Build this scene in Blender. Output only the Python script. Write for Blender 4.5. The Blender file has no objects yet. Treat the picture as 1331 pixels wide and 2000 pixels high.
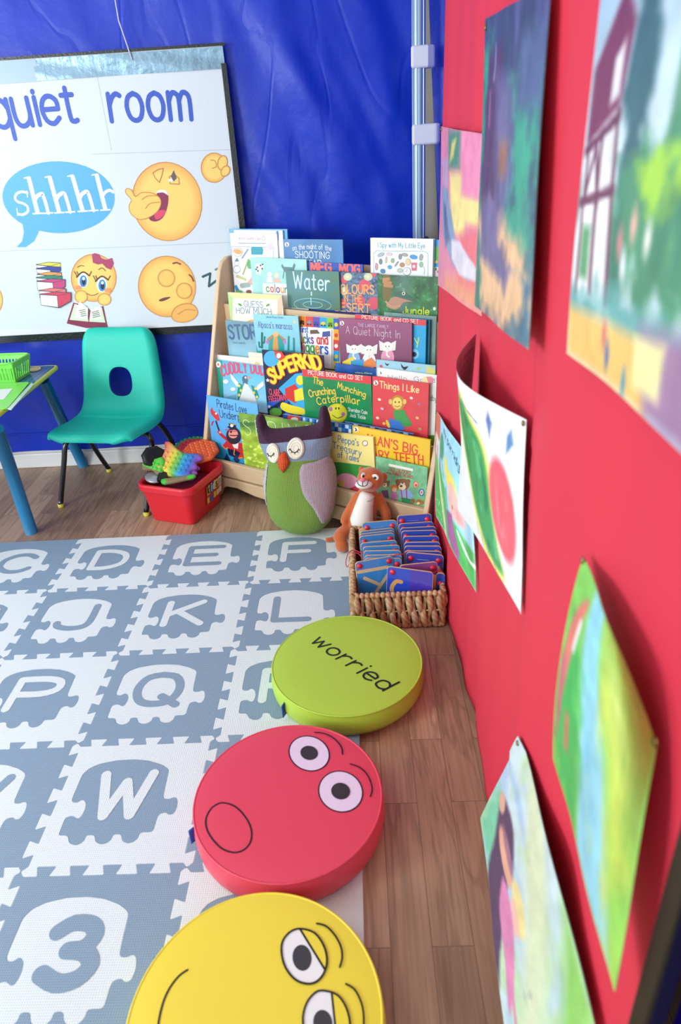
import bpy, bmesh, math, random
import numpy as np
from math import sin, cos, pi, radians as rad, sqrt, hypot
from mathutils import Vector as V3, Matrix
from mathutils.geometry import delaunay_2d_cdt
random.seed(7)
SC = bpy.context.scene
COL = SC.collection

# ---------------------------------------------------------------- camera
W, H, F = 1331, 2000, 1354.07
CAM = np.array([1.24119, -0.4845, 1.13302])
_yaw, _pit, _rol = -0.03696, 0.49133, -0.06219


def _axes():
    cy, sy, cp, sp = cos(_yaw), sin(_yaw), cos(_pit), sin(_pit)
    f = np.array([sy * cp, cy * cp, -sp])
    r0 = np.array([cy, -sy, 0.0])
    u0 = np.cross(r0, f)
    c, s = cos(_rol), sin(_rol)
    return c * r0 + s * u0, -s * r0 + c * u0, f


RR, UU, FF = _axes()
cd = bpy.data.cameras.new('camera')
cam = bpy.data.objects.new('camera', cd)
COL.objects.link(cam)
m = Matrix.Identity(4)
for i in range(3):
    m[i][0], m[i][1], m[i][2], m[i][3] = RR[i], UU[i], -FF[i], CAM[i]
cam.matrix_world = m
cd.sensor_fit = 'VERTICAL'
cd.sensor_height = 36.0
cd.sensor_width = 24.0
cd.lens = F / H * 36.0
cd.clip_start = 0.02
cd.dof.use_dof = True
cd.dof.focus_distance = 2.0
cd.dof.aperture_fstop = 4.5
SC.camera = cam

# ---------------------------------------------------------------- world, light, exposure
wd = bpy.data.worlds.new('world')
SC.world = wd
wd.use_nodes = True
bg = wd.node_tree.nodes['Background']
bg.inputs[0].default_value = (0.84, 0.95, 1.0, 1)
bg.inputs[1].default_value = 0.78


def area(name, loc, target, size, power, color=(1, 1, 1), size_y=None):
    l = bpy.data.lights.new(name, 'AREA')
    l.energy, l.color, l.size = power, color, size
    if size_y:
        l.shape, l.size_y = 'RECTANGLE', size_y
    o = bpy.data.objects.new(name, l)
    COL.objects.link(o)
    o.location = loc
    o.rotation_euler = (V3(target) - V3(loc)).to_track_quat('-Z', 'Y').to_euler()
    return o


area('daylight_window', (-1.25, -0.75, 1.25), (0.35, 2.0, 0.3), 0.75, 37, (0.90, 0.97, 1.0), 0.75)
area('side_window', (-2.3, 0.9, 1.3), (0.8, 0.9, 0.1), 1.3, 30, (0.88, 0.96, 1.0), 1.2)
area('ceiling_lamp', (0.0, 0.3, 2.36), (0.5, 0.7, 0.0), 1.3, 12, (1.0, 0.98, 0.95))
area('fill_behind', (0.0, -2.2, 1.2), (0.9, 0.8, 0.2), 1.4, 9, (0.97, 0.98, 1.0))  # unseen fill light added behind the camera to brighten the room
vs = SC.view_settings
vs.view_transform = 'Standard'
vs.look = 'None'
vs.exposure = 0.34
vs.gamma = 1.0
vs.use_curve_mapping = False
SC.cycles.use_denoising = True
SC.cycles.max_bounces = 8


# ---------------------------------------------------------------- pixel helpers
def ray(x, y):
    return FF + RR * ((x - W / 2) / F) - UU * ((y - H / 2) / F)


def on_plane(x, y, q, n):
    d = ray(x, y)
    t = np.dot(np.array(q, float) - CAM, n) / np.dot(d, n)
    return CAM + t * d


def at_z(x, y, z):
    return on_plane(x, y, (0, 0, z), np.array([0, 0, 1.0]))


def at_x(x, y, v):
    return on_plane(x, y, (v, 0, 0), np.array([1.0, 0, 0]))


def at_y(x, y, v):
    return on_plane(x, y, (0, v, 0), np.array([0, 1.0, 0]))


# ---------------------------------------------------------------- colours and materials
def s2l(c):
    return c / 12.92 if c <= 0.04045 else ((c + 0.055) / 1.055) ** 2.4


def hx(c):
    if not isinstance(c, str):
        return tuple(c)[:3]
    c = c.lstrip('#')
    if len(c) == 3:
        c = ''.join(k * 2 for k in c)
    return tuple(s2l(int(c[i:i + 2], 16) / 255) for i in (0, 2, 4))


def mat(name, col, rough=0.5, spec=0.5, metal=0.0, coat=0.0, bump=None, vary=0.0, sheen=0.0, trans=0.0):
    """principled material with faint procedural mottling and optional bump: (kind, scale, strength)"""
    mt = bpy.data.materials.new(name)
    mt.use_nodes = True
    nt = mt.node_tree
    b = nt.nodes['Principled BSDF']
    c = hx(col)
    b.inputs['Base Color'].default_value = (*c, 1)
    b.inputs['Roughness'].default_value = rough
    b.inputs['Specular IOR Level'].default_value = spec
    b.inputs['Metallic'].default_value = metal
    b.inputs['Coat Weight'].default_value = coat
    b.inputs['Coat Roughness'].default_value = 0.12
    b.inputs['Sheen Weight'].default_value = sheen
    b.inputs['Transmission Weight'].default_value = trans
    tc = nt.nodes.new('ShaderNodeTexCoord')
    nz = nt.nodes.new('ShaderNodeTexNoise')
    nz.inputs['Scale'].default_value = 9.0
    nz.inputs['Detail'].default_value = 4.0
    nt.links.new(tc.outputs['Object'], nz.inputs['Vector'])
    mx = nt.nodes.new('ShaderNodeMix')
    mx.data_type = 'RGBA'
    v = max(vary, 0.015)
    mx.inputs[6].default_value = (*[max(0, k * (1 - v)) for k in c], 1)
    mx.inputs[7].default_value = (*[min(1, k * (1 + v)) for k in c], 1)
    nt.links.new(nz.outputs['Fac'], mx.inputs[0])
    nt.links.new(mx.outputs[2], b.inputs['Base Color'])
    if bump:
        kind, sc, st = bump[:3]
        bp = nt.nodes.new('ShaderNodeBump')
        bp.inputs['Strength'].default_value = st
        bp.inputs['Distance'].default_value = bump[3] if len(bump) > 3 else 0.002
        if kind == 'noise':
            t = nt.nodes.new('ShaderNodeTexNoise')
            t.inputs['Scale'].default_value = sc
            t.inputs['Detail'].default_value = 6
            out = t.outputs['Fac']
            nt.links.new(tc.outputs['Object'], t.inputs['Vector'])
        elif kind == 'voronoi':
            t = nt.nodes.new('ShaderNodeTexVoronoi')
            t.inputs['Scale'].default_value = sc
            out = t.outputs['Distance']
            nt.links.new(tc.outputs['Object'], t.inputs['Vector'])
        else:                                   # 'knit' or 'grid': two crossed waves
            a1 = kind[-1] if kind[-1] in 'xyz' else 'x'
            w1 = nt.nodes.new('ShaderNodeTexWave')
            w2 = nt.nodes.new('ShaderNodeTexWave')
            w1.bands_direction = 'X'
            w2.bands_direction = 'Y'
            for w_ in (w1, w2):
                w_.inputs['Scale'].default_value = sc
                w_.inputs['Distortion'].default_value = 0.6 if kind.startswith('knit') else 0.0
                nt.links.new(tc.outputs['Object'], w_.inputs['Vector'])
            if kind.startswith('knit'):
                w1.inputs['Scale'].default_value = sc * 0.8
            mm = nt.nodes.new('ShaderNodeMath')
            mm.operation = 'MULTIPLY'
            nt.links.new(w1.outputs['Fac'], mm.inputs[0])
            nt.links.new(w2.outputs['Fac'], mm.inputs[1])
            out = mm.outputs[0]
            if kind.startswith('knit'):        # yarn gaps show darker
                m2 = nt.nodes.new('ShaderNodeMix')
                m2.data_type = 'RGBA'
                m2.blend_type = 'MULTIPLY'
                m2.inputs[0].default_value = 0.32
                rp = nt.nodes.new('ShaderNodeValToRGB')
                rp.color_ramp.elements[0].color = (0.25, 0.25, 0.25, 1)
                rp.color_ramp.elements[1].position = 0.35
                nt.links.new(out, rp.inputs[0])
                nt.links.new(mx.outputs[2], m2.inputs[6])
                nt.links.new(rp.outputs[0], m2.inputs[7])
                nt.links.new(m2.outputs[2], b.inputs['Base Color'])
        nt.links.new(out, bp.inputs['Height'])
        nt.links.new(bp.outputs['Normal'], b.inputs['Normal'])
    return mt


def mat_print(name, rough=0.4, coat=0.0, bump=0.0, bscale=30):
    """printed surface: its inks are in the colour attribute of the mesh"""
    mt = bpy.data.materials.new(name)
    mt.use_nodes = True
    nt = mt.node_tree
    b = nt.nodes['Principled BSDF']
    a = nt.nodes.new('ShaderNodeAttribute')
    a.attribute_name = 'Col'
    nt.links.new(a.outputs['Color'], b.inputs['Base Color'])
    b.inputs['Roughness'].default_value = rough
    b.inputs['Coat Weight'].default_value = coat
    b.inputs['Coat Roughness'].default_value = 0.15
    if bump:
        tc = nt.nodes.new('ShaderNodeTexCoord')
        nz = nt.nodes.new('ShaderNodeTexNoise')
        nz.inputs['Scale'].default_value = bscale
        nz.inputs['Detail'].default_value = 3
        bp = nt.nodes.new('ShaderNodeBump')
        bp.inputs['Strength'].default_value = bump
        bp.inputs['Distance'].default_value = 0.004
        nt.links.new(tc.outputs['Object'], nz.inputs['Vector'])
        nt.links.new(nz.outputs['Fac'], bp.inputs['Height'])
        nt.links.new(bp.outputs['Normal'], b.inputs['Normal'])
    return mt


# ---------------------------------------------------------------- mesh builder
class MB:
    def __init__(s):
        s.v, s.f, s.c, s.m, s.sm = [], [], [], [], []

    def add(s, vs_, fs, col=(1, 1, 1), mi=0, smooth=False):
        n = len(s.v)
        s.v += [tuple(p) for p in vs_]
        if col and not isinstance(col[0], (tuple, list, np.ndarray)):
            col = [hx(col)] * len(vs_)
        s.c += list(col)
        s.f += [tuple(i + n for i in q) for q in fs]
        s.m += [mi] * len(fs)
        s.sm += [smooth] * len(fs)
        return s

    def box(s, lo, hi, col=(1, 1, 1), mi=0, M=None):
        x0, y0, z0 = lo
        x1, y1, z1 = hi
        p = [(x0, y0, z0), (x1, y0, z0), (x1, y1, z0), (x0, y1, z0), (x0, y0, z1), (x1, y0, z1), (x1, y1, z1), (x0, y1, z1)]
        if M is not None:
            p = [M @ V3(q) for q in p]
        return s.add(p, [(0, 3, 2, 1), (4, 5, 6, 7), (0, 1, 5, 4), (1, 2, 6, 5), (2, 3, 7, 6), (3, 0, 4, 7)], col, mi)

    def tube(s, path, r, n=12, col=(1, 1, 1), mi=0, cap=True, closed=False):
        P = [V3(p) for p in path]
        k = len(P)
        R = r if hasattr(r, '__len__') else [r] * k
        vs_, fs = [], []
        up = None
        for i, p in enumerate(P):
            t = (P[(i + 1) % k] - P[i - 1]) if closed else (P[min(i + 1, k - 1)] - P[max(i - 1, 0)])
            t.normalize()
            if up is None:
                up = V3((0, 0, 1)) if abs(t.z) < 0.9 else V3((1, 0, 0))
            a = t.cross(up)
            a.normalize()
            up = a.cross(t)
            up.normalize()
            for j in range(n):
                g = 2 * pi * j / n
                vs_.append(p + (a * cos(g) + up * sin(g)) * R[i])
        for i in range(k if closed else k - 1):
            for j in range(n):
                a0, a1 = i * n + j, i * n + (j + 1) % n
                b0, b1 = ((i + 1) % k) * n + j, ((i + 1) % k) * n + (j + 1) % n
                fs.append((a0, a1, b1, b0))
        if cap and not closed:
            fs.append(tuple(range(n)))
            fs.append(tuple(reversed(range((k - 1) * n, k * n))))
        return s.add(vs_, fs, col, mi, True)

    def lathe(s, prof, n=48, c=(0, 0), col=(1, 1, 1), mi=0):
        vs_, fs = [], []
        for (r, z) in prof:
            for j in range(n):
                g = 2 * pi * j / n
                vs_.append((c[0] + r * cos(g), c[1] + r * sin(g), z))
        for i in range(len(prof) - 1):
            for j in range(n):
                fs.append((i * n + j, i * n + (j + 1) % n, (i + 1) * n + (j + 1) % n, (i + 1) * n + j))
        return s.add(vs_, fs, col, mi, True)

    def grid(s, fn, nu, nv, col=(1, 1, 1), mi=0, smooth=True, flip=False):
        vs_ = [fn(i / nu, j / nv) for j in range(nv + 1) for i in range(nu + 1)]
        fs = []
        for j in range(nv):
            for i in range(nu):
                a = j * (nu + 1) + i
                q = (a, a + 1, a + nu + 2, a + nu + 1)
                fs.append(q[::-1] if flip else q)
        return s.add(vs_, fs, col, mi, smooth)

    def prism(s, pts, z0, z1, col=(1, 1, 1), mi=0, top=None, smooth=False):
        """upright prism over a 2-D outline (counter-clockwise)"""
        if sum(pts[i - 1][0] * pts[i][1] - pts[i][0] * pts[i - 1][1] for i in range(len(pts))) < 0:
            pts = pts[::-1]
        n = len(pts)
        s.add([(x, y, z0) for x, y in pts] + [(x, y, z1) for x, y in pts],
              [tuple(reversed(range(n))), tuple(range(n, 2 * n))] + [(i, (i + 1) % n, n + (i + 1) % n, n + i) for i in range(n)], col, mi)
        if smooth:
            pass
        return s

    def ball(s, c, r, n=16, col=(1, 1, 1), mi=0, M=None):
        rx, ry, rz = r if hasattr(r, '__len__') else (r, r, r)
        vs_, fs = [], []
        k = n // 2
        for i in range(k + 1):
            a = pi * i / k
            for j in range(n):
                g = 2 * pi * j / n
                p = V3((rx * sin(a) * cos(g), ry * sin(a) * sin(g), rz * cos(a)))
                if M is not None:
                    p = M @ p
                vs_.append(p + V3(c))
        for i in range(k):
            for j in range(n):
                fs.append((i * n + j, (i + 1) * n + j, (i + 1) * n + (j + 1) % n, i * n + (j + 1) % n))
        return s.add(vs_, fs, col, mi, True)

    def build(s, name, mats, parent=None, bevel=0.0, seg=2, weld=False):
        me = bpy.data.meshes.new(name)
        me.from_pydata(s.v, [], s.f)
        if not isinstance(mats, (list, tuple)):
            mats = [mats]
        for q in mats:
            me.materials.append(q)
        me.polygons.foreach_set('material_index', s.m)
        me.polygons.foreach_set('use_smooth', s.sm)
        at = me.color_attributes.new('Col', 'FLOAT_COLOR', 'POINT')
        arr = np.ones((len(s.v), 4), 'f')
        arr[:, :3] = np.array(s.c, 'f').reshape(-1, 3)
        at.data.foreach_set('color', arr.ravel())
        if weld:
            bm = bmesh.new()
            bm.from_mesh(me)
            bmesh.ops.remove_doubles(bm, verts=bm.verts, dist=1e-5)
            bm.to_mesh(me)
            bm.free()
        o = bpy.data.objects.new(name, me)
        COL.objects.link(o)
        if parent:
            o.parent = parent
        if bevel:
            b = o.modifiers.new('bevel', 'BEVEL')
            b.width, b.segments, b.limit_method, b.angle_limit = bevel, seg, 'ANGLE', rad(40)
            b.harden_normals = False
        return o


def tag(o, label=None, cat=None, group=None, kind=None):
    if label:
        o['label'] = label
    if cat:
        o['category'] = cat
    if group:
        o['group'] = group
    if kind:
        o['kind'] = kind
    return o


def thing(name, label, cat, M=None, group=None):
    o = bpy.data.objects.new(name, None)
    o.empty_display_size = 0.05
    COL.objects.link(o)
    if M is not None:
        o.matrix_world = M if isinstance(M, Matrix) else Matrix.Translation(V3(M))
    return tag(o, label, cat, group)


def frame(o, ex, ey, ez):
    m_ = Matrix.Identity(4)
    for i in range(3):
        m_[i][0], m_[i][1], m_[i][2], m_[i][3] = ex[i], ey[i], ez[i], o[i]
    return m_


def nrm(a):
    a = np.array(a, float)
    return a / np.linalg.norm(a)


def smooth_pts(P, closed=False, k=6):
    """Catmull-Rom through the points"""
    P = [np.array(p, float) for p in P]
    n = len(P)
    out = []
    rng = n if closed else n - 1
    for i in range(rng):
        p0, p1, p2, p3 = (P[(i - 1) % n], P[i], P[(i + 1) % n], P[(i + 2) % n]) if closed else (P[max(i - 1, 0)], P[i], P[i + 1], P[min(i + 2, n - 1)])
        for j in range(k):
            t = j / k
            out.append(0.5 * (2 * p1 + (p2 - p0) * t + (2 * p0 - 5 * p1 + 4 * p2 - p3) * t * t + (3 * p1 - p0 - 3 * p2 + p3) * t ** 3))
    if not closed:
        out.append(P[-1])
    return out


# ---------------------------------------------------------------- stroke lettering
GL = {
    'A': '0,0 35,100 70,0;13,38 57,38', 'B': '0,0 0,100;~0,100 35,100 55,88 55,65 35,52 0,52;~0,52 40,52 62,40 62,14 40,0 0,0',
    'C': '~66,82 50,98 25,98 4,75 0,50 4,25 25,2 50,2 66,18', 'D': '0,0 0,100;~0,100 30,100 58,82 66,50 58,18 30,0 0,0',
    'E': '58,100 0,100 0,0 58,0;0,52 48,52', 'F': '58,100 0,100 0,0;0,50 48,50',
    'G': '~66,82 50,98 25,98 4,75 0,50 4,25 25,2 50,2 66,20;66,20 66,46 42,46', 'H': '0,0 0,100;64,0 64,100;0,52 64,52',
    'I': '6,0 6,100', 'J': '~45,100 45,30 38,6 20,0 4,10 0,25', 'K': '0,0 0,100;58,100 0,42;18,58 62,0', 'L': '0,100 0,0 55,0',
    'M': '0,0 6,100 40,30 74,100 80,0', 'N': '0,0 0,100 62,0 62,100',
    'O': '~36,100 12,92 0,65 0,35 12,8 36,0 60,8 72,35 72,65 60,92 36,100', 'P': '0,0 0,100;~0,100 38,100 58,88 58,62 38,48 0,48',
    'Q': '~36,100 12,92 0,65 0,35 12,8 36,0 60,8 72,35 72,65 60,92 36,100;46,24 74,-4', 'R': '0,0 0,100;~0,100 38,100 58,88 58,62 38,48 0,48;28,48 62,0',
    'S': '~56,84 42,98 20,98 4,86 6,68 28,55 52,42 58,22 46,4 22,0 2,14', 'T': '0,100 68,100;34,100 34,0', 'U': '~0,100 0,35 8,10 32,0 56,10 64,35 64,100',
    'V': '0,100 33,0 66,100', 'W': '0,100 22,0 46,80 70,0 92,100', 'X': '0,0 62,100;0,100 62,0', 'Y': '0,100 32,48 64,100;32,48 32,0', 'Z': '0,100 60,100 0,0 62,0',
    'a': '~48,50 36,62 18,62 2,44 0,26 10,4 26,0 42,10 48,24;48,62 48,12 54,0', 'b': '0,100 0,0;~0,40 14,58 32,62 48,50 52,30 46,8 28,0 12,4 0,18',
    'c': '~48,50 34,62 16,60 2,44 0,28 8,8 24,0 40,4 50,14', 'd': '50,100 50,0;~50,40 38,58 22,62 6,52 0,32 4,10 22,0 38,4 50,18',
    'e': '2,33 50,33;~50,33 48,52 28,63 8,54 0,32 8,8 28,0 48,12', 'f': '~42,92 30,100 18,92 16,75 16,0;0,60 36,60',
    'g': '~50,42 38,58 22,62 6,52 0,32 6,12 22,4 38,10 50,24;~50,62 50,0 46,-22 28,-32 6,-24', 'h': '0,100 0,0;~0,38 12,56 28,62 44,54 48,38 48,0',
    'i': '6,62 6,0;6,84 6,87', 'j': '~14,62 14,-10 8,-28 -6,-30;14,84 14,87', 'k': '0,100 0,0;42,60 0,24;14,36 46,0', 'l': '4,100 4,0',
    'm': '0,62 0,0;~0,42 12,60 24,60 34,48 34,0;~34,42 46,60 60,60 70,46 70,0', 'n': '0,62 0,0;~0,38 12,56 28,62 44,54 48,38 48,0',
    'o': '~26,62 8,54 0,32 8,8 26,0 44,8 52,32 44,54 26,62', 'p': '0,62 0,-32;~0,40 14,58 32,62 48,50 52,30 46,8 28,0 12,4 0,18',
    'q': '50,62 50,-34;~50,40 38,58 22,62 6,52 0,32 4,10 22,0 38,4 50,18', 'r': '0,62 0,0;~0,36 12,54 26,62 38,58',
    's': '~40,52 28,62 10,58 4,46 18,34 36,26 40,12 26,0 2,8', 't': '~16,90 16,14 24,2 36,4;0,62 34,62', 'u': '~0,62 0,20 10,2 26,0 42,10 48,26;48,62 48,0',
    'v': '0,62 24,0 48,62', 'w': '0,62 16,0 34,54 52,0 68,62', 'x': '0,0 46,62;0,62 46,0', 'y': '0,62 24,4;50,62 12,-34', 'z': '0,62 44,62 0,0 46,0',
    "'": '6,100 4,80', ',': '8,8 2,-14', '.': '4,0 4,3', '-': '0,35 30,35', '*': '10,30 24,58;0,48 34,42;10,60 24,28',
    '2': '~2,78 14,98 40,98 54,78 46,55 0,0;0,0 58,0', '3': '~2,84 20,99 44,96 54,78 44,56 24,52;~24,52 48,48 60,28 48,6 24,0 0,14', '4': '44,0 44,100 0,34 60,34',
}


def glyph(ch):
    out, w = [], 0
    for part in GL[ch].split(';'):
        sm = part.startswith('~')
        P = [tuple(float(q) / 100 for q in t.split(',')) for t in part.lstrip('~').split()]
        w = max(w, max(p[0] for p in P))
        out.append([tuple(p) for p in smooth_pts(P, False, 3)] if sm and len(P) > 2 else P)
    return out, w


def text_strokes(s, gap=0.2, space=0.38):
    x, out = 0.0, []
    for ch in s:
        if ch == ' ':
            x += space
            continue
        g, w = glyph(ch)
        out.append((x, w, g))
        x += w + gap
    return out, max(x - gap, 0.01)


def clip_poly(P, C, w, h):
    for ax, lim, sgn in ((0, 0.0, 1), (0, w, -1), (1, 0.0, 1), (1, h, -1)):
        if not P:
            return P, C
        o, oc = [], []
        for i in range(len(P)):
            a, b = P[i - 1], P[i]
            ca, cb = C[i - 1], C[i]
            ia, ib = (a[ax] - lim) * sgn >= -1e-9, (b[ax] - lim) * sgn >= -1e-9
            if ia != ib:
                t = (lim - a[ax]) / (b[ax] - a[ax])
                o.append((a[0] + t * (b[0] - a[0]), a[1] + t * (b[1] - a[1])))
                oc.append(tuple(ca[k] + t * (cb[k] - ca[k]) for k in range(3)))
            if ib:
                o.append(b)
                oc.append(cb)
        P, C = o, oc
    return P, C


class Art:
    """flat printed shapes on a rectangle w x h; coordinates come in through to_uv (or as fractions of w and h with fr=True)"""
    def __init__(s, w, h, to_uv=None, step=0.00022, clip=True):
        s.w, s.h, s.uv, s.step, s.n, s.out, s.clip = w, h, to_uv or (lambda x, y: (x * w, y * h)), step, 0, [], clip

    def sc(s, x, y):
        a, b = s.uv(x, y), s.uv(x + 1, y)
        return hypot(b[0] - a[0], b[1] - a[1])

    def _put(s, P, C, lv=None):
        if sum(P[i - 1][0] * P[i][1] - P[i][0] * P[i - 1][1] for i in range(len(P))) < 0:
            P, C = P[::-1], C[::-1]
        if s.clip:
            P, C = clip_poly(P, C, s.w, s.h)
        if len(P) > 2:
            s.out.append((P, C, s.n, (lv or s.n) - s.n))

    def rect(s, x0, y0, x1, y1, c, c2=None):
        s.poly([(x0, y0), (x1, y0), (x1, y1), (x0, y1)], c, cols=[c, c, c2, c2] if c2 else None)

    def poly(s, P, c, smooth=False, cols=None):
        s.n += 1
        if smooth:
            P = smooth_pts(P, True, 4)
        Q = [s.uv(*p) for p in P]
        s._put(Q, [hx(k) for k in cols] if cols else [hx(c)] * len(Q))

    def ell(s, x, y, rx, ry, c, rot=0.0, c2=None, n=20, line=None, lw=1):
        s.n += 1
        a = rad(rot)
        P = []
        for i in range(n):
            g = 2 * pi * i / n
            u, v = rx * cos(g), ry * sin(g)
            P.append((x + u * cos(a) - v * sin(a), y + u * sin(a) + v * cos(a)))
        Q = [s.uv(*p) for p in P]
        if c2:
            cc, e, m_ = s.uv(x, y), hx(c2), hx(c)
            for i in range(n):
                q0, q1 = Q[i - 1], Q[i]
                mid = lambda q: (cc[0] + 0.72 * (q[0] - cc[0]), cc[1] + 0.72 * (q[1] - cc[1]))
                s._put([cc, mid(q0), mid(q1)], [m_, m_, m_])
                s._put([mid(q0), q0, q1, mid(q1)], [m_, e, e, m_])
        elif c:
            s._put(Q, [hx(c)] * n)
        if line:
            s.line(P, lw, line, closed=True)

    def _stroke_uv(s, Q, w, c, closed=False, nd=8):
        """a ribbon with mitred joins and round ends; sharp corners start a new ribbon, each on its own thin layer"""
        P = [Q[0]]
        for q in Q[1:]:
            if hypot(q[0] - P[-1][0], q[1] - P[-1][1]) > w * 0.04:
                P.append(q)
        if not closed and len(P) > 4 and hypot(P[0][0] - P[-1][0], P[0][1] - P[-1][1]) < w * 0.02:
            closed = True
        if closed and len(P) > 2 and hypot(P[0][0] - P[-1][0], P[0][1] - P[-1][1]) < w * 0.04:
            P.pop()
        if len(P) == 1:
            P.append((P[0][0] + w * 0.05, P[0][1]))
        if closed:
            P = P + [P[0]]
        runs, cur = [], [P[0]]
        for i in range(1, len(P)):
            cur.append(P[i])
            if i < len(P) - 1:
                ax, ay, bx, by = P[i][0] - P[i - 1][0], P[i][1] - P[i - 1][1], P[i + 1][0] - P[i][0], P[i + 1][1] - P[i][1]
                if (ax * bx + ay * by) / (hypot(ax, ay) * hypot(bx, by) + 1e-12) < 0.3:
                    runs.append(cur)
                    cur = [P[i]]
        runs.append(cur)
        loop = closed and len(runs) == 1
        r, c = w / 2, hx(c)
        for R in runs:
            k = len(R)
            lft, rgt = [], []
            for i in range(k):
                a = R[i - 1] if i else (R[k - 2] if loop else None)
                b = R[i + 1] if i < k - 1 else (R[1] if loop else None)
                ds = []
                for u, v in ((a, R[i]), (R[i], b)):
                    if u is not None and v is not None:
                        l = hypot(v[0] - u[0], v[1] - u[1]) or 1
                        ds.append(((v[0] - u[0]) / l, (v[1] - u[1]) / l))
                nx, ny = -sum(d[1] for d in ds), sum(d[0] for d in ds)
                l = hypot(nx, ny) or 1
                nx, ny = nx / l, ny / l
                mt_ = min(1.5, 1 / max(0.4, nx * -ds[0][1] + ny * ds[0][0]))
                lft.append((R[i][0] + nx * r * mt_, R[i][1] + ny * r * mt_))
                rgt.append((R[i][0] - nx * r * mt_, R[i][1] - ny * r * mt_))
            s.sub = (getattr(s, 'sub', 0) + 1) % 5
            lv = s.n + 0.2 * s.sub
            for i in range(k - 1):
                s._put([lft[i], rgt[i], rgt[i + 1], lft[i + 1]], [c] * 4, lv)
            if not loop:
                for p, q, sg in ((R[0], R[1], -1), (R[-1], R[-2], -1)):
                    g0 = math.atan2(p[1] - q[1], p[0] - q[0])
                    s._put([(p[0] + r * cos(g0 + pi * (j / nd - 0.5)), p[1] + r * sin(g0 + pi * (j / nd - 0.5))) for j in range(nd + 1)], [c] * (nd + 1), lv)

    def line(s, P, w, c, closed=False, smooth=False):
        s.n += 1
        if smooth:
            P = smooth_pts(P, closed, 4)
        k = s.sc(*P[0])
        s._stroke_uv([s.uv(*p) for p in P], w * k, c, closed)

    def text(s, t, x0, y0, x1, y1, h, c, w=0.16, slant=0.0, arc=0.0, gap=0.25, outline=None, ow=0.1, cols=None, space=0.5, hs=0.93, xh=0.62):
        """one line of lettering from baseline start to baseline end; h: capital height in input units; w: stroke in heights"""
        s.n += 1
        w *= 0.76
        a, b = s.uv(x0, y0), s.uv(x1, y1)
        L = hypot(b[0] - a[0], b[1] - a[1])
        k = L / hypot(x1 - x0, y1 - y0)
        hh = h * k * hs
        ex = ((b[0] - a[0]) / L, (b[1] - a[1]) / L)
        ey = (-ex[1], ex[0])
        gl, tot = text_strokes(t, gap, space)
        fx = L / tot
        for ps in ((outline, w + ow), (None, w)):
            if ps[0] is None and ps[1] != w:
                continue
            if outline and ps[1] == w:
                s.n += 1
            for gi, (gx, gw, g) in enumerate(gl):
                cc = ps[0] or (cols[gi % len(cols)] if cols else c)
                xc = (gx + gw / 2) / tot - 0.5
                dy = arc * (0.25 - xc * xc) * 4 * h * k
                for st in g:
                    Q = []
                    for (px, py) in st:
                        if xh != 0.62 and py > 0:
                            py = py * xh / 0.62 if py <= 0.62 else xh + (py - 0.62) * (1 - xh) / 0.38
                        X = (gx + px) * fx + slant * py * hh
                        Y = py * hh + dy
                        Q.append((a[0] + ex[0] * X + ey[0] * Y, a[1] + ex[1] * X + ey[1] * Y))
                    s._stroke_uv(Q, ps[1] * hh, cc)

    def field(s, fn, nu=40, nv=30):
        """fn(U,V)->colour arrays (sRGB); U right, V down, both 0..1"""
        s.n += 1
        U, Vv = np.meshgrid(np.linspace(0, 1, nu + 1), np.linspace(0, 1, nv + 1))
        C = np.clip(fn(U, Vv), 0, 1)
        C = np.where(C <= 0.04045, C / 12.92, ((C + 0.055) / 1.055) ** 2.4)
        s.out.append(('grid', U * s.w, (1 - Vv) * s.h, C, s.n))

    def into(s, mb, mi=0, fn=None, z0=0.0):
        fn = fn or (lambda u, v, w_: (u, v, w_))
        box = {}
        for o in s.out:                 # thin layers: a shape lies one step above whatever it overlaps
            if isinstance(o[0], str):
                box[o[4]] = [-9, -9, 9, 9]
                continue
            xs, ys = [p[0] for p in o[0]], [p[1] for p in o[0]]
            q = box.setdefault(o[2], [9, 9, -9, -9])
            q[0], q[1], q[2], q[3] = min(q[0], min(xs)), min(q[1], min(ys)), max(q[2], max(xs)), max(q[3], max(ys))
        lvl = {}
        for k_ in sorted(box):
            q = box[k_]
            lvl[k_] = 1 + max([lvl[j] for j, r in box.items() if j in lvl and r[0] < q[2] and r[2] > q[0] and r[1] < q[3] and r[3] > q[1]], default=0)
        for o in s.out:
            if isinstance(o[0], str):
                _, U, Vv, C, z = o
                z = lvl[z] * s.step
                n, k = U.shape
                vs_ = [fn(U[j, i], Vv[j, i], z + z0) for j in range(n) for i in range(k)]
                fs = [((j + 1) * k + i, (j + 1) * k + i + 1, j * k + i + 1, j * k + i) for j in range(n - 1) for i in range(k - 1)]
                mb.add(vs_, fs, [tuple(q) for q in C.reshape(-1, 3)], mi)
            else:
                P, C, z, sb = o
                z = (lvl[z] + sb) * s.step
                mb.add([fn(p[0], p[1], z + z0) for p in P], [tuple(range(len(P)))], C, mi)


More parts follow.
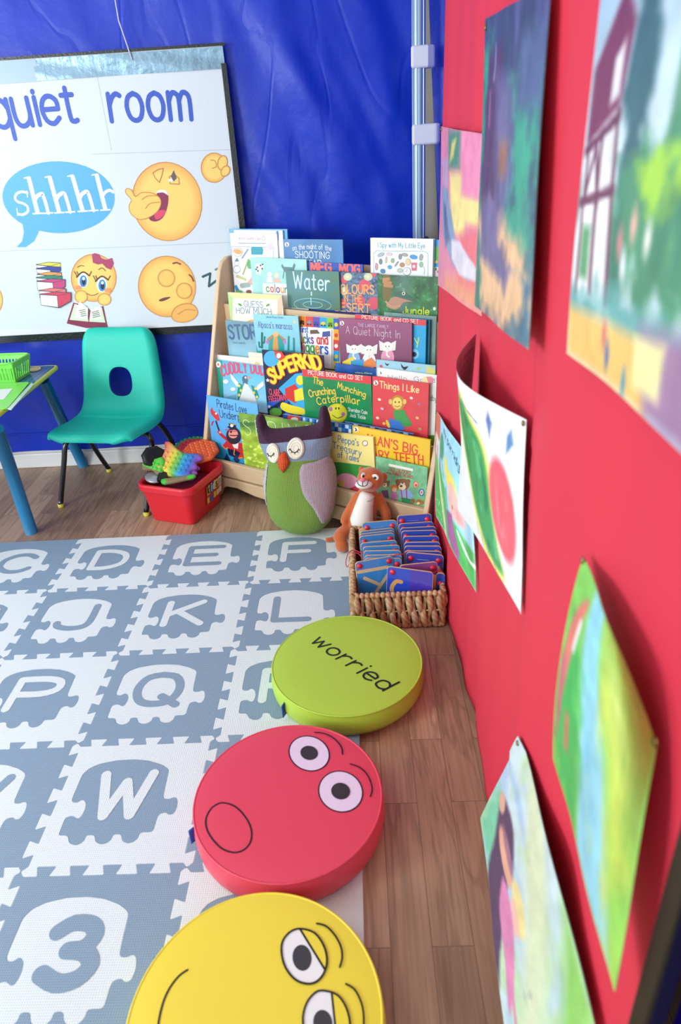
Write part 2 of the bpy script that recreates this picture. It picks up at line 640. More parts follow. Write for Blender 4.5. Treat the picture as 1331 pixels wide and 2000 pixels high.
# ---------------------------------------------------------------- noise and a soft raster painter for the wall pictures
def vnoise(X, Y, sx, sy, seed=0, octv=3):
    rs = np.random.RandomState(seed)
    out, amp, tot = 0, 1.0, 0
    for o in range(octv):
        g = rs.rand(64, 64)
        x, y = (X * sx * 2 ** o) % 63, (Y * sy * 2 ** o) % 63
        xi, yi = x.astype(int), y.astype(int)
        fx, fy = x - xi, y - yi
        fx, fy = fx * fx * (3 - 2 * fx), fy * fy * (3 - 2 * fy)
        xj, yj = (xi + 1) % 64, (yi + 1) % 64
        n = (g[yi, xi] * (1 - fx) + g[yi, xj] * fx) * (1 - fy) + (g[yj, xi] * (1 - fx) + g[yj, xj] * fx) * fy
        out = out + amp * n
        tot += amp
        amp *= 0.5
    return out / tot


def srgb(c):
    c = c.lstrip('#')
    if len(c) == 3:
        c = ''.join(k * 2 for k in c)
    return np.array([int(c[i:i + 2], 16) / 255 for i in (0, 2, 4)])


class Cv:
    def __init__(s, nx, ny, asp, c):
        s.X, s.Y = np.meshgrid(np.linspace(0, 1, nx), np.linspace(0, 1, ny))
        s.asp = asp
        s.im = np.ones((ny, nx, 3)) * srgb(c)
        s.k = 0

    def mix(s, a, c):
        c = srgb(c) if isinstance(c, str) else c
        s.im = s.im * (1 - a[..., None]) + c * a[..., None]

    def sdf(s, P):
        P = [(p[0] * s.asp, p[1]) for p in P]
        X, Y = s.X * s.asp, s.Y
        ins = np.zeros(X.shape, bool)
        d = np.full(X.shape, 9.0)
        for i in range(len(P)):
            (x0, y0), (x1, y1) = P[i - 1], P[i]
            if y0 != y1:
                c = ((y0 > Y) != (y1 > Y)) & (X < (x1 - x0) * (Y - y0) / (y1 - y0) + x0)
                ins ^= c
            d = np.minimum(d, s._seg(X, Y, x0, y0, x1, y1))
        return np.where(ins, -d, d)

    @staticmethod
    def _seg(X, Y, x0, y0, x1, y1):
        l2 = (x1 - x0) ** 2 + (y1 - y0) ** 2 + 1e-12
        t = np.clip(((X - x0) * (x1 - x0) + (Y - y0) * (y1 - y0)) / l2, 0, 1)
        return np.hypot(X - x0 - t * (x1 - x0), Y - y0 - t * (y1 - y0))

    def poly(s, P, c, soft=0.006, smooth=False, rough=0.0):
        if smooth:
            P = smooth_pts(P, True, 4)
        s.k += 1
        d = s.sdf(P)
        if rough:
            d = d + rough * (vnoise(s.X, s.Y, 14, 14, s.k) - 0.5)
        s.mix(np.clip(0.5 - d / (2 * soft), 0, 1), c)

    def ell(s, x, y, rx, ry, c, rot=0, soft=0.006, rough=0.0):
        a = rad(rot)
        dx, dy = (s.X - x) * s.asp, s.Y - y
        u, v = dx * cos(a) + dy * sin(a), -dx * sin(a) + dy * cos(a)
        rx = rx * s.asp
        d = (np.sqrt((u / rx) ** 2 + (v / ry) ** 2) - 1) * min(rx, ry)
        if rough:
            s.k += 1
            d = d + rough * (vnoise(s.X, s.Y, 14, 14, s.k) - 0.5)
        s.mix(np.clip(0.5 - d / (2 * soft), 0, 1), c)

    def line(s, P, w, c, soft=0.004, smooth=False):
        if smooth:
            P = smooth_pts(P, False, 5)
        d = np.full(s.X.shape, 9.0)
        for a, b in zip(P, P[1:]):
            d = np.minimum(d, s._seg(s.X * s.asp, s.Y, a[0] * s.asp, a[1], b[0] * s.asp, b[1]))
        s.mix(np.clip(0.5 - (d - w / 2) / (2 * soft), 0, 1), c)

    def streak(s, c, sx, sy, lo=0.55, hi=0.75, amt=0.6, mask=None):
        s.k += 1
        n = vnoise(s.X, s.Y, sx, sy, s.k + 40)
        a = np.clip((n - lo) / (hi - lo), 0, 1) * amt
        if mask is not None:
            a = a * mask
        s.mix(a, c)

    def below(s, y, soft=0.02, wob=0.0, sx=6):
        s.k += 1
        return np.clip((s.Y - y + wob * (vnoise(s.X, s.Y, sx, 1, s.k) - 0.5)) / soft, 0, 1)

    def text(s, t, x0, y0, x1, y1, h, w, c):
        gl, tot = text_strokes(t)
        fx = (x1 - x0) / tot
        for gx, gw, g in gl:
            for st in g:
                s.line([(x0 + (gx + p[0]) * fx, y0 + (y1 - y0) * (gx + p[0]) / tot - p[1] * h) for p in st], w, c, 0.002)

    def linear(s):
        C = np.clip(s.im, 0, 1)
        return np.where(C <= 0.04045, C / 12.92, ((C + 0.055) / 1.055) ** 2.4)


# ---------------------------------------------------------------- soft shapes: an outline blown up like a cushion
def inflate(outline, T, D, step, back=1.0, power=0.5, flat=None):
    """closed mesh over a 2-D outline; T: half thickness; D: distance from the edge over which it rounds; returns verts, faces"""
    O = [V3((p[0], p[1])) for p in outline]
    xs, ys = [p.x for p in O], [p.y for p in O]
    A = np.array([(p.x, p.y) for p in O])

    def dist(P):
        d = np.full(len(P), 9.0)
        ins = np.zeros(len(P), bool)
        for i in range(len(A)):
            (x0, y0), (x1, y1) = A[i - 1], A[i]
            d = np.minimum(d, Cv._seg(P[:, 0], P[:, 1], x0, y0, x1, y1))
            if y0 != y1:
                ins ^= ((y0 > P[:, 1]) != (y1 > P[:, 1])) & (P[:, 0] < (x1 - x0) * (P[:, 1] - y0) / (y1 - y0) + x0)
        return d, ins
    gx, gy = np.meshgrid(np.arange(min(xs), max(xs), step), np.arange(min(ys), max(ys), step))
    G = np.c_[gx.ravel(), gy.ravel()]
    d, ins = dist(G)
    G = G[ins & (d > step * 0.25)]
    # extra rows close to the edge keep the roll-over round
    extra = []
    for off in (0.12, 0.35):
        for i in range(len(A)):
            t = A[(i + 1) % len(A)] - A[i - 1]
            n = np.array([-t[1], t[0]]) / (np.linalg.norm(t) + 1e-9)
            for sg in (1, -1):
                extra.append(A[i] + n * sg * step * off)
    E = np.array(extra)
    de, ie = dist(E)
    E = E[ie]
    pts = list(O) + [V3((p[0], p[1])) for p in np.r_[G, E]]
    n = len(O)
    r = delaunay_2d_cdt(pts, [(i, (i + 1) % n) for i in range(n)], [], 1, 1e-7)
    P = np.array([(p.x, p.y) for p in r[0]])
    d, _ = dist(P)
    e = np.clip(d / D, 0, 1)
    z = T * (1 - (1 - e) ** 2) ** power
    edge = d < 1e-6
    nv = len(P)
    vs_ = [(P[i][0], P[i][1], z[i]) for i in range(nv)]
    fs = [tuple(f) for f in r[2]]
    bk, idx = [], {}
    for i in range(nv):
        if edge[i]:
            idx[i] = i
        else:
            idx[i] = nv + len(bk)
            bk.append((P[i][0], P[i][1], -z[i] * back))
    fs += [tuple(idx[i] for i in reversed(f)) for f in r[2]]
    return vs_ + bk, fs

# ================================================================ the room
M_PRINT = mat_print('printed_card', 0.42)
M_GLOSS = mat_print('laminated_print', 0.3, 0.25)
M_VINYLP = mat_print('printed_banner', 0.45, 0.0, 0.25, 7)


def wood_floor():
    mt = bpy.data.materials.new('laminate_floor')
    mt.use_nodes = True
    nt = mt.node_tree
    N, L = nt.nodes, nt.links
    b = N['Principled BSDF']
    tc = N.new('ShaderNodeTexCoord')
    mp = N.new('ShaderNodeMapping')
    mp.inputs['Rotation'].default_value = (0, 0, rad(90))
    L.new(tc.outputs['Object'], mp.inputs['Vector'])
    br = N.new('ShaderNodeTexBrick')
    br.inputs['Color1'].default_value = (0, 0, 0, 1)
    br.inputs['Color2'].default_value = (1, 1, 1, 1)
    br.inputs['Mortar'].default_value = (0.5, 0.5, 0.5, 1)
    br.inputs['Scale'].default_value = 1.0
    br.inputs['Brick Width'].default_value = 0.43
    br.inputs['Row Height'].default_value = 0.066
    br.inputs['Mortar Size'].default_value = 0.0007
    br.offset, br.offset_frequency = 0.37, 2
    L.new(mp.outputs['Vector'], br.inputs['Vector'])
    # grain drawn out along the boards, shifted from board to board
    sp = N.new('ShaderNodeSeparateColor')
    L.new(br.outputs['Color'], sp.inputs[0])
    cx = N.new('ShaderNodeCombineXYZ')
    ml = N.new('ShaderNodeMath')
    ml.operation = 'MULTIPLY'
    ml.inputs[1].default_value = 37.0
    L.new(sp.outputs[0], ml.inputs[0])
    L.new(ml.outputs[0], cx.inputs[2])
    ad = N.new('ShaderNodeVectorMath')
    L.new(tc.outputs['Object'], ad.inputs[0])
    L.new(cx.outputs[0], ad.inputs[1])
    m2 = N.new('ShaderNodeMapping')
    m2.inputs['Scale'].default_value = (16, 1.7, 1)
    L.new(ad.outputs[0], m2.inputs['Vector'])
    n1 = N.new('ShaderNodeTexNoise')
    n1.inputs['Scale'].default_value = 1.0
    n1.inputs['Detail'].default_value = 3
    n1.inputs['Distortion'].default_value = 1.2
    L.new(m2.outputs[0], n1.inputs['Vector'])
    rg = N.new('ShaderNodeMath')                 # growth rings: contour lines of the slow noise
    rg.operation = 'MULTIPLY'
    rg.inputs[1].default_value = 34.0
    L.new(n1.outputs['Fac'], rg.inputs[0])
    sn = N.new('ShaderNodeMath')
    sn.operation = 'SINE'
    L.new(rg.outputs[0], sn.inputs[0])
    m3 = N.new('ShaderNodeMapping')
    m3.inputs['Scale'].default_value = (170, 5, 1)
    L.new(ad.outputs[0], m3.inputs['Vector'])
    n2 = N.new('ShaderNodeTexNoise')
    n2.inputs['Scale'].default_value = 1.0
    n2.inputs['Detail'].default_value = 5
    L.new(m3.outputs[0], n2.inputs['Vector'])
    r1 = N.new('ShaderNodeValToRGB')
    e = r1.color_ramp.elements
    e[0].color = (*hx('#9c7d63'), 1)
    e[1].color = (*hx('#bc9d81'), 1)
    k = e.new(0.5)
    k.color = (*hx('#ab8b6f'), 1)
    L.new(sp.outputs[0], r1.inputs[0])

    def mul(fac_out, lo, hi, a, amt):
        mr = N.new('ShaderNodeMapRange')
        mr.inputs[1].default_value, mr.inputs[2].default_value = lo, hi
        mr.inputs[3].default_value, mr.inputs[4].default_value = 1 - amt, 1.04
        L.new(fac_out, mr.inputs[0])
        x = N.new('ShaderNodeMix')
        x.data_type, x.blend_type = 'RGBA', 'MULTIPLY'
        x.inputs[0].default_value = 1
        L.new(a, x.inputs[6])
        L.new(mr.outputs[0], x.inputs[7])
        return x.outputs[2]
    c = mul(sn.outputs[0], -1.0, -0.2, r1.outputs[0], 0.2)
    c = mul(n2.outputs['Fac'], 0.3, 0.6, c, 0.22)
    mo = N.new('ShaderNodeMix')
    mo.data_type = 'RGBA'
    mo.inputs[7].default_value = (*hx('#7a6250'), 1)
    L.new(br.outputs['Fac'], mo.inputs[0])
    L.new(c, mo.inputs[6])
    L.new(mo.outputs[2], b.inputs['Base Color'])
    b.inputs['Roughness'].default_value = 0.42
    b.inputs['Specular IOR Level'].default_value = 0.4
    return mt


def struct(name, mb, mt, **k):
    o = mb.build(name, mt, **k)
    o['kind'] = 'structure'
    return o


struct('floor', MB().box((-2.6, -2.3, -0.05), (1.72, 2.3, 0.0)), wood_floor())
M_WALL = mat('cream_plaster', '#cfc6b4', 0.8, bump=('noise', 60, 0.1))
struct('wall_back', MB().box((-2.6, 2.16, 0.0), (1.72, 2.3, 2.6)), M_WALL)
struct('wall_right', MB().box((1.655, -2.3, 0.0), (1.76, 2.16, 2.6)), M_WALL)
struct('ceiling', MB().box((-2.6, -2.3, 2.4), (1.76, 2.3, 2.5)), mat('white_ceiling', '#e6e6e2', 0.8))
M_WHITE = mat('white_gloss_paint', '#e9ebe9', 0.35)
bb = MB()
bb.box((-2.6, 2.142, 0.0), (1.655, 2.16, 0.062)).box((-2.6, 2.146, 0.062), (1.655, 2.16, 0.086))
struct('baseboard_back', bb, M_WHITE, bevel=0.004)

# blue tarpaulin hung over the back wall
M_TARP = mat('blue_tarpaulin', '#0835c2', 0.4, 0.4, bump=('noise', 7, 0.45, 0.012), vary=0.1)
nt = M_TARP.node_tree                     # fine crease lines over the soft folds
tc_ = [n for n in nt.nodes if n.type == 'TEX_COORD'][0]
b0_ = [n for n in nt.nodes if n.type == 'BUMP'][0]
mp_ = nt.nodes.new('ShaderNodeMapping')
mp_.inputs['Scale'].default_value = (1.3, 1.0, 0.5)
mp_.inputs['Rotation'].default_value = (0, rad(24), 0)
vo_ = nt.nodes.new('ShaderNodeTexNoise')   # long wandering creases: where a slow noise crosses its middle
vo_.inputs['Scale'].default_value = 2.6
vo_.inputs['Detail'].default_value = 2
vo_.inputs['Distortion'].default_value = 0.8
sb_ = nt.nodes.new('ShaderNodeMath')
sb_.operation = 'SUBTRACT'
sb_.inputs[1].default_value = 0.5
ab_ = nt.nodes.new('ShaderNodeMath')
ab_.operation = 'ABSOLUTE'
mr_ = nt.nodes.new('ShaderNodeMapRange')
mr_.inputs[2].default_value = 0.03
nt.links.new(vo_.outputs['Fac'], sb_.inputs[0])
nt.links.new(sb_.outputs[0], ab_.inputs[0])
nt.links.new(ab_.outputs[0], mr_.inputs[0])
b1_ = nt.nodes.new('ShaderNodeBump')
b1_.inputs['Strength'].default_value = 0.25
b1_.inputs['Distance'].default_value = 0.004
nt.links.new(tc_.outputs['Object'], mp_.inputs['Vector'])
nt.links.new(mp_.outputs[0], vo_.inputs['Vector'])
nt.links.new(mr_.outputs[0], b1_.inputs['Height'])
nt.links.new(b0_.outputs['Normal'], b1_.inputs['Normal'])
nt.links.new(b1_.outputs['Normal'], nt.nodes['Principled BSDF'].inputs['Normal'])


def tarp_y(x, z):
    x_, z_ = np.array([[x]]), np.array([[z]])
    p, q = x * 0.9 + z * 0.42, z * 0.9 - x * 0.42
    n1 = vnoise(np.array([[p + 3]]), np.array([[q + 2]]), 5.5, 1.1, 5, 3)[0, 0]
    n2 = vnoise(np.array([[x + 3.3]]), np.array([[z + 1]]), 3.0, 2.2, 9, 4)[0, 0]
    a = 1.0 if z > 0.62 else 0.55
    if x < 0.86 and z > 0.5:
        a *= 0.35
    edge = min(1.0, max(0.0, (1.47 - x) / 0.08))
    return 2.132 - a * (0.075 * (n1 - 0.5) + 0.03 * (n2 - 0.5)) * (0.3 + 0.7 * edge)


mb = MB()
X0, X1, Z0, Z1 = -1.7, 1.466, 0.068, 2.3


def _tarp(u, v):
    x, z = X0 + u * (X1 - X0), Z0 + v * (Z1 - Z0)
    return (x, tarp_y(x, z), z + 0.02 * u * (1 - v) ** 4)


mb.grid(_tarp, 230, 150)
tp = thing('tarpaulin', 'shiny blue tarpaulin hung over the back wall behind the banner and bookshelf', 'tarpaulin', (0, 2.13, 0))
o = mb.build('sheet', M_TARP, tp)
o.matrix_parent_inverse = tp.matrix_world.inverted()
hem = MB().tube([(x, tarp_y(x, 0.145) - 0.004, 0.155 + 0.004 * (x + 0.3)) for x in np.linspace(-1.7, 1.0, 60)], 0.0022, 6)
h_ = hem.build('hem_seam', M_TARP, tp)
h_.matrix_parent_inverse = tp.matrix_world.inverted()

mb = MB()
_tp = smooth_pts([(1.538, 2.125), (1.58, 2.105), (1.622, 2.095), (1.632, 2.0), (1.630, 1.7), (1.632, 1.3)], False, 8)
mb.grid(lambda u, v: (lambda i: (_tp[i][0] - 0.025 + (0.048 - 0.055 * 2.2 * v + 0.03) * max(0, 1 - u * 3), _tp[i][1], 0.05 + v * 2.2))(int(round(u * (len(_tp) - 1)))), len(_tp) - 1, 20, flip=False)
tag(mb.build('tarpaulin', M_TARP), 'blue tarpaulin on the side wall in the gap beside the red display panel', 'tarpaulin')

# ---------------------------------------------------------------- clip-on pole in the corner
M_ALU = mat('aluminium', '#a9c0d2', 0.35, metal=0.45)
M_STRAP = mat('white_velcro', '#e6e7ee', 0.7, bump=('noise', 300, 0.3))
M_BLACK = mat('black_rubber', '#0d0e10', 0.45)
pl = thing('tent_pole', 'ribbed aluminium pole in the corner with two white straps', 'pole', (1.475, 2.06, 0))
mb = MB()
prof = []
for k in range(60):
    a = 2 * pi * k / 60
    r = 0.019 + 0.0022 * (1 if math.cos(9 * a) > 0 else -1)
    prof.append((r * cos(a), r * sin(a)))
mb.prism(prof, 0.82, 2.4)
mb.prism([(p[0] * 0.8, p[1] * 0.8) for p in prof], 0.03, 0.82)
mb.build('tube', M_ALU, pl)
MB().box((-0.028, -0.028, 0.775), (0.034, 0.028, 0.825)).build('clamp', M_BLACK, pl, bevel=0.006)
MB().box((-0.04, -0.04, 0.0), (0.04, 0.04, 0.03)).build('foot', M_BLACK, pl, bevel=0.006)
for z in (1.345, 1.135):
    s = MB()
    pts = [(-0.026, -0.022), (0.026, -0.026), (0.05, -0.01), (0.05, 0.02), (-0.02, 0.03)]
    if z < 1.2:
        pts = [(-0.024, -0.022), (0.055, -0.026), (0.07, -0.012), (0.05, 0.02), (-0.02, 0.03)]
    s.prism([tuple(p) for p in pts], z - 0.03, z + 0.03)
    s.build('strap', M_STRAP, pl, bevel=0.008, seg=3)

# ---------------------------------------------------------------- red display panel
M_RED = mat('red_felt', '#d4354a', 0.65, 0.3, bump=('noise', 260, 0.12), vary=0.03)


def panel_x(y, z):
    c1, c2 = 0.70 + 0.12 * (z - 0.5), 0.30 + 0.15 * (z - 0.5)
    x = 1.459
    d1 = y - c1
    x += (0.004 * max(0, 1 - abs(d1) / 0.32)) if d1 > 0 else (0.004 - 0.007 * min(1, -d1 / 0.02)) * max(0, 1 + d1 / 0.4)
    d2 = y - c2
    x += 0.003 * max(0, 1 - abs(d2) / 0.2) if d2 > 0 else -0.003 * max(0, 1 + d2 / 0.25)
    x += 0.0025 * sin(y * 17 + 2 * z) + 0.0015 * sin(y * 41)
    if z < 0.3:
        x += (0.3 - z) * (0.020 * sin(y * 11.0 + 0.9) + 0.012 * sin(y * 23.0))
    return x


mb = MB()


def _panel(u, v):
    z = 0.004 + v * 1.75
    far, near = 1.36 - 0.055 * z, -0.172
    y = far + (near - far) * u
    return (panel_x(y, z), y, z)


mb.grid(_panel, 160, 70)
pn = thing('display_panel', 'tall red felt display panel that the paintings are pinned to', 'display panel', (1.46, 0.6, 0))
o = mb.build('felt_face', M_RED, pn)
o.matrix_parent_inverse = pn.matrix_world.inverted()
sd = o.modifiers.new('solid', 'SOLIDIFY')
sd.thickness, sd.offset = 0.006, -1
mb = MB()
mb.box((1.446, -0.192, 0.004), (1.462, -0.168, 1.754))
o = mb.build('black_edging', M_BLACK, pn, bevel=0.003)
o.matrix_parent_inverse = pn.matrix_world.inverted()
mb = MB()
mb.grid(lambda u, v: (1.50 + 0.008 * sin(u * 15), -0.15 - u * 0.9, 0.02 + v * 2.0), 40, 12, flip=True)
tag(mb.build('tarpaulin', mat('violet_tarpaulin', '#1d0f9c', 0.35, bump=('noise', 12, 0.4, 0.008))), 'dark violet blue tarpaulin just past the black edge of the red panel', 'tarpaulin')

# ---------------------------------------------------------------- banner on the tarpaulin
BY = 2.098


def K(ox, oy, s):
    return lambda x, y: (ox + s * x, oy + s * y)


KT, KB = K(0, 60, 0.37566), K(0, 280, 0.36063)
bx0, bz0 = -0.95, 0.545
bn = thing('banner', 'large white vinyl quiet room banner with smiling faces on the blue tarpaulin', 'banner', frame((bx0, BY, bz0), (1, 0, 0), (0, 0, 1), (0, -1, 0)))


def uv_b(px, py):
    p = at_y(px, py, BY)
    return (p[0] - bx0, p[2] - bz0)


tr_, br_ = uv_b(438, 86), uv_b(471, 452)
BW = (tr_[0] + br_[0]) / 2
BH = tr_[1]
a = Art(BW, BH, lambda x, y: uv_b(*KT(x, y)), step=0.00025)
a.n = 1
wp = [(-3000, 215), (0, 213), (1150, 172), (1190, 600), (1240, 1030), (1268, 1300), (1275, 1512), (0, 1552), (-3000, 1560)]
a.poly(wp, '#d8e6ee')
for xs in ((0.55, 0.9), (0.2, 0.3)):
    pass
BLUE = '#2c58c4'
a.text('quiet', -18, 505, 406, 474, 172, BLUE, 0.19, gap=0.17, xh=0.75)
a.text('room', 582, 470, 996, 460, 172, BLUE, 0.19, gap=0.2, xh=0.75)
for P in ([(0, 1146), (560, 1128), (1250, 1098)], [(480, 642), (1195, 618)], [(500, 205), (530, 360), (580, 620)]):
    a.line(P, 1.6, '#9fb0bf')
a.uv = lambda x, y: uv_b(*KB(x, y))
SKY = '#55b2ec'
a.ell(318, 292, 305, 195, SKY, 2, n=40)
a.poly([(120, 425), (130, 480), (120, 530), (90, 562), (140, 562), (185, 530), (205, 490), (215, 465)], SKY)
LT = '#e6f0f6'
a.line([(148, 268), (120, 262), (92, 272), (82, 296), (96, 316), (128, 326), (150, 344), (150, 370), (124, 386), (98, 382)], 13, LT, smooth=True)
a.line([(146, 258), (150, 290)], 6, LT)
a.line([(92, 352), (97, 390)], 6, LT)
for i, (bx, by, tx, ty, rx_, ry_) in enumerate(((205, 379, 154, 182, 262, 377), (322, 375, 267, 178, 381, 371), (449, 367, 390, 172, 507, 363), (572, 360, 522, 166, 628, 357))):
    a.poly([(tx - 11, ty), (tx + 12, ty - 2), (bx + 12, by), (bx - 12, by)], LT)
    a.line([(tx - 22, ty + 6), (tx + 4, ty)], 7, LT)
    mx_, my_ = bx - 24, by - 100
    if i < 3:
        a.line([(mx_ + 8, my_ + 30), (mx_ + 22, my_ + 6), (mx_ + 46, my_ - 6), (rx_ - 26, my_ + 8), (rx_ - 12, my_ + 50), (rx_, ry_)], 19, LT, smooth=True)
    else:
        a.line([(mx_ + 8, my_ + 30), (mx_ + 22, my_ + 6), (mx_ + 46, my_ - 6), (mx_ + 66, my_ + 4)], 15, LT, smooth=True)
    for x, y in ((bx, by), (rx_, ry_))[:2 if i < 3 else 1]:
        a.line([(x - 25, y + 2), (x + 25, y - 1)], 8, LT)
Y1, Y2, YL = '#f8d873', '#f2b35a', '#d08a48'


def face(cx, cy, rx, ry, rot=0):
    a.ell(cx, cy, rx, ry, Y1, rot, Y2, 32, YL, 4)


face(905, 315, 188, 214, -12)
a.poly([(850, 275), (868, 255), (898, 257), (913, 290), (906, 350), (884, 400), (850, 422), (818, 418), (808, 396), (840, 360), (862, 320)], '#8d2250', True)
a.poly([(848, 268), (866, 252), (898, 255), (912, 282), (885, 266)], '#f4f4f4', True)
a.poly([(838, 385), (868, 362), (900, 366), (880, 398), (848, 412)], '#e2456b', True)
hand = [(712, 305), (682, 268), (688, 245), (714, 254), (734, 288), (770, 266), (828, 270), (866, 296), (872, 330), (850, 372), (800, 404), (750, 410), (710, 380), (700, 340)]
a.poly(hand, '#f8d06c', True)
a.line(hand, 4, YL, True, True)
a.line([(790, 352), (815, 325), (866, 318)], 4, YL, smooth=True)
a.line([(770, 305), (800, 285), (850, 283)], 4, YL, smooth=True)
for P in ([(828, 160), (858, 141), (886, 135), (876, 178), (864, 212), (842, 188)], [(922, 218), (918, 180), (946, 166), (970, 190), (972, 222)]):
    a.line(P, 4, '#c46a45', True)
a.poly([(926, 178), (942, 146), (958, 188), (942, 206)], '#5a5b5e')
a.poly([(912, 196), (930, 188), (940, 206), (915, 208)], '#eef2f5')
for q in ((1160, 132, 70, 80, 0), (1206, 106, 26, 40, 10), (1222, 150, 22, 30, 30)):
    a.ell(q[0], q[1], q[2], q[3], Y1, q[4], Y2, 24, YL, 4)
a.line([(1140, 90), (1165, 95), (1172, 125), (1150, 135)], 4, YL, smooth=True)
# reading face with a bow
face(508, 728, 122, 128)
for q in ((440, 830, 34, 34), (566, 845, 36, 32)):
    a.ell(q[0], q[1], q[2], q[3], Y1, 0, Y2, 20, YL, 3)
a.poly([(498, 602), (512, 594), (538, 600), (550, 622), (576, 630), (608, 620), (618, 650), (602, 684), (576, 674), (556, 652), (530, 656), (504, 646)], '#b13f69')
for ex, ey in ((450, 742), (552, 765)):
    a.ell(ex, ey, 28, 40, '#ffffff', 0, None, 20)
    a.ell(ex + 2, ey + 4, 20, 32, '#2e8fd0', 0, None, 20)
    a.ell(ex + 4, ey + 8, 10, 18, '#12203c')
    a.ell(ex + 4, ey - 10, 7, 9, '#ffffff')
    a.line([(ex - 34, ey - 18), (ex, ey - 46), (ex + 34, ey - 26)], 7, '#5a3b2a', smooth=True)
    for d in (-34, -24, 34):
        a.line([(ex + d, ey - 26), (ex + d * 1.35, ey - 48)], 4, '#5a3b2a')
for x0, y0, x1, y1 in ((420, 672, 455, 664), (535, 684, 572, 690)):
    a.line([(x0, y0), ((x0 + x1) / 2, y0 - 10), (x1, y1)], 4, '#7d5436', smooth=True)
a.line([(470, 812), (500, 824), (532, 812)], 4, '#a5543c', smooth=True)
a.ell(425, 780, 18, 12, '#f3a06a')
a.ell(585, 795, 18, 12, '#f3a06a')
a.poly([(362, 975), (398, 862), (470, 880), (490, 905), (560, 880), (584, 995), (470, 1000)], '#8b2b4c')
a.poly([(378, 955), (405, 868), (470, 890), (480, 965)], '#d8efcf')
a.poly([(484, 965), (492, 905), (552, 885), (572, 970)], '#d8efcf')
a.poly([(400, 940), (432, 855), (478, 890), (476, 955)], '#eef6e6')
a.poly([(486, 955), (494, 900), (545, 880), (556, 950)], '#eef6e6')
for k in range(4):
    a.line([(432 + 3 * k, 905 + 10 * k), (462 + 2 * k, 900 + 10 * k)], 3, '#44553f')
    a.line([(500 + 2 * k, 915 + 9 * k), (535 + 3 * k, 905 + 9 * k)], 3, '#44553f')
for y, xl, xr, hh, c in ((646, 195, 330, 28, '#e8d94a'), (668, 195, 332, 34, '#2f3f9e'), (698, 200, 335, 32, '#f0a14e'), (716, 196, 338, 26, '#1d8f6c'), (735, 200, 356, 60, '#c9417f'),
                         (785, 212, 360, 52, '#e77a7a'), (805, 218, 388, 70, '#d4405f')):
    xm = xl + (xr - xl) * 0.5
    a.poly([(xl, y + 8), (xm, y - 4), (xr, y), (xr, y + hh * 0.7), (xm + 20, y + hh + 16), (xl + 6, y + hh)], '#27465c')
    a.poly([(xl + 3, y + 14), (xm + 8, y + 20), (xm + 14, y + hh + 10), (xl + 8, y + hh - 2)], '#f5f6f4')
    a.poly([(xm + 10, y + 20), (xr - 2, y + 4), (xr - 2, y + hh * 0.66), (xm + 18, y + hh + 12)], c)
    a.poly([(xl + 6, y + 9), (xm, y - 1), (xr - 4, y + 3), (xm + 10, y + 17)], c)
face(905, 775, 155, 165, -10)
for q in ((902, 730, 45, 46), (998, 798, 41, 42)):
    a.ell(q[0], q[1], q[2], q[3], '#f8cf6c', 0, '#f2b862', 24, '#d98c4a', 4)
a.poly([(862, 848), (890, 835), (925, 832), (900, 848), (872, 856)], '#7b3b45', True)
a.line([(938, 650), (958, 646), (978, 654)], 8, '#7d4a3a', smooth=True)
a.line([(1026, 712), (1040, 725), (1048, 745)], 8, '#7d4a3a', smooth=True)
hnd = [(930, 935), (950, 890), (1000, 868), (1050, 876), (1072, 915), (1050, 950), (1000, 968), (950, 962)]
a.poly(hnd, '#f4bd64', True)
a.line(hnd, 4, YL, True, True)
a.line([(965, 925), (1010, 900), (1060, 905)], 4, YL, smooth=True)
a.ell(-34, 850, 48, 75, Y1, 0, Y2, 24, YL, 4)
a.line([(1099, 722), (1140, 704), (1132, 774), (1172, 744)], 12, '#2f5561')
a.line([(1168, 684), (1203, 667), (1197, 716), (1225, 700)], 10, '#4f8a99')
sh = MB()
sh.box((0, 0, -0.003), (BW, BH, 0.0), '#dfe7ee')
a.into(sh)
sh.build('printed_sheet', M_VINYLP, bn)
# tape round the edge
M_TAPE = mat('black_tape', '#06141a', 0.3, 0.5, bump=('noise', 140, 0.5))
M_SILV = mat('silver_tape', '#7d9cb0', 0.32, metal=0.6, bump=('noise', 26, 0.6, 0.006))
tb = MB()
w_ = 0.022
tb.box((0, -0.012, -0.003), (br_[0] + 0.0, 0.014, 0.003))
e0, e1 = tr_[0], br_[0]
tb.add([(e0 - 0.016, BH - 0.05, 0.003), (e0, BH - 0.05, 0.003), (BW + 0.012, 0, 0.003), (BW - 0.012, 0, 0.003), (e0 - 0.016, BH - 0.05, -0.003), (e0, BH - 0.05, -0.003), (BW + 0.012, 0, -0.003), (BW - 0.012, 0, -0.003)],
       [(3, 2, 1, 0), (0, 1, 5, 4), (1, 2, 6, 5), (2, 3, 7, 6), (3, 0, 4, 7)])
tb.box((0, BH - 0.004, -0.003), (e0 + 0.003, BH + 0.004, 0.003))
tb.build('black_tape', M_TAPE, bn)
u0 = uv_b(60, 100)[0]
st = MB()
st.grid(lambda u, v: (u0 + u * (e0 - 0.005 - u0), BH - 0.064 + 0.058 * v + 0.0, 0.0022 + 0.0016 * sin(u * 9 + v * 5)), 40, 6)
st.build('silver_tape', M_SILV, bn)
MB().box((0.2, BH - 0.066, 0.0008), (u0 + 0.01, BH - 0.006, 0.0018)).build('grey_strip', mat('grey_tape', '#8fa3b4', 0.4, metal=0.3), bn)
tag(MB().tube([at_y(215, -60, 2.09), at_y(232, 40, 2.093), at_y(258, 116, 2.09)], 0.0022, 8).build('cord', mat('white_cord', '#cfd6e6', 0.6)), 'thin white cord hanging down to the top edge of the quiet room banner', 'cord')

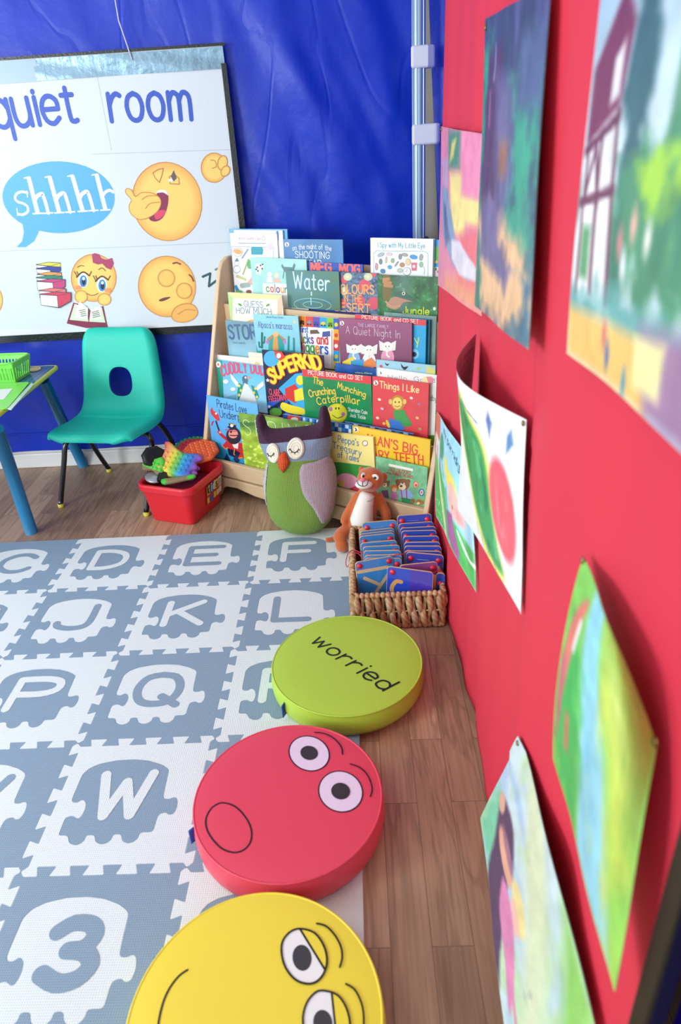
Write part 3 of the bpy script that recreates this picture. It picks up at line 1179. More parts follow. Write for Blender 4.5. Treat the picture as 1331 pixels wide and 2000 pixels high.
# ---------------------------------------------------------------- foam letter mat
T = 0.30
MZ = 0.012
ELE = [(0.13, 0.72), (0.164, 0.771), (0.226, 0.806), (0.341, 0.832), (0.463, 0.835), (0.564, 0.82), (0.658, 0.785), (0.708, 0.753), (0.729, 0.729), (0.739, 0.519), (0.75, 0.495), (0.78, 0.49), (0.817, 0.506), (0.84, 0.488), (0.851, 0.427), (0.84, 0.373), (0.808, 0.367), (0.787, 0.387), (0.75, 0.378), (0.739, 0.353), (0.737, 0.246), (0.656, 0.245), (0.655, 0.206), (0.631, 0.177), (0.595, 0.17), (0.557, 0.188), (0.538, 0.237), (0.489, 0.236), (0.489, 0.2), (0.464, 0.174), (0.428, 0.168), (0.389, 0.189), (0.37, 0.237), (0.319, 0.236), (0.32, 0.199), (0.297, 0.172), (0.26, 0.169), (0.224, 0.187), (0.2, 0.24), (0.137, 0.239), (0.135, 0.349), (0.138, 0.372), (0.168, 0.384), (0.192, 0.379), (0.215, 0.362), (0.235, 0.368), (0.245, 0.423), (0.236, 0.476), (0.213, 0.502), (0.195, 0.502), (0.178, 0.485), (0.15, 0.484), (0.132, 0.5), (0.128, 0.528)]
PROF = [(0.0, 0.0), (0.03, -0.034)]
for k in range(5):
    c = 0.1475 + 0.2 * k
    PROF += [(c - 0.036, -0.034), (c - 0.060, 0.03)]
    if k < 4:
        PROF += [(c + 0.060, 0.03), (c + 0.036, -0.034)]
PROF += [(0.975, 0.03), (1.0, 0.0)]


def rounded(P, r=0.006):
    """soften the corners of an outline"""
    out = []
    n = len(P)
    for i in range(n):
        a, b, c = np.array(P[i - 1]), np.array(P[i]), np.array(P[(i + 1) % n])
        l0, l1 = np.linalg.norm(a - b), np.linalg.norm(c - b)
        d0, d1 = min(r, l0 * 0.35), min(r, l1 * 0.35)
        p, q = b + (a - b) / l0 * d0, b + (c - b) / l1 * d1
        out += [tuple(p), tuple(0.25 * p + 0.5 * b + 0.25 * q), tuple(q)]
    return out


M_FG = mat('grey_foam', '#879fb3', 0.55, 0.35, bump=('grid', 80, 0.5, 0.001), vary=0.02)
M_FW = mat('white_foam', '#dde7e8', 0.55, 0.35, bump=('grid', 80, 0.5, 0.001), vary=0.01)
from mathutils.geometry import tessellate_polygon
NI, NJ = 4, 5


def hedge(i, j):       # shared edge below row j, left to right
    if j == NJ:
        return [(i * T, j * T), ((i + 1) * T, j * T)]
    return [((i + t) * T, (j + y) * T) for t, y in PROF]


def vedge(i, j):       # shared edge at column i, upwards
    if i == NI:
        return [(i * T + 0.012, j * T), (i * T + 0.012, (j + 1) * T)]
    return [((i - y) * T, (j + t) * T) for t, y in PROF]


LET = {'C': 'C', 'J': 'J'}


def foam_tile(i, j, ch, grey):
    low, right, top, left = hedge(i, j), vedge(i + 1, j), hedge(i, j + 1)[::-1], vedge(i, j)[::-1]
    out = []
    for e in (low, right, top, left):
        out += [p for p in e if not out or hypot(p[0] - out[-1][0], p[1] - out[-1][1]) > 1e-6]
    if hypot(out[0][0] - out[-1][0], out[0][1] - out[-1][1]) < 1e-6:
        out.pop()
    ox, oy = i * T, j * T
    out = rounded([(x - ox, y - oy) for x, y in out], 0.0025)
    w1, w2 = ('grey', 'white') if grey else ('white', 'grey')
    t = thing('foam_tile', f'{w1} foam floor tile with a {w2} elephant cut-out bearing the {w1} {"number" if ch.isdigit() else "letter"} {ch}', 'floor tile', (ox, oy, 0), 'interlocking foam tiles of the play mat')
    hole = [(x * T, y * T) for x, y in rounded(ELE, 0.02)]
    m1, m2 = (M_FG, M_FW) if grey else (M_FW, M_FG)
    mb = MB()
    n, k = len(out), len(hole)
    allp = out + hole
    tris = tessellate_polygon([[V3((x, y, 0)) for x, y in out], [V3((x, y, 0)) for x, y in hole]])
    fs = []
    for q in tris:
        (x0, y0), (x1, y1), (x2, y2) = (allp[z] for z in q)
        fs.append(tuple(q) if (x1 - x0) * (y2 - y0) - (x2 - x0) * (y1 - y0) > 0 else tuple(q)[::-1])
    vs_ = [(x, y, MZ) for x, y in allp] + [(x, y, 0.0005) for x, y in allp]
    for a0, cnt in ((0, n), (n, k)):
        for z in range(cnt):
            p, q = a0 + z, a0 + (z + 1) % cnt
            fs.append((n + k + p, n + k + q, q, p))
    mb.add(vs_, fs)
    mb.build('border', m1, t)
    c = (0.49, 0.5)
    ins = MB().prism([(T * (c[0] + (x / T - c[0]) * 0.994), T * (c[1] + (y / T - c[1]) * 0.994)) for x, y in hole], 0.0005, MZ - 0.0002)
    ins.build('elephant_insert', m2, t)
    ar = Art(T, T, lambda x, y: (x * T, y * T), 0.0003, clip=False)
    g, gw = glyph(ch)
    x0, x1, y0, y1 = (0.30, 0.63, 0.375, 0.705)
    if ch in 'FLJ':
        x1 = 0.60
    sw = 0.095 if ch.isdigit() else 0.068
    if ch.isdigit():
        x0, x1, y0, y1 = 0.355, 0.60, 0.37, 0.685
    ar.n = 1
    for s_ in g:
        ar._stroke_uv([((x0 + p[0] / gw * (x1 - x0)) * T, (y0 + p[1] * (y1 - y0)) * T) for p in s_], sw * T, '#fff', nd=14)
    lm = MB()
    ar.into(lm, z0=MZ)
    lm.build('letter_insert', m1, t)


for j, row in ((4, 'CDEF'), (3, 'IJKL'), (2, 'OPQR'), (1, 'VWX'), (0, '234')):
    for q, ch in enumerate(row):
        i = q + (4 - len(row))
        foam_tile(i, j, ch, (i + j) % 2 == 0)

# ---------------------------------------------------------------- round vinyl cushions


def cushion(name, label, cx, cy, r, zt, col, art, tagpos):
    c = thing('floor_cushion', label, 'cushion', (cx, cy, 0), 'round vinyl cushions with faces')
    mt = mat(name, col, 0.38, 0.45, bump=('noise', 9, 0.12, 0.006), vary=0.02)
    mtp = mat_print(name + '_print', 0.38, 0.0, 0.1, 9)
    z0 = MZ
    side = MB().lathe([(0.0, z0), (r * 0.9, z0), (r * 0.99, z0 + 0.004), (r * 1.02, z0 + 0.016), (r * 1.028, (z0 + zt) / 2), (r * 1.012, zt - 0.012), (r * 0.998, zt - 0.003)], 96)
    side.build('side_band', mt, c)

    def ztop(q):
        e = min(1.0, q / r)
        return zt - 0.001 + 0.004 * (1 - e ** 6)
    top = MB()
    rr = [0, 0.25, 0.5, 0.7, 0.8, 0.88, 0.94, 0.98, 1.0]
    top.lathe([(r * q, ztop(r * q)) for q in reversed(rr)], 96, col=col)
    a = Art(9, 9, None, 0.00025, clip=False)
    art(a, lambda x, y: tuple((at_z(x, y, zt + 0.003) - np.array([cx, cy, 0]))[:2]))
    a.into(top, fn=lambda u, v, w: (u, v, ztop(hypot(u, v)) + 0.0004 + w))
    top.build('top_cover', mtp, c)
    pp = MB().tube([(r * cos(g), r * sin(g), zt - 0.002) for g in np.linspace(0, 2 * pi, 97)[:-1]], 0.0022, 8, closed=True)
    pp.build('piping', mt, c)
    g = rad(tagpos)
    ta = MB()
    ta.grid(lambda u, v: ((r * 1.015 + 0.011 * v) * cos(g + 0.02 * v), (r * 1.015 + 0.011 * v) * sin(g + 0.02 * v), zt - 0.016 - 0.034 * u - 0.003 * v), 4, 4)
    o = ta.build('tag', mat(name + '_tag', '#2746a8', 0.5), c)
    sd = o.modifiers.new('solid', 'SOLIDIFY')
    sd.thickness = 0.002
    return c


def art_g(a, uv):
    k = K(500, 1180, 0.27047)
    a.uv = lambda x, y: uv(*k(x, y))
    a.text('worried', 392, 272, 918, 624, 100, '#1b1f16', 0.145, slant=0.16, gap=0.2, hs=1.15)


BK = '#1a1618'


def art_r(a, uv):
    k = K(350, 1400, 0.33058)
    a.uv = lambda x, y: uv(*k(x, y))
    for x, y, rx, ry, pr_, r2 in ((769, 217, 121, 102, 52, 42), (955, 443, 131, 119, 56, 49)):
        a.ell(x, y, rx, ry, '#e6d3ea', 20, None, 40, BK, 7)
        a.ell(x, y - 2, pr_, r2, '#3a3332', 10, None, 32)
    for P in ([(802, 90), (850, 94), (900, 115), (940, 150), (962, 185), (966, 222)], [(1012, 280), (1060, 295), (1100, 325), (1128, 370), (1142, 425), (1131, 470)]):
        a.line(P, 8, BK, smooth=True)
    a.line([(262, 508), (330, 530), (390, 590), (425, 660), (425, 730), (390, 780), (330, 800), (260, 780), (205, 730), (165, 665), (158, 600), (185, 545), (220, 518)], 9, BK, True, True)


def art_y(a, uv):
    k = K(230, 1720, 0.41322)
    a.uv = lambda x, y: uv(*k(x, y))
    e1 = [(862, 229), (930, 248), (975, 310), (990, 380), (975, 440), (940, 480), (895, 490), (840, 470), (795, 415), (776, 350), (780, 290), (815, 245)]
    e2 = [(965, 522), (1035, 540), (1075, 590), (1095, 650), (1098, 710), (1080, 770), (1020, 795), (950, 775), (892, 725), (876, 660), (890, 590), (925, 540)]
    for E_, lid, (px, py) in ((e1, [(862, 229), (930, 248), (975, 310), (990, 380), (980, 422)], (872, 366)), (e2, [(1012, 530), (1060, 560), (1090, 630), (1098, 710), (1080, 770), (1040, 792)], (970, 674))):
        a.poly(E_, '#efefec', True)
        a.ell(px, py, 45, 62, '#3c3c40', -6, None, 32)
        a.poly(smooth_pts(lid, False, 4), '#f0da42')
        a.line([lid[0], lid[-1]], 9, BK)
        a.line(E_, 9, BK, True, True)
    a.line([(942, 203), (985, 215), (1025, 255), (1055, 310), (1062, 365), (1051, 410)], 9, BK, smooth=True)
    a.line([(1080, 490), (1120, 515), (1150, 570), (1163, 630), (1162, 700), (1150, 740)], 9, BK, smooth=True)
    a.line([(330, 422), (290, 450), (250, 500), (220, 560), (200, 630), (190, 700), (195, 780), (230, 860)], 9, BK, smooth=True)


cushion('lime_vinyl', 'lime green round vinyl cushion printed with the word worried', 1.188, 0.763, 0.1722, 0.074, '#adcf42', art_g, 218)
cushion('red_vinyl', 'red round vinyl cushion with two startled eyes and an open round mouth', 1.080, 0.391, 0.1718, 0.080, '#e0465c', art_r, 196)
cushion('yellow_vinyl', 'yellow round vinyl cushion with sleepy half closed eyes and a smile', 1.061, 0.028, 0.1757, 0.080, '#f0da42', art_y, 150)

# ================================================================ bookshelf
ANG = rad(-32.5)
SU, SV = np.array([cos(ANG), sin(ANG), 0]), np.array([-sin(ANG), cos(ANG), 0])
ZR = 0.14
SA = at_z(402, 894, ZR)
SA[2] = 0
LEAN = 0.339
SWID = 0.887
M_BIRCH = mat('birch_plywood', '#d9bd97', 0.45, vary=0.08, bump=('noise', 40, 0.08))
sh = thing('bookshelf', 'pale wooden sloping bookshelf with tiers of picture books facing out', 'bookshelf', frame(SA, SU, SV, (0, 0, 1)))
ZT = [0.14, 0.318, 0.487, 0.657]
TOP = 0.80


def dfront(z):
    return LEAN * (z - ZR)


def side_panel(x0):
    P = [(0.0, 0.0)] + [(0.0, 0.06)] + [(dfront(z) - 0.004, z) for z in (0.13, 0.2, 0.35, 0.5, 0.65, 0.72)]
    P += [(dfront(0.76) - 0.002, 0.762), (dfront(0.785) + 0.006, 0.785), (dfront(0.8) + 0.03, 0.80), (0.297, 0.80), (0.297, 0.0)]
    n = len(P)
    mb = MB()
    mb.add([(x0, d, z) for d, z in P] + [(x0 + 0.018, d, z) for d, z in P], [tuple(range(n)), tuple(reversed(range(n, 2 * n)))] + [(i, n + i, n + (i + 1) % n, (i + 1) % n) for i in range(n)])
    return mb.build('side_panel', M_BIRCH, sh, bevel=0.004, seg=3)


side_panel(-0.018)
side_panel(SWID)
for ti, z in enumerate(ZT):
    d = dfront(z)
    if ti == 0:
        MB().box((0, d, z - 0.058), (SWID, d + 0.018, z)).build('lip_rail', M_BIRCH, sh, bevel=0.003)
    else:
        MB().box((0, d + 0.025, ZT[ti - 1] - 0.026), (SWID, d + 0.035, z - 0.007)).build('lip_rail', M_BIRCH, sh, bevel=0.003)
    MB().box((0, d + (0.018 if ti == 0 else 0.035), z - 0.04), (SWID, dfront(ZT[ti + 1]) + 0.025 if ti < 3 else 0.285, z - 0.026)).build('shelf_board', M_BIRCH, sh)
# plinth board with its cut-out arch
ar_ = [(0, 0.0), (0.05, 0.0), (0.065, 0.03), (0.09, 0.045), (0.14, 0.048), (0.22, 0.034), (0.3, 0.03), (0.6, 0.03), (0.7, 0.036), (0.77, 0.048), (0.82, 0.045), (0.845, 0.03), (0.86, 0.0), (SWID, 0.0)]
P = ar_ + [(SWID, 0.078), (0, 0.078)]
n = len(P)
MB().add([(x, -0.006, z) for x, z in P] + [(x, 0.012, z) for x, z in P], [tuple(range(n)), tuple(reversed(range(n, 2 * n)))] + [(i, n + i, n + (i + 1) % n, (i + 1) % n) for i in range(n)]).build('plinth', M_BIRCH, sh, bevel=0.003)
MB().box((0, 0.285, 0.1), (SWID, 0.297, 0.785)).build('back_panel', M_BIRCH, sh)

# ---------------------------------------------------------------- books
M_PAGES = mat('book_pages', '#e9e4d8', 0.7)
K1, K2 = K(400, 430, 0.34560), K(390, 690, 0.36063)
K3, K4, K5, K6, K7 = K(390, 480, 0.12772), K(390, 680, 0.12772), K(700, 440, 0.12772), K(690, 590, 0.13524), K(540, 440, 0.14275)
KP = K(740, 850, 0.12021)
BN = nrm(SV - 0.05 * np.array([0, 0, 1.0]))          # into the shelf
P0 = SA + np.array([0, 0, ZR])


def book(label, tl, tr, tier, d, th, cover, art=None, k=None, drop=0.012, hh=None, group='picture books on the sloping bookshelf', name='picture_book', mt=None, pages='#e9e4d8'):
    if tier:
        d = 0.037 + (d - 0.022) * (0.85 if tier < 3 else 0.75)
    q = SA + SV * (dfront(ZT[tier]) + d) + np.array([0, 0, ZT[tier] - 0.02])
    a, b = on_plane(*tl, q, BN), on_plane(*tr, q, BN)
    w = np.linalg.norm(b - a)
    ex = (b - a) / w
    ez = -BN
    ey = np.cross(ez, ex)
    zb = ZT[tier] - drop
    h = hh or min((a[2] - zb) / ey[2], (b[2] - zb) / ey[2])
    o = a - ey * h
    root = thing(name, label, 'book', frame(o, ex, ey, ez), group)
    mt = mt or M_GLOSS
    ct = min(0.0016, th * 0.3)
    mb = MB()
    mb.box((0, 0, -ct), (w, h, 0), cover)
    mb.box((0, 0, -th), (w, h, -th + ct), cover)
    mb.box((-0.0004, 0, -th), (0.0012, h, 0), cover)
    if art:
        to = lambda x, y: (lambda p: (np.dot(p - o, ex), np.dot(p - o, ey)))(on_plane(*(k(x, y) if k else (x, y)), q, BN))
        A = Art(w, h, to)
        art(A)
        A.into(mb)
    mb.build('cover', mt, root)
    MB().box((0.0014, 0.002, -th + ct + 0.0001), (w - 0.0015, h - 0.0015, -ct - 0.0001), pages).build('pages', M_PRINT, root)
    return root


WH = '#f2f3f0'


def logo(A, x, y, r):
    A.ell(x, y, r, r * 1.05, '#f6f4ec')
    A.line([(x - r * .2, y - r * .5), (x + r * .1, y), (x - r * .1, y + r * .6)], r * 0.35, '#4a3a2a')
    A.line([(x + r * .1, y), (x + r * .35, y + r * .5)], r * 0.28, '#4a3a2a')


# ---- bottom tier
def art_pirate(A):
    A.field(lambda U, V: np.stack([0.42 - 0.1 * V + 0 * U, 0.72 - 0.04 * V + 0 * U, 0.94 + 0 * U], -1), 4, 10)
    A.text('Pirates Love', 96, 290, 256, 326, 36, '#22284e', 0.12)
    A.text('Underpants', 112, 346, 300, 378, 36, '#22284e', 0.12)
    A.uv_ = A.uv
    k4 = lambda x, y: ((390 + .12772 * x - 390) / .36063, (680 + .12772 * y - 690) / .36063)
    g = lambda L: [k4(*p) for p in L]
    for q in range(7):
        x = 165 + q * 22
        A.poly(g([(x, 1480), (x - 25 + q * 9, 1330 + q * 18), (x + 22, 1480)]), '#1f8f5c')
    A.poly(g([(170, 1480), (300, 1440), (420, 1560), (700, 1640), (700, 1800), (350, 1720)]), '#2a9ad0')
    A.poly(g([(165, 950), (190, 900), (215, 960), (250, 970), (290, 1010), (315, 1110), (270, 1110), (215, 1050), (180, 1010)]), '#d93c43')
    A.ell(*k4(255, 1000), 5, 6, '#fff')
    A.poly(g([(195, 1120), (225, 1110), (195, 1185), (175, 1180)]), '#b9324a')
    A.line(g([(255, 1120), (280, 1200), (300, 1250)]), 8, '#23264a')
    A.line(g([(300, 1280), (340, 1330), (430, 1400), (480, 1420)]), 15, '#c8323a')
    A.ell(*k4(318, 1285), 7, 6, '#f0b29a')
    A.poly(g([(430, 1400), (560, 1440), (655, 1450), (670, 1560), (690, 1680), (600, 1690), (560, 1560), (470, 1540), (390, 1520), (350, 1490)]), '#cc3338')
    A.poly(g([(480, 1420), (600, 1450), (590, 1540), (530, 1520)]), '#f1eee6')
    A.poly(g([(430, 1530), (560, 1560), (630, 1600), (580, 1690), (450, 1630)]), '#1b2144')
    A.line(g([(350, 1490), (400, 1540), (440, 1520)]), 4, '#f1a331')
    A.line(g([(540, 1540), (530, 1620), (600, 1680), (660, 1670)]), 4, '#f1a331')
    A.ell(*k4(525, 1340), 40, 46, '#2c2a3c', -10)
    A.ell(*k4(520, 1310), 26, 24, '#ef9a8c')
    A.ell(*k4(488, 1275), 6, 7, '#1a1a22')
    A.line(g([(470, 1330), (540, 1335), (610, 1330)]), 4, '#3a2028')
    A.poly(g([(425, 1200), (460, 1190), (450, 1130), (500, 1150), (555, 1160), (560, 1210), (590, 1240), (500, 1250)]), '#1b2144')
    A.ell(*k4(500, 1180), 9, 9, '#eee')
    A.line(g([(455, 1135), (500, 1160), (560, 1165)]), 3, '#e7c04a')
    A.line(g([(400, 1240), (470, 1255), (560, 1270)]), 4, '#d8505a')
    for x in (420, 560):
        A.poly(g([(x - 40, 1700), (x, 1600), (x + 60, 1720), (x + 20, 1760)]), '#16365e')


book('blue picture book cover with a black-hatted cartoon pirate and parrot', (403.3, 772), (503, 789), 0, 0.030, 0.004, '#62b8ee', art_pirate, K2)


def art_spring(A):
    def f(U, V):
        n = vnoise(U, V, 9, 9, 3, 4)[..., None]
        m = vnoise(U, V, 22, 22, 8, 2)[..., None]
        base = np.where(V[..., None] < 0.30 + 0.05 * np.sin(U[..., None] * 5), srgb('#86b243') * (0.7 + 0.5 * n), srgb('#a9c63f') * (0.65 + 0.6 * n))
        return np.clip(base + (m > 0.66) * 0.25 * (V[..., None] > 0.45), 0, 1)
    A.field(f, 60, 50)
    A.poly([(215, 372), (300, 375), (420, 400), (330, 388), (230, 400)], '#4b7a35')
    A.text('SPRING', 245, 440, 615, 478, 74, '#f4f7ea', 0.045, gap=0.5)


book('green meadow picture book with thin white capital lettering behind the owl', (465.7, 806.5), (609, 826), 0, 0.023, 0.005, '#8fb53e', art_spring, K2)


def chk(A, x0, y0, x1, y1, n):
    for i in range(n):
        for j in range(2):
            t0, t1 = i / n, (i + 1) / n
            xa, xb = x0 + (x1 - x0) * t0, x0 + (x1 - x0) * t1
            ya, yb = y0 + (y1 - y0) * t0 + j * 22, y0 + (y1 - y0) * t1 + j * 22
            A.poly([(xa, ya), (xb, yb), (xb, yb + 22), (xa, ya + 22)], ['#1d5fb5', '#cfe6f5', '#3f8fd6'][(i + j * 2) % 3])


def art_kipper(A):
    A.poly([(440, 330), (480, 335), (478, 380), (438, 372)], '#17428f')
    A.poly([(478, 330), (545, 340), (548, 372), (478, 366)], '#dd3e3c')
    A.ell(515, 358, 20, 12, '#f0f0ee')
    chk(A, 548, 342, 660, 362, 9)
    chk(A, 660, 362, 830, 388, 9)


book('blue picture book with a red badge and checked edge, top showing behind the owl', (553, 809), (687.6, 830.5), 0, 0.046, 0.009, '#2f7cc4', art_kipper, K2)


def art_dkblue(A):
    for i in range(8):
        A.poly([(790 + i * 45, 372 + i * 8), (815 + i * 45, 378 + i * 8), (815 + i * 45, 392 + i * 8), (790 + i * 45, 386 + i * 8)], ['#3d7fc0', '#9fc6e6'][i % 2])


book('dark blue book of which only the top edge shows above the yellow teeth book', (671, 823.5), (806.5, 847.6), 0, 0.058, 0.010, '#174a8f', art_dkblue, K2)


def art_alan(A):
    A.text("ALAN'S BIG,", 898, 482, 1192, 552, 50, '#e2483c', 0.2)
    A.text('SCARY TEETH', 880, 560, 1212, 602, 46, '#e2483c', 0.2)
    logo(A, 848, 412, 14)
    A.ell(1000, 690, 120, 70, '#7fae57')


book('bright yellow picture book with big red hand lettered title', (688.6, 831.3), (841, 859.5), 0, 0.035, 0.007, '#f2c832', art_alan, K2)


def art_peppa(A):
    A.poly([(600, 585), (760, 590), (930, 612), (930, 760), (600, 760)], '#3f9d45')
    A.text("Peppa's", 752, 480, 862, 502, 35, '#2470b4', 0.14)
    A.text('Treasury', 722, 512, 876, 556, 35, '#2470b4', 0.14)
    A.text('of Tales', 750, 562, 862, 588, 33, '#2470b4', 0.14)
    A.ell(897, 487, 14, 14, '#f4f1e6', 0, None, 16, '#b33b3b', 3)
    A.poly([(640, 700), (720, 640), (800, 700), (830, 760), (640, 760)], '#57b34c')
    A.ell(800, 690, 60, 40, '#f3a6c4', 10)
    A.ell(770, 705, 18, 14, '#e7c34a')
    A.poly([(820, 730), (880, 700), (930, 720), (930, 760), (800, 760)], '#d8425a')


book('pale yellow treasury of tales with blue title above a green hill', (640, 843), (729, 854), 0, 0.024, 0.009, '#f6e68c', art_peppa, K2)


def art_goldi(A):
    A.field(lambda U, V: srgb('#7cc492') * (0.85 + 0.3 * vnoise(U, V, 14, 12, 4, 3)[..., None]), 40, 30)
    k = lambda L: L
    A.uv0 = A.uv
    A.uv = lambda x, y: A.uv0((740 + .12021 * x - 390) / .36063, (850 + .12021 * y - 690) / .36063)
    A.poly([(168, 462), (560, 545), (556, 585), (164, 500)], '#f3f2ea')
    A.text('GOLDILOCKS', 185, 575, 520, 640, 52, '#c4343e', 0.2)
    A.text('THREE BEARS', 215, 640, 562, 706, 48, '#c4343e', 0.2)
    A.text('and the', 135, 618, 205, 632, 26, '#c4343e', 0.2)
    for x, y, s in ((395, 800, 1.0), (110, 790, 0.62)):
        for e in (-85, 85):
            A.ell(x + e * s, y - 50 * s, 38 * s, 36 * s, '#8a6442')
        A.ell(x, y, 110 * s, 95 * s, '#8f6846')
        A.ell(x - 10 * s, y + 40 * s, 62 * s, 50 * s, '#efdcb0')
        A.ell(x - 25 * s, y + 25 * s, 22 * s, 16 * s, '#2a2020')
        for e in (-30, 22):
            A.ell(x + e * s, y - 12 * s, 13 * s, 15 * s, '#fff')
            A.ell(x + e * s, y - 9 * s, 6 * s, 7 * s, '#222')
    A.poly([(340, 900), (420, 880), (520, 900), (575, 990), (520, 1030), (340, 1000)], '#8fb4e6')
    A.line([(368, 890), (385, 1020)], 16, '#c23a48')
    A.line([(455, 880), (460, 1040)], 16, '#c23a48')
    A.poly([(370, 1010), (530, 1040), (540, 1110), (380, 1080)], '#1f8a4e')
    A.ell(555, 1070, 32, 42, '#8f6846')
    A.poly([(50, 900), (150, 890), (170, 1020), (50, 1000)], '#75557c')
    A.ell(255, 860, 55, 60, '#e88c3c')
    A.ell(258, 885, 36, 40, '#f4cfb4')
    A.poly([(215, 920), (300, 930), (310, 1050), (190, 1030)], '#d48cc0')
    A.ell(670, 1090, 70, 45, '#b0763f', 10)
    A.ell(645, 1105, 26, 20, '#efdcb0')
    A.ell(607, 803, 38, 50, '#f2d6a6', 0, None, 20, '#d8504a', 8)
    A.ell(610, 812, 18, 24, '#d8504a')
    A.ell(700, 928, 38, 50, '#dfeaf2', 0, None, 20, '#2b66b8', 14)
    A.ell(700, 928, 18, 22, '#d88a4a')


book('small green board book with a bear in braces and a red haired girl', (735, 891), (836, 913), 0, 0.021, 0.002, '#7cc492', art_goldi, K2)

# ---- second tier


def art_cuddly(A):
    A.uv0 = A.uv
    A.field(lambda U, V: np.stack([0.35 + 0.35 * V + 0 * U, 0.75 + 0.12 * V + 0.1 * (vnoise(U, V, 6, 9, 2) - .5), 0.9 + 0.05 * V], -1), 20, 24)
    A.poly([(236, 120), (345, 180), (375, 900), (255, 900)], '#1f9e86')
    A.ell(290, 248, 38, 46, WH)
    A.poly([(278, 225), (298, 232), (302, 270), (275, 262)], '#d9583c')
    A.text('CUDDLY DUDLEY', 345, 428, 1220, 500, 130, '#e05a78', 0.26, arc=0.55)
    A.ell(700, 520, 36, 105, '#5d7f92')
    A.ell(700, 470, 46, 56, '#56768a')
    A.poly([(690, 530), (745, 560), (840, 700), (900, 900), (580, 900), (640, 700)], '#eef0ee')
    A.poly([(730, 428), (800, 450), (735, 480)], '#ee9c86')
    A.ell(708, 448, 12, 18, '#fff')
    A.poly([(475, 385), (510, 420), (600, 530), (610, 600), (560, 570), (490, 470)], '#f4f5f3')
    A.poly([(980, 500), (900, 560), (860, 630), (900, 640), (990, 570)], '#f4f5f3')
    A.poly([(600, 530), (660, 560), (640, 700), (590, 800), (580, 680)], '#2f9c8c')
    A.poly([(790, 560), (860, 600), (910, 740), (880, 780), (830, 690)], '#2f9c8c')
    for x, y in ((612, 575), (640, 645), (610, 715), (862, 615), (885, 745), (835, 680)):
        A.ell(x, y, 20, 22, '#f3dc72')
    A.ell(400, 510, 40, 32, '#f0f2ee')
    A.ell(515, 625, 42, 28, '#f0ece4')
    A.poly([(370, 760), (560, 700), (560, 800), (370, 820)], '#7fb8d4')


book('sky blue picture book with a penguin spreading white wings', (421.7, 702.6), (519, 715.5), 1, 0.036, 0.006, '#8fd0e8', art_cuddly, K4)


def art_super(A):
    A.poly([(300, -60), (700, -60), (700, 400), (300, 400)], '#1f2a4a')
    for q in range(8):
        g = rad(200 + q * 22)
        A.poly([(520, 210), (520 + 420 * cos(g), 210 - 420 * sin(g)), (520 + 420 * cos(g + .2), 210 - 420 * sin(g + .2))], '#2f62c8')
    A.poly([(430, 190), (520, 110), (600, 100), (640, 330), (560, 340), (480, 250)], '#38aeea')
    A.text('SUPERKID', 395, 168, 668, 88, 62, '#f8df3a', 0.3, outline='#c8402f', ow=0.14, arc=0.5, gap=0.22)
    A.ell(392, 28, 42, 44, '#4fb2e6')
    A.poly([(405, -15), (440, -20), (470, 20), (440, 40), (415, 20)], '#e0463c')
    A.ell(432, 12, 12, 14, '#fff')
    A.text('CLAIRE', 382, 222, 442, 228, 26, '#e0506a', 0.2)
    A.text('FREEDMAN', 382, 262, 480, 250, 24, '#e0506a', 0.2)
    A.poly([(465, 190), (520, 165), (560, 230), (520, 270), (470, 240)], '#d8342f')
    A.ell(548, 145, 22, 26, '#f6e33c')
    A.poly([(515, 200), (560, 185), (570, 250), (520, 260)], '#f6e33c')
    A.poly([(450, 265), (500, 280), (570, 300), (570, 330), (500, 325), (445, 300)], '#f6e33c', True)
    for x, y in ((372, 145), (378, 288)):
        A.poly([(x + 12 * (1 if i % 2 == 0 else 0.45) * sin(i * pi / 5), y - 12 * (1 if i % 2 == 0 else 0.45) * cos(i * pi / 5)) for i in range(10)], '#e8eef6')
    A.ell(415, 318, 34, 24, '#5b9c3c')


book('navy picture book with yellow comic lettering and a masked flying child', (511.8, 682.8), (631.5, 694.4), 1, 0.029, 0.004, '#20305a', art_super, K2)


def art_cater(A):
    A.field(lambda U, V: srgb('#1d8f55') * (0.8 + 0.4 * vnoise(U, V, 4, 5, 6, 3)[..., None]), 24, 20)
    A.poly([(550, 80), (935, 118), (935, 168), (550, 122)], '#e2434e')
    A.text('PICTURE BOOK and CD SET', 590, 113, 886, 146, 20, '#f8ece0', 0.2)
    A.text('The', 615, 160, 668, 175, 34, '#f0cf4e', 0.2)
    A.text('Crunching', 598, 238, 738, 222, 33, '#f0cf4e', 0.2, arc=0.15)
    A.text('Munching', 748, 188, 898, 240, 33, '#f0cf4e', 0.2)
    A.text('Caterpillar', 640, 280, 872, 280, 35, '#f0cf4e', 0.2, arc=0.4)
    A.ell(745, 325, 56, 54, '#e4e23c', 0, '#d3cc2a')
    for x, y in ((712, 302), (780, 330)):
        A.ell(x, y, 10, 12, '#b878b4')
    A.line([(722, 335), (748, 350), (775, 342)], 3, '#3a4a20', smooth=True)
    for x in (740, 756):
        A.ell(x, 298, 4, 7, '#3a4a20')
    A.text('Sheridan Cain', 806, 312, 910, 330, 19, '#eef2e4', 0.17)
    A.text('Jack Tickle', 816, 343, 900, 358, 19, '#eef2e4', 0.17)


book('green picture book and CD set with a smiling round yellow caterpillar face', (590, 720.7), (725.4, 735), 1, 0.023, 0.004, '#1d8f55', art_cater, K2)


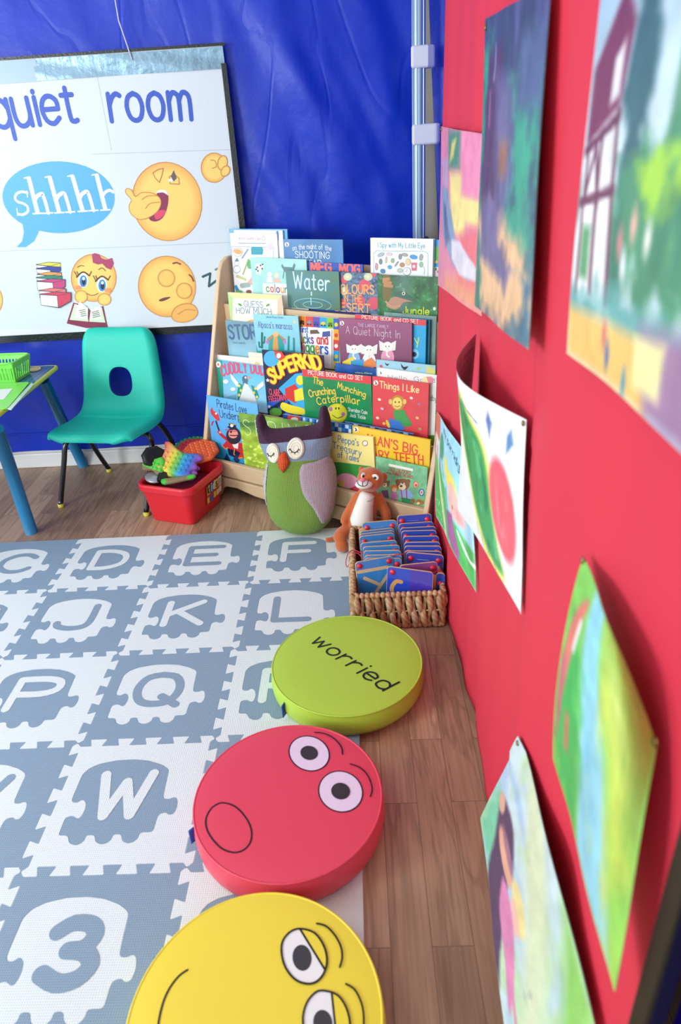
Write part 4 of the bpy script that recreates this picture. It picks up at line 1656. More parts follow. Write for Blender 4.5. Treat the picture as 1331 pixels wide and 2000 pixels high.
def art_things(A):
    A.field(lambda U, V: srgb('#e0484f') * (0.93 + 0.14 * vnoise(U, V, 5, 5, 6, 3)[..., None]), 14, 14)
    A.text('Things I Like', 978, 186, 1188, 215, 35, '#f4dc9c', 0.2)
    logo(A, 956, 160, 13)
    A.ell(1075, 268, 38, 42, '#c08a3c')
    A.ell(1072, 270, 26, 32, '#f0d36c')
    for x in (1035, 1112):
        A.ell(x, 262, 10, 14, '#e8c46a')
    for x in (1062, 1082):
        A.ell(x, 264, 3.5, 5, '#4a3420')
    A.line([(1058, 284), (1072, 290), (1086, 283)], 3, '#8a5a30', smooth=True)
    A.line([(1128, 350), (1145, 388)], 12, '#3f9c4c')
    A.poly([(1050, 310), (1110, 305), (1130, 350), (1150, 390), (1120, 400), (1060, 370)], '#3f9c4c')
    A.poly([(1030, 350), (1090, 370), (1115, 410), (1060, 425), (1025, 400)], '#3f78c8')
    A.ell(1022, 382, 8, 24, '#e8cf4a', -20)
    for x, y, c in ((975, 250, '#f0e2d0'), (990, 300, '#d8a8c8'), (965, 350, '#f0e2d0'), (1148, 242, '#f0e2d0'), (1190, 275, '#b86a9c'), (1180, 350, '#e8c46a'), (1000, 380, '#f2c46a'), (1195, 410, '#8fa86a'), (960, 400, '#c890b0')):
        A.ell(x, y, 9, 7, c, 30)


book('red picture book with a small brown animal in a green jumper', (728, 735), (838, 750), 1, 0.022, 0.008, '#df454d', art_things, K2)


def art_hello(A):
    logo(A, 402, 1020, 26)
    A.text('Hello, Goodbye', 512, 1118, 1420, 1180, 66, '#2a2a30', 0.09)
    A.ell(1060, 1120, 70, 50, '#efe3a8', -30)
    A.poly([(1060, 1080), (1130, 1075), (1170, 1110), (1150, 1180), (1100, 1190)], '#e88a98')
    A.text('Goodbye', 1000, 1400, 1240, 1440, 80, '#2a2a30', 0.09)
    A.ell(1150, 2080, 200, 160, '#5f9c3c')


book('white picture book with thin black hand lettering beside the red panel', (737.4, 717.8), (853.5, 733.2), 1, 0.040, 0.006, '#eef0ec', art_hello, K6)


def art_birds(A):
    for x, y, s in ((490, 900, 1), (740, 945, 1.8)):
        A.poly([(x - 30 * s, y - 35 * s), (x - 5 * s, y - 5 * s), (x + 35 * s, y - 10 * s), (x + 15 * s, y + 15 * s), (x, y + 20 * s), (x - 20 * s, y)], '#23262e')
    A.poly([(1060, 930), (1130, 930), (1190, 990), (1190, 1080), (1060, 1040)], '#d5d27a')
    A.poly([(380, 910), (420, 905), (430, 950), (390, 940)], '#d8566a')
    A.ell(940, 965, 30, 20, '#b7c86a')


book('pale blue picture book with flying black birds along its top edge', (735, 702), (851, 714), 1, 0.053, 0.004, '#9fcfe0', art_birds, K6)


def art_night(A):
    A.field(lambda U, V: srgb('#1f4f9c') * (0.8 + 0.5 * vnoise(U, V, 6, 2, 6, 3)[..., None]), 16, 8)
    A.text('written by Jill Barton', 30, 1028, 275, 1042, 22, '#dfe9a8', 0.16)


book('deep blue starry picture book peeping out above the caterpillar book', (655, 709), (742, 721), 1, 0.058, 0.004, '#1f4f9c', art_night, K6)
book('white paged book standing behind the penguin picture book', (424, 693), (512, 702), 1, 0.052, 0.006, '#f1efe8', None, K4)


def art_cream(A):
    A.line([(770, 120), (950, 140)], 3, '#b9b6a8')
    A.ell(880, 240, 40, 30, '#e8c88a')


book('cream booklet tucked behind the navy comic picture book', (485, 687.5), (530, 692), 1, 0.048, 0.003, '#efe9d2', art_cream, K4)

# ---- third tier


def art_storm(A):
    A.field(lambda U, V: srgb('#86b6c8') * (0.75 + 0.35 * V[..., None] + 0.15 * vnoise(U, V, 3, 4, 6, 3)[..., None]), 14, 14)
    A.text('STORM', 465, 1420, 1010, 1420, 165, '#4a6a94', 0.24)
    A.text('Susan Lendroth', 512, 1492, 700, 1502, 26, '#4d6f84', 0.14)


book('grey blue picture book with brushed dark blue capitals', (440.4, 625), (520, 632.5), 2, 0.036, 0.005, '#86b6c8', art_storm, K3)


def art_alpaca(A):
    A.field(lambda U, V: np.stack([0.58 - 0.1 * V + 0 * U, 0.83 - 0.05 * V + 0 * U, 0.88 + 0 * U], -1), 4, 8)
    A.text('Usborne Phonics Readers', 348, 552, 448, 556, 10, '#4e86a4', 0.14)
    A.text("Alpaca's maracas", 304, 606, 496, 618, 30, '#4a3f9c', 0.11)
    A.ell(508, 575, 7, 10, '#e8d0a8')
    A.poly([(350, 672), (402, 632), (462, 676), (450, 680), (402, 645), (362, 682)], '#b8895a')
    A.poly([(365, 680), (402, 645), (450, 680), (450, 740), (360, 740)], '#2aa6a0')
    A.line([(325, 640), (325, 715)], 12, '#1f6f66')
    A.line([(308, 690), (310, 715), (325, 720)], 8, '#1f6f66')
    A.line([(340, 660), (338, 690), (325, 698)], 8, '#1f6f66')
    A.line([(476, 660), (474, 740)], 11, '#2f8f86')
    A.line([(505, 670), (506, 740)], 11, '#2f8f86')
    A.poly([(390, 655), (400, 630), (412, 650), (420, 745), (385, 745)], '#e0a25c')
    A.ell(403, 645, 16, 14, '#edbd7c')
    for x in (357, 452):
        A.ell(x, 688, 9, 12, '#d07ac0')
    A.poly([(275, 740), (290, 700), (300, 740)], '#1f7f5c')
    A.poly([(340, 735), (500, 735), (500, 800), (270, 800), (275, 740)], '#3fae9c')


book('light blue reader with an alpaca shaking maracas among green cacti', (494.3, 613), (582.5, 617.6), 2, 0.025, 0.004, '#8fd2dc', art_alpaca, K1)


def art_trucks(A):
    cs = ['#f08a2e', '#e0463c', '#6a4fb0', '#27a8dc', '#8ac43a', '#2f62c0']
    for i in range(6):
        x = 532 + i * 40
        A.poly([(x, 535 + i * 3), (x + 40, 538 + i * 3), (x + 40, 602 + i * 3), (x, 598 + i * 3)], cs[i])
        A.ell(x + 19, 575 + i * 3, 13, 10, ['#5a4030', '#8a8f9c', '#3a4a9c', '#e8d03a', '#4a7a2a', '#e8e8e8'][i])
        A.ell(x + 12, 585 + i * 3, 5, 5, '#22242a')
        A.ell(x + 27, 586 + i * 3, 5, 5, '#22242a')
    for i in range(5):
        A.poly([(730, 555 + i * 60), (762, 558 + i * 60), (762, 618 + i * 60), (730, 615 + i * 60)], ['#2f62c0', '#f0a82e', '#d83a3a', '#2fa0d8', '#f0d02e'][i])
        A.ell(746, 590 + i * 60, 10, 12, ['#f0d02e', '#d83a3a', '#f4f4f4', '#f0d02e', '#3a8a3a'][i])
    A.poly([(520, 600), (720, 618), (722, 850), (520, 850)], '#f4f3f0')
    A.text('My first', 505, 628, 588, 634, 30, '#3a62c0', 0.2)
    A.text('Trucks and', 500, 690, 700, 700, 46, '#c8324a', 0.2, cols=['#d83a3a', '#d83a3a', '#f08a2e', '#3aa04a', '#2f62c0', '#7a3fa0', '#d83a3a', '#d83a3a', '#d83a3a'])
    A.text('Diggers', 532, 740, 700, 755, 54, '#d83a3a', 0.2, cols=['#c8325a', '#c8325a', '#3aa04a', '#3aa04a', '#f08a2e', '#2f62c0', '#2f62c0'])
    A.poly([(600, 620), (640, 618), (655, 640), (600, 642)], '#6a5a48')
    A.poly([(670, 630), (712, 625), (714, 655), (668, 660)], '#4a5aa0')
    A.poly([(540, 765), (600, 765), (600, 800), (540, 800)], '#e8b43a')


book('white board book of diggers with a strip of rainbow coloured vehicle squares', (575, 616), (661.6, 622), 2, 0.044, 0.007, '#f0efe8', art_trucks, K1)


def art_quiet(A):
    A.field(lambda U, V: srgb('#84496a') * (0.85 + 0.3 * (1 - V[..., None])) + 0.04 * vnoise(U, V, 4, 4, 6, 3)[..., None], 14, 12)
    logo(A, 777, 582, 12)
    A.text('THE LARGE FAMILY', 868, 600, 1040, 612, 16, '#d8c0e0', 0.14)
    A.text('A Quiet Night In', 800, 640, 1105, 668, 40, '#e0cfe0', 0.075)
    for x, y, s in ((845, 730, 1), (930, 735, 1.1), (1035, 715, 1.1)):
        A.ell(x, y + 55 * s, 34 * s, 46 * s, ['#7fb4e0', '#e8ece8', '#e89cb8'][int(x > 900) + int(x > 1000)])
        for e in (-1, 1):
            A.poly([(x + e * 12 * s, y - 15 * s), (x + e * 44 * s, y - 32 * s), (x + e * 40 * s, y + 18 * s), (x + e * 14 * s, y + 22 * s)], '#e4e6de')
        A.ell(x, y, 25 * s, 26 * s, '#f0f0e8')
        A.line([(x, y + 8 * s), (x - 3 * s, y + 40 * s), (x + 8 * s, y + 52 * s)], 10 * s, '#e8e8e0', smooth=True)
        for e in (-8, 8):
            A.ell(x + e * s, y - 2 * s, 2.6 * s, 3.4 * s, '#4a4048')
    A.poly([(780, 800), (840, 770), (860, 830), (780, 830)], '#e8d44a')
    A.poly([(900, 800), (945, 775), (990, 830), (880, 830)], '#e8884a')
    A.poly([(828, 795), (900, 785), (900, 830), (830, 830)], '#3f9cd0')


book('plum purple picture book with three pale elephants', (661.6, 621), (805, 631.5), 2, 0.023, 0.007, '#8a4d6c', art_quiet, K1)


def art_cdset(A):
    A.poly([(0, 150), (1060, 250), (1060, 345), (0, 250)], '#e0474f')
    A.text('PICTURE BOOK and CD SET', 130, 240, 945, 310, 52, '#f8efe4', 0.18)
    A.text('ay', 800, 620, 965, 600, 130, '#d8e43a', 0.14)
    A.ell(890, 750, 62, 72, '#7fd0ee')
    A.ell(885, 755, 34, 36, '#20304a')


book('turquoise book with a red picture book and CD set band across the top', (693.7, 613.8), (833, 625.2), 2, 0.034, 0.006, '#2fa9de', art_cdset, K6)
book('dark teal book whose edge shows beside the turquoise CD set book', (760, 618), (840.5, 624.5), 2, 0.046, 0.006, '#1f6d8c', None)


def art_greytop(A):
    A.field(lambda U, V: srgb('#7d9c94') * (0.8 + 0.4 * vnoise(U, V, 8, 8, 6, 3)[..., None]), 14, 14)


book('grey green book behind the CD set book below the jungle cover', (751, 609.5), (853, 618), 2, 0.058, 0.004, '#7d9c94', art_greytop)


def art_guess(A):
    A.poly([(130, 408), (158, 440), (158, 600), (130, 600)], '#b4dc8c')
    A.poly([(130, 408), (437, 425), (412, 448), (158, 440)], '#e6e8a0')
    A.poly([(437, 425), (437, 600), (412, 600), (412, 448)], '#efc7a8')
    A.text('GUESS', 225, 490, 330, 496, 28, '#3f7cb4', 0.14)
    A.text('HOW MUCH', 182, 526, 378, 534, 26, '#3f7cb4', 0.14)
    for x, e in ((200, 1), (358, -1)):
        A.ell(x, 478 + 2 * (x > 300), 12, 6, '#4f9c4c', 30 * e)
    A.ell(280, 590, 50, 30, '#e8b070')


book('cream book with a pale green and peach border and blue serif title', (445, 571), (551, 577), 2, 0.052, 0.007, '#f6f4da', art_guess, K1)

# ---- top tier


def art_water(A):
    def f(U, V):
        n = vnoise(U, V, 4, 5, 12, 3)[..., None]
        c = srgb('#4a8a9c') * (1 - n) + srgb('#6a8f5a') * n
        b = np.exp(-((U - 0.25) ** 2 * 14 + (V - 0.35) ** 2 * 9))[..., None]
        c = c * (1 - 0.5 * b) + srgb('#5fa8e0') * 0.5 * b
        return c * (1 - 0.35 * np.clip(V - 0.55, 0, 1)[..., None]) * 0.95
    A.field(f, 40, 30)
    A.text('Water', 505, 382, 706, 400, 76, '#cfeaf6', 0.14)
    for r in (30, 55, 82, 105):
        A.ell(612, 478, r, r * 0.34, None, 3, None, 28, '#86c4c8' if r % 2 else '#3f7c86', 3)
    A.line([(604, 408), (604, 424)], 7, '#bfe6ee')
    A.line([(602, 440), (604, 476)], 6, '#9fd6de')


book('teal photo book of a water drop making rings', (558, 527.8), (662, 530.3), 3, 0.023, 0.006, '#477f8c', art_water, K1, drop=0.004)


def art_desert(A):
    A.field(lambda U, V: np.clip(srgb('#56708c') * (0.5 + 1.1 * vnoise(U, V, 26, 26, 31, 2)[..., None]), 0, 1), 60, 50)
    for x, y, r in ((905, 370, 34), (950, 300, 22), (880, 460, 30), (955, 470, 34), (790, 335, 20), (780, 470, 22)):
        A.ell(x, y, r, r * 1.1, '#d9566a')
    for x, y in ((810, 320), (925, 320), (790, 400)):
        A.ell(x, y, 24, 22, '#cfd8b0')
        A.ell(x, y, 10, 9, '#e8e4c0')
    A.text('COLOURS', 742, 410, 958, 418, 42, '#f2a96a', 0.24)
    A.text('IN THE', 790, 458, 890, 462, 32, '#f2a96a', 0.2)
    A.text('DESERT', 738, 512, 936, 526, 42, '#f2a96a', 0.22)


book('square photo book of pink desert flowers with orange capitals', (652, 530.5), (737.6, 534), 3, 0.034, 0.006, '#56708c', art_desert, K1, drop=0.004)


def art_jungle(A):
    def f(U, V):
        n = vnoise(U, V, 9, 4, 17, 4)[..., None]
        m = vnoise(U, V, 18, 18, 19, 2)[..., None]
        c = srgb('#2f6a3a') * (0.6 + 0.9 * n)
        s = np.exp(-((U - 0.42) ** 2) * 40)[..., None]
        c = c * (1 - 0.6 * s) + srgb('#6a7a86') * 0.6 * s
        return np.clip(c + (m > .7) * 0.12, 0, 1)
    A.field(f, 60, 40)
    A.poly([(380, 770), (480, 770), (520, 900), (500, 1100), (430, 1160), (380, 1100)], '#7a6a3a', True)
    for P in ([(390, 830), (470, 820)], [(395, 870), (500, 880)], [(410, 920), (520, 930)]):
        A.line(P, 40, '#c08a5c', smooth=True)
    A.poly([(500, 1130), (560, 1090), (700, 1120), (840, 1160), (700, 1180), (640, 1250), (560, 1290), (430, 1230)], '#b98a72', True)
    A.poly([(560, 1050), (690, 1010), (860, 1160), (720, 1130), (600, 1090)], '#3f6a5a', True)
    A.ell(698, 1042, 26, 26, '#e6e2c8')
    A.ell(696, 1042, 12, 14, '#1a1a1a')
    A.line([(430, 1170), (520, 1250), (640, 1230)], 30, '#c89a78', smooth=True)
    A.text('Jungle', 690, 1352, 1085, 1368, 104, '#d4e43a', 0.2)
    A.ell(1168, 1275, 22, 26, '#eef0ea')


book('dark green jungle photo book with a tree frog and yellow title', (738, 536.3), (857, 541.8), 3, 0.026, 0.006, '#3a6a44', art_jungle, K5, drop=0.004)


def art_animals(A):
    A.field(lambda U, V: srgb('#a9e0da') * (0.92 + 0.14 * vnoise(U, V, 6, 6, 6, 3)[..., None]), 14, 14)
    A.poly([(852, 290), (900, 265), (985, 290), (975, 350), (945, 370), (940, 450), (915, 450), (905, 390), (890, 440), (870, 440), (865, 350)], '#eef2ee')
    for x, y in ((885, 330), (935, 300), (960, 350), (895, 385), (965, 285), (870, 360)):
        A.ell(x, y, 13, 14, '#39424a')
    A.poly([(1255, 320), (1250, 290), (1270, 280), (1290, 320), (1420, 330), (1450, 260), (1470, 300), (1440, 400), (1400, 390), (1300, 400), (1285, 500), (1270, 500), (1290, 380)], '#5f8086')
    A.ell(1070, 440, 38, 42, '#e6ece8')
    A.ell(1180, 450, 34, 40, '#efdcc0')
    A.poly([(1020, 560), (1040, 480), (1110, 480), (1130, 560)], '#dfe6ea')
    A.poly([(1130, 560), (1150, 490), (1230, 500), (1250, 565)], '#efb8a8')
    A.poly([(970, 572), (1700, 592), (1700, 1000), (975, 980)], '#f4f5f2')
    A.text('colours', 1028, 700, 1405, 722, 96, '#3a9c4a', 0.2, cols=['#3a9c4a', '#d8444e', '#7a9c3a', '#8a3a8a', '#e89c3a', '#3a9c8a', '#d8444e'])


book('mint green animal colours book with a spotted cow and a zebra', (489, 502.5), (598.7, 506.7), 3, 0.045, 0.006, '#a9e0da', art_animals, K3)


def art_meg(A):
    A.text('MEG', 482, 640, 750, 645, 118, '#ee6a62', 0.34)
    A.text('MOG', 870, 655, 1140, 662, 110, '#ee6a62', 0.34)


book('royal blue book with chunky coral red letters half hidden behind the water book', (602.5, 512), (709, 516.6), 3, 0.052, 0.006, '#2a50b4', art_meg, K7)


def art_shoot(A):
    A.field(lambda U, V: srgb('#3f7cb4') * (0.85 + 0.3 * vnoise(U, V, 4, 4, 3, 3)[..., None]), 14, 12)
    logo(A, 146, 262, 30)
    A.text('on the night of the', 226, 345, 755, 352, 56, '#eef4fa', 0.13, arc=0.35)
    A.text('SHOOTING', 262, 442, 730, 456, 74, '#eef4fa', 0.13)
    A.text('STAR', 380, 575, 620, 580, 84, '#eef4fa', 0.13)


book('blue picture book with white hand lettering at the very top of the shelf', (553, 467), (669.6, 468), 3, 0.066, 0.005, '#3f7cb4', art_shoot, K7)


def doodles(A, L):
    for x, y, rx, ry, c, r in L:
        A.ell(x, y, rx, ry, c, r, None, 14, '#6f7f8c', 3)


def art_initial(A):
    A.text('Initial Sound I Spy', 196, 110, 318, 112, 15, '#b87f9c', 0.13)
    A.ell(333, 103, 10, 12, None, 0, None, 14, '#8a96a4', 2)
    A.line([(192, 130), (344, 132)], 3, '#8a96a4')
    A.line([(152, 600), (154, 148), (388, 154), (392, 600)], 2.5, '#a9b0c4')
    A.ell(370, 150, 17, 22, '#e2cfe4')
    A.ell(188, 180, 27, 24, '#e8ecf0', 15, None, 16, '#8f9cac', 2)
    A.ell(188, 178, 24, 14, '#e0a860', 15)
    A.line([(212, 214), (245, 165)], 6, '#8a9cc0')
    A.poly([(262, 160), (268, 150), (325, 152), (332, 165), (328, 195), (265, 195)], '#2fa0b0')
    A.line([(217, 305), (248, 220)], 6, '#a8b86a')
    A.ell(182, 245, 12, 12, '#eef4f8', 0, None, 14, '#8fa4b4', 2)
    A.ell(182, 278, 20, 20, '#eef4f8', 0, None, 14, '#8fa4b4', 2)
    A.poly([(170, 232), (183, 212), (196, 232)], '#5f80a4')
    A.poly([(175, 320), (182, 308), (240, 330), (235, 345)], '#c8cf94')
    A.ell(255, 250, 14, 26, '#5fae6a')
    A.line([(210, 370), (250, 365)], 20, '#9fb4b0')
    A.poly([(243, 350), (268, 318), (275, 372)], '#eab0a0')
    A.poly([(168, 372), (180, 365), (205, 410), (180, 410)], '#2f96c4')
    A.ell(250, 405, 16, 12, '#8a5a4a')
    A.ell(195, 405, 20, 10, '#6fae70')


def sheet(label, name, tl, tr, d, art, k, col='#f4f6f8', th=0.004, grp='paper activity packs on the top tier'):
    return book(label, tl, tr, 3, d, th, col, art, k, group=grp, name=name, mt=M_PRINT)


def art_wlogo(A):
    A.poly([(405, 60), (418, 62), (418, 115), (405, 112)], '#2f7cc4')


book('bright blue folder standing behind the white activity sheets', (448, 447), (561, 447.5), 3, 0.092, 0.006, '#3fa0dc', None)
sheet('white card with a small blue logo behind the picture activity sheet', 'activity_card', (457, 449.5), (552, 450), 0.084, art_wlogo, K1)
sheet('white activity sheet of small drawings of a snowman, bowl and sofa', 'activity_card', (449, 455), (541, 457), 0.076, art_initial, K1)


def art_ispy(A):
    A.text('I Spy with My Little Eye', 298, 335, 1020, 350, 66, '#35a3b4', 0.15)
    A.line([(240, 900), (240, 430), (280, 390), (1030, 400), (1070, 440), (1065, 900)], 5, '#4fa0a8')
    doodles(A, [(350, 450, 55, 28, '#a8bcc4', -25), (480, 440, 44, 22, '#e8cdd4', 10), (645, 480, 26, 44, '#8a8f94', 0), (715, 450, 48, 26, '#a8a49c', 10), (850, 485, 60, 34, '#3f9cd8', 10), (965, 490, 28, 52, '#a4a8ac', 8),
                (345, 555, 26, 44, '#6f8f8a', 0), (430, 530, 14, 50, '#cfc29c', 5), (530, 540, 28, 36, '#9cb08a', 0), (675, 605, 40, 36, '#c08a6a', 0), (765, 560, 38, 50, '#e8cfa0', 0), (282, 630, 22, 56, '#d89ca0', 0), (485, 640, 34, 30, '#4fa8d8', 20), (380, 700, 40, 34, '#4f86b4', 25),
                (640, 690, 42, 34, '#c4ccb4', 0), (965, 600, 30, 44, '#8cc89a', 0), (590, 590, 12, 50, '#9aa4ac', 35)])
    A.poly([(810, 570), (905, 570), (895, 695), (820, 695)], '#d9727e')
    A.ell(855, 630, 22, 24, '#f2e6e4')
    A.ell(748, 705, 56, 60, '#f7f7f9', 0, None, 24, '#6a6f94', 5)
    A.line([(748, 660), (748, 705), (720, 705)], 4, '#6a6f94')
    A.line([(1000, 630), (1020, 680), (1010, 750)], 5, '#6aae8a')


sheet('white activity sheet stack titled I Spy with rows of little pictures', 'activity_card', (724, 464.6), (847, 467), 0.060, art_ispy, K5, th=0.012)


def art_dino(A):
    A.ell(1200, 430, 70, 110, '#5fc04a')
    A.ell(1195, 560, 26, 22, '#e8d44a')
    A.poly([(1130, 640), (1240, 640), (1240, 790), (1130, 790)], '#f0efe8')
    for i, c in enumerate(('#e8a23a', '#4fae4a', '#d8444e', '#2f86d0')):
        A.poly([(1140 + 35 * (i % 3), 650 + 40 * (i // 2)), (1172 + 35 * (i % 3), 650 + 40 * (i // 2)), (1172 + 35 * (i % 3), 690 + 40 * (i // 2)), (1140 + 35 * (i % 3), 690 + 40 * (i // 2))], c)
    A.ell(1170, 445, 4, 5, '#1a3a1a')


book('blue book with a green cartoon animal, a sliver beside the red panel', (800, 466.5), (862, 468.5), 3, 0.078, 0.006, '#2fa6e4', art_dino, K5)

# ================================================================ chair
M_TEAL = mat('teal_plastic', '#06c8b0', 0.5, 0.5, bump=('noise', 500, 0.06))
M_STEEL = mat('black_steel', '#0a1420', 0.25, 0.6, coat=0.4)
M_FERR = mat('yellow_ferrule', '#d9cf4a', 0.5)
CYAW = rad(-9.5)
CR, CB = np.array([cos(CYAW), sin(CYAW), 0]), np.array([-sin(CYAW), cos(CYAW), 0])
C0 = (at_z(120, 990, 0) + at_z(288, 1007, 0)) / 2
C0[2] = 0
C0[0] += 0.008
ch = thing('chair', 'teal moulded plastic child chair with an oval hole in its back and black legs', 'chair', frame(C0, CR, CB, (0, 0, 1)))
SP = smooth_pts([(-0.012, 0.270), (-0.008, 0.288), (0.008, 0.299), (0.06, 0.297), (0.13, 0.289), (0.20, 0.286), (0.245, 0.296), (0.272, 0.325), (0.287, 0.37), (0.302, 0.43), (0.318, 0.50), (0.334, 0.565), (0.338, 0.578)], False, 8)
SL = np.r_[0, np.cumsum([np.linalg.norm(SP[i + 1] - SP[i]) for i in range(len(SP) - 1)])]
SL /= SL[-1]


def chair_pt(u, v):
    """u -1..1 across, v 0..1 from the front lip to the top of the back"""
    y, z = np.interp(v, SL, [p[0] for p in SP]), np.interp(v, SL, [p[1] for p in SP])
    w = np.interp(v, [0, 0.04, 0.1, 0.25, 0.42, 0.52, 0.6, 0.75, 0.9, 1.0], [0.140, 0.154, 0.160, 0.166, 0.166, 0.160, 0.156, 0.150, 0.142, 0.138])
    if v > 0.86:
        e = (v - 0.86) / 0.14
        w -= 0.05 * (1 - sqrt(max(0, 1 - e ** 2.6)))
    if v < 0.09:
        e = 1 - v / 0.09
        w -= 0.035 * (1 - sqrt(max(0, 1 - e ** 2.4)))
    i = min(int(np.searchsorted(SL, v)), len(SP) - 2)
    t = SP[min(i + 1, len(SP) - 1)] - SP[max(i - 1, 0)]
    t = t / np.linalg.norm(t)
    nx, nz = t[1], -t[0]                # away from the sitter (down and back)
    a = abs(u)
    drop = 0.0
    if a > 0.80:
        e = (a - 0.80) / 0.20
        drop = 0.026 * (1 - sqrt(max(0, 1 - e ** 2)))
    if v > 0.93:
        e = (v - 0.93) / 0.07
        drop = max(drop, 0.022 * (1 - sqrt(max(0, 1 - e ** 2))))
    drop += (-0.010 * (1 - a * a)) * (-1) * (1 if 0.05 < v < 0.4 else 0.6)
    uu = np.sign(u) * min(1, a)
    return (uu * w, y + nx * drop, z + nz * drop)


NU, NV = 44, 84
HU, HV, HRU, HRV = 0.02, 0.665, 0.30, 0.092
mb = MB()
vid = {}
VV = []


def hole(u, v):
    return (abs((u - HU) / HRU) ** 2.6 + abs((v - HV) / HRV) ** 2.6) ** (1 / 2.6)


fs = []
for j in range(NV):
    for i in range(NU):
        c = [(-1 + 2 * (i + a) / NU, (j + b) / NV) for a, b in ((0, 0), (1, 0), (1, 1), (0, 1))]
        if hole(sum(p[0] for p in c) / 4, sum(p[1] for p in c) / 4) < 1.0:
            continue
        fs.append([(i + a, j + b) for a, b in ((0, 0), (1, 0), (1, 1), (0, 1))])
cnt = {}
for f in fs:
    for q in f:
        cnt[q] = cnt.get(q, 0) + 1
        if q not in vid:
            vid[q] = None
for q in vid:
    u, v = -1 + 2 * q[0] / NU, q[1] / NV
    hl = hole(u, v)
    if cnt[q] < 4 and hl < 1.35 and 0 < q[0] < NU and 0 < q[1] < NV:
        u, v = HU + (u - HU) / hl, HV + (v - HV) / hl
    vid[q] = len(VV)
    VV.append(chair_pt(u, v))
mb.add(VV, [tuple(vid[q] for q in f) for f in fs], smooth=True)
o = mb.build('seat_shell', M_TEAL, ch)
sd = o.modifiers.new('solid', 'SOLIDIFY')
sd.thickness, sd.offset = 0.006, 1
bv = o.modifiers.new('bevel', 'BEVEL')
bv.width, bv.segments, bv.angle_limit = 0.0022, 2, rad(50)


def loc(P, R_, B_, O_):
    d = np.array(P) - O_
    return (np.dot(d, R_), np.dot(d, B_), P[2])


G0 = lambda x, y: at_z(x, y, 0)
for P in ([G0(120, 990), at_y(125, 905, 1.785), at_y(129, 866, 1.80), at_y(150, 846, 1.83), at_y(185, 832, 1.86)],
          [G0(287, 1007), at_z(292, 930, 0.12), at_z(297, 876, 0.20), at_z(294, 856, 0.238), at_z(283, 847, 0.253), C0 + CR * 0.08 + CB * 0.12 + np.array([0, 0, 0.262])],
          [G0(214, 921), at_y(196, 892, 2.04), at_y(178, 864, 2.00), at_y(168, 845, 1.96), at_y(180, 826, 1.90)],
          [G0(362, 930), at_y(340, 872, 2.0), at_y(326, 846, 1.985), at_y(312, 829, 1.955), at_y(294, 822, 1.91)]):
    P = [np.array(loc(q, CR, CB, C0)) for q in P]
    P[0][2] = 0.012
    lo = MB().tube(smooth_pts(P, False, 6), 0.0095, 14).build('leg', M_STEEL, ch)
    MB().lathe([(0.0, 0.0), (0.0105, 0.0), (0.0112, 0.004), (0.0112, 0.014), (0.0, 0.014)], 16, (P[0][0], P[0][1])).build('ferrule', M_FERR, lo)

# ================================================================ table with its things
M_TABLE = bpy.data.materials.new('blue_grid_top')
M_TABLE.use_nodes = True
nt = M_TABLE.node_tree
b_ = nt.nodes['Principled BSDF']
tc = nt.nodes.new('ShaderNodeTexCoord')
bk = nt.nodes.new('ShaderNodeTexBrick')
bk.inputs['Color1'].default_value = (*hx('#1d4f8c'), 1)
bk.inputs['Color2'].default_value = (*hx('#1f5594'), 1)
bk.inputs['Mortar'].default_value = (*hx('#5f9cc4'), 1)
bk.inputs['Scale'].default_value = 1
bk.inputs['Brick Width'].default_value = 0.018
bk.inputs['Row Height'].default_value = 0.018
bk.inputs['Mortar Size'].default_value = 0.0009
bk.offset = 0
nt.links.new(tc.outputs['Object'], bk.inputs['Vector'])
nt.links.new(bk.outputs['Color'], b_.inputs['Base Color'])
b_.inputs['Roughness'].default_value = 0.25
M_LIME = mat('lime_edge', '#c3d338', 0.4)
M_TLEG = mat('blue_painted_tube', '#0d78aa', 0.3, 0.5, coat=0.3)
TZ = 0.475
pa, pb, pc_ = at_z(0, 803, TZ), at_z(112, 713, TZ), at_z(0, 689, TZ)
tb_ = thing('table', 'low table with a blue squared top, lime green edge and blue tube legs', 'table', (0, 0, 0))
eu = nrm((pb - pa)[:2])                         # along the visible edge, away from the camera
ew = np.array([-eu[1], eu[0]])                  # towards the inside of the table
TL_ = 0.62
corner = lambda s_, w__: tuple(pb[:2] - eu * s_ + ew * w__)
ol = rounded([corner(0, 0), corner(0, 0.75), corner(TL_, 0.75), corner(TL_, 0)], 0.02)
MB().prism(ol, TZ - 0.014, TZ).build('top', M_TABLE, tb_)
MB().tube([(x, y, TZ - 0.0068) for x, y in ol], 0.0076, 10, closed=True).build('edge_band', M_LIME, tb_)
for foot, top in ((at_z(62, 1040, 0), at_z(-6, 838, TZ - 0.03)), (at_z(163, 910, 0), at_z(84, 742, TZ - 0.03))):
    MB().tube([tuple(foot), tuple(top)], 0.0205, 20).build('leg', M_TLEG, tb_)
for s_, w__ in ((TL_ - 0.08, 0.66), (0.08, 0.66)):
    q = corner(s_, w__)
    MB().tube([(q[0] - 0.05, q[1], 0), (q[0], q[1], TZ - 0.02)], 0.0205, 20).build('leg', M_TLEG, tb_)

M_LGRN = mat('lime_plastic', '#7fe25a', 0.35, 0.5)


def basket_frame(px, py, z):
    return at_z(px, py, z)


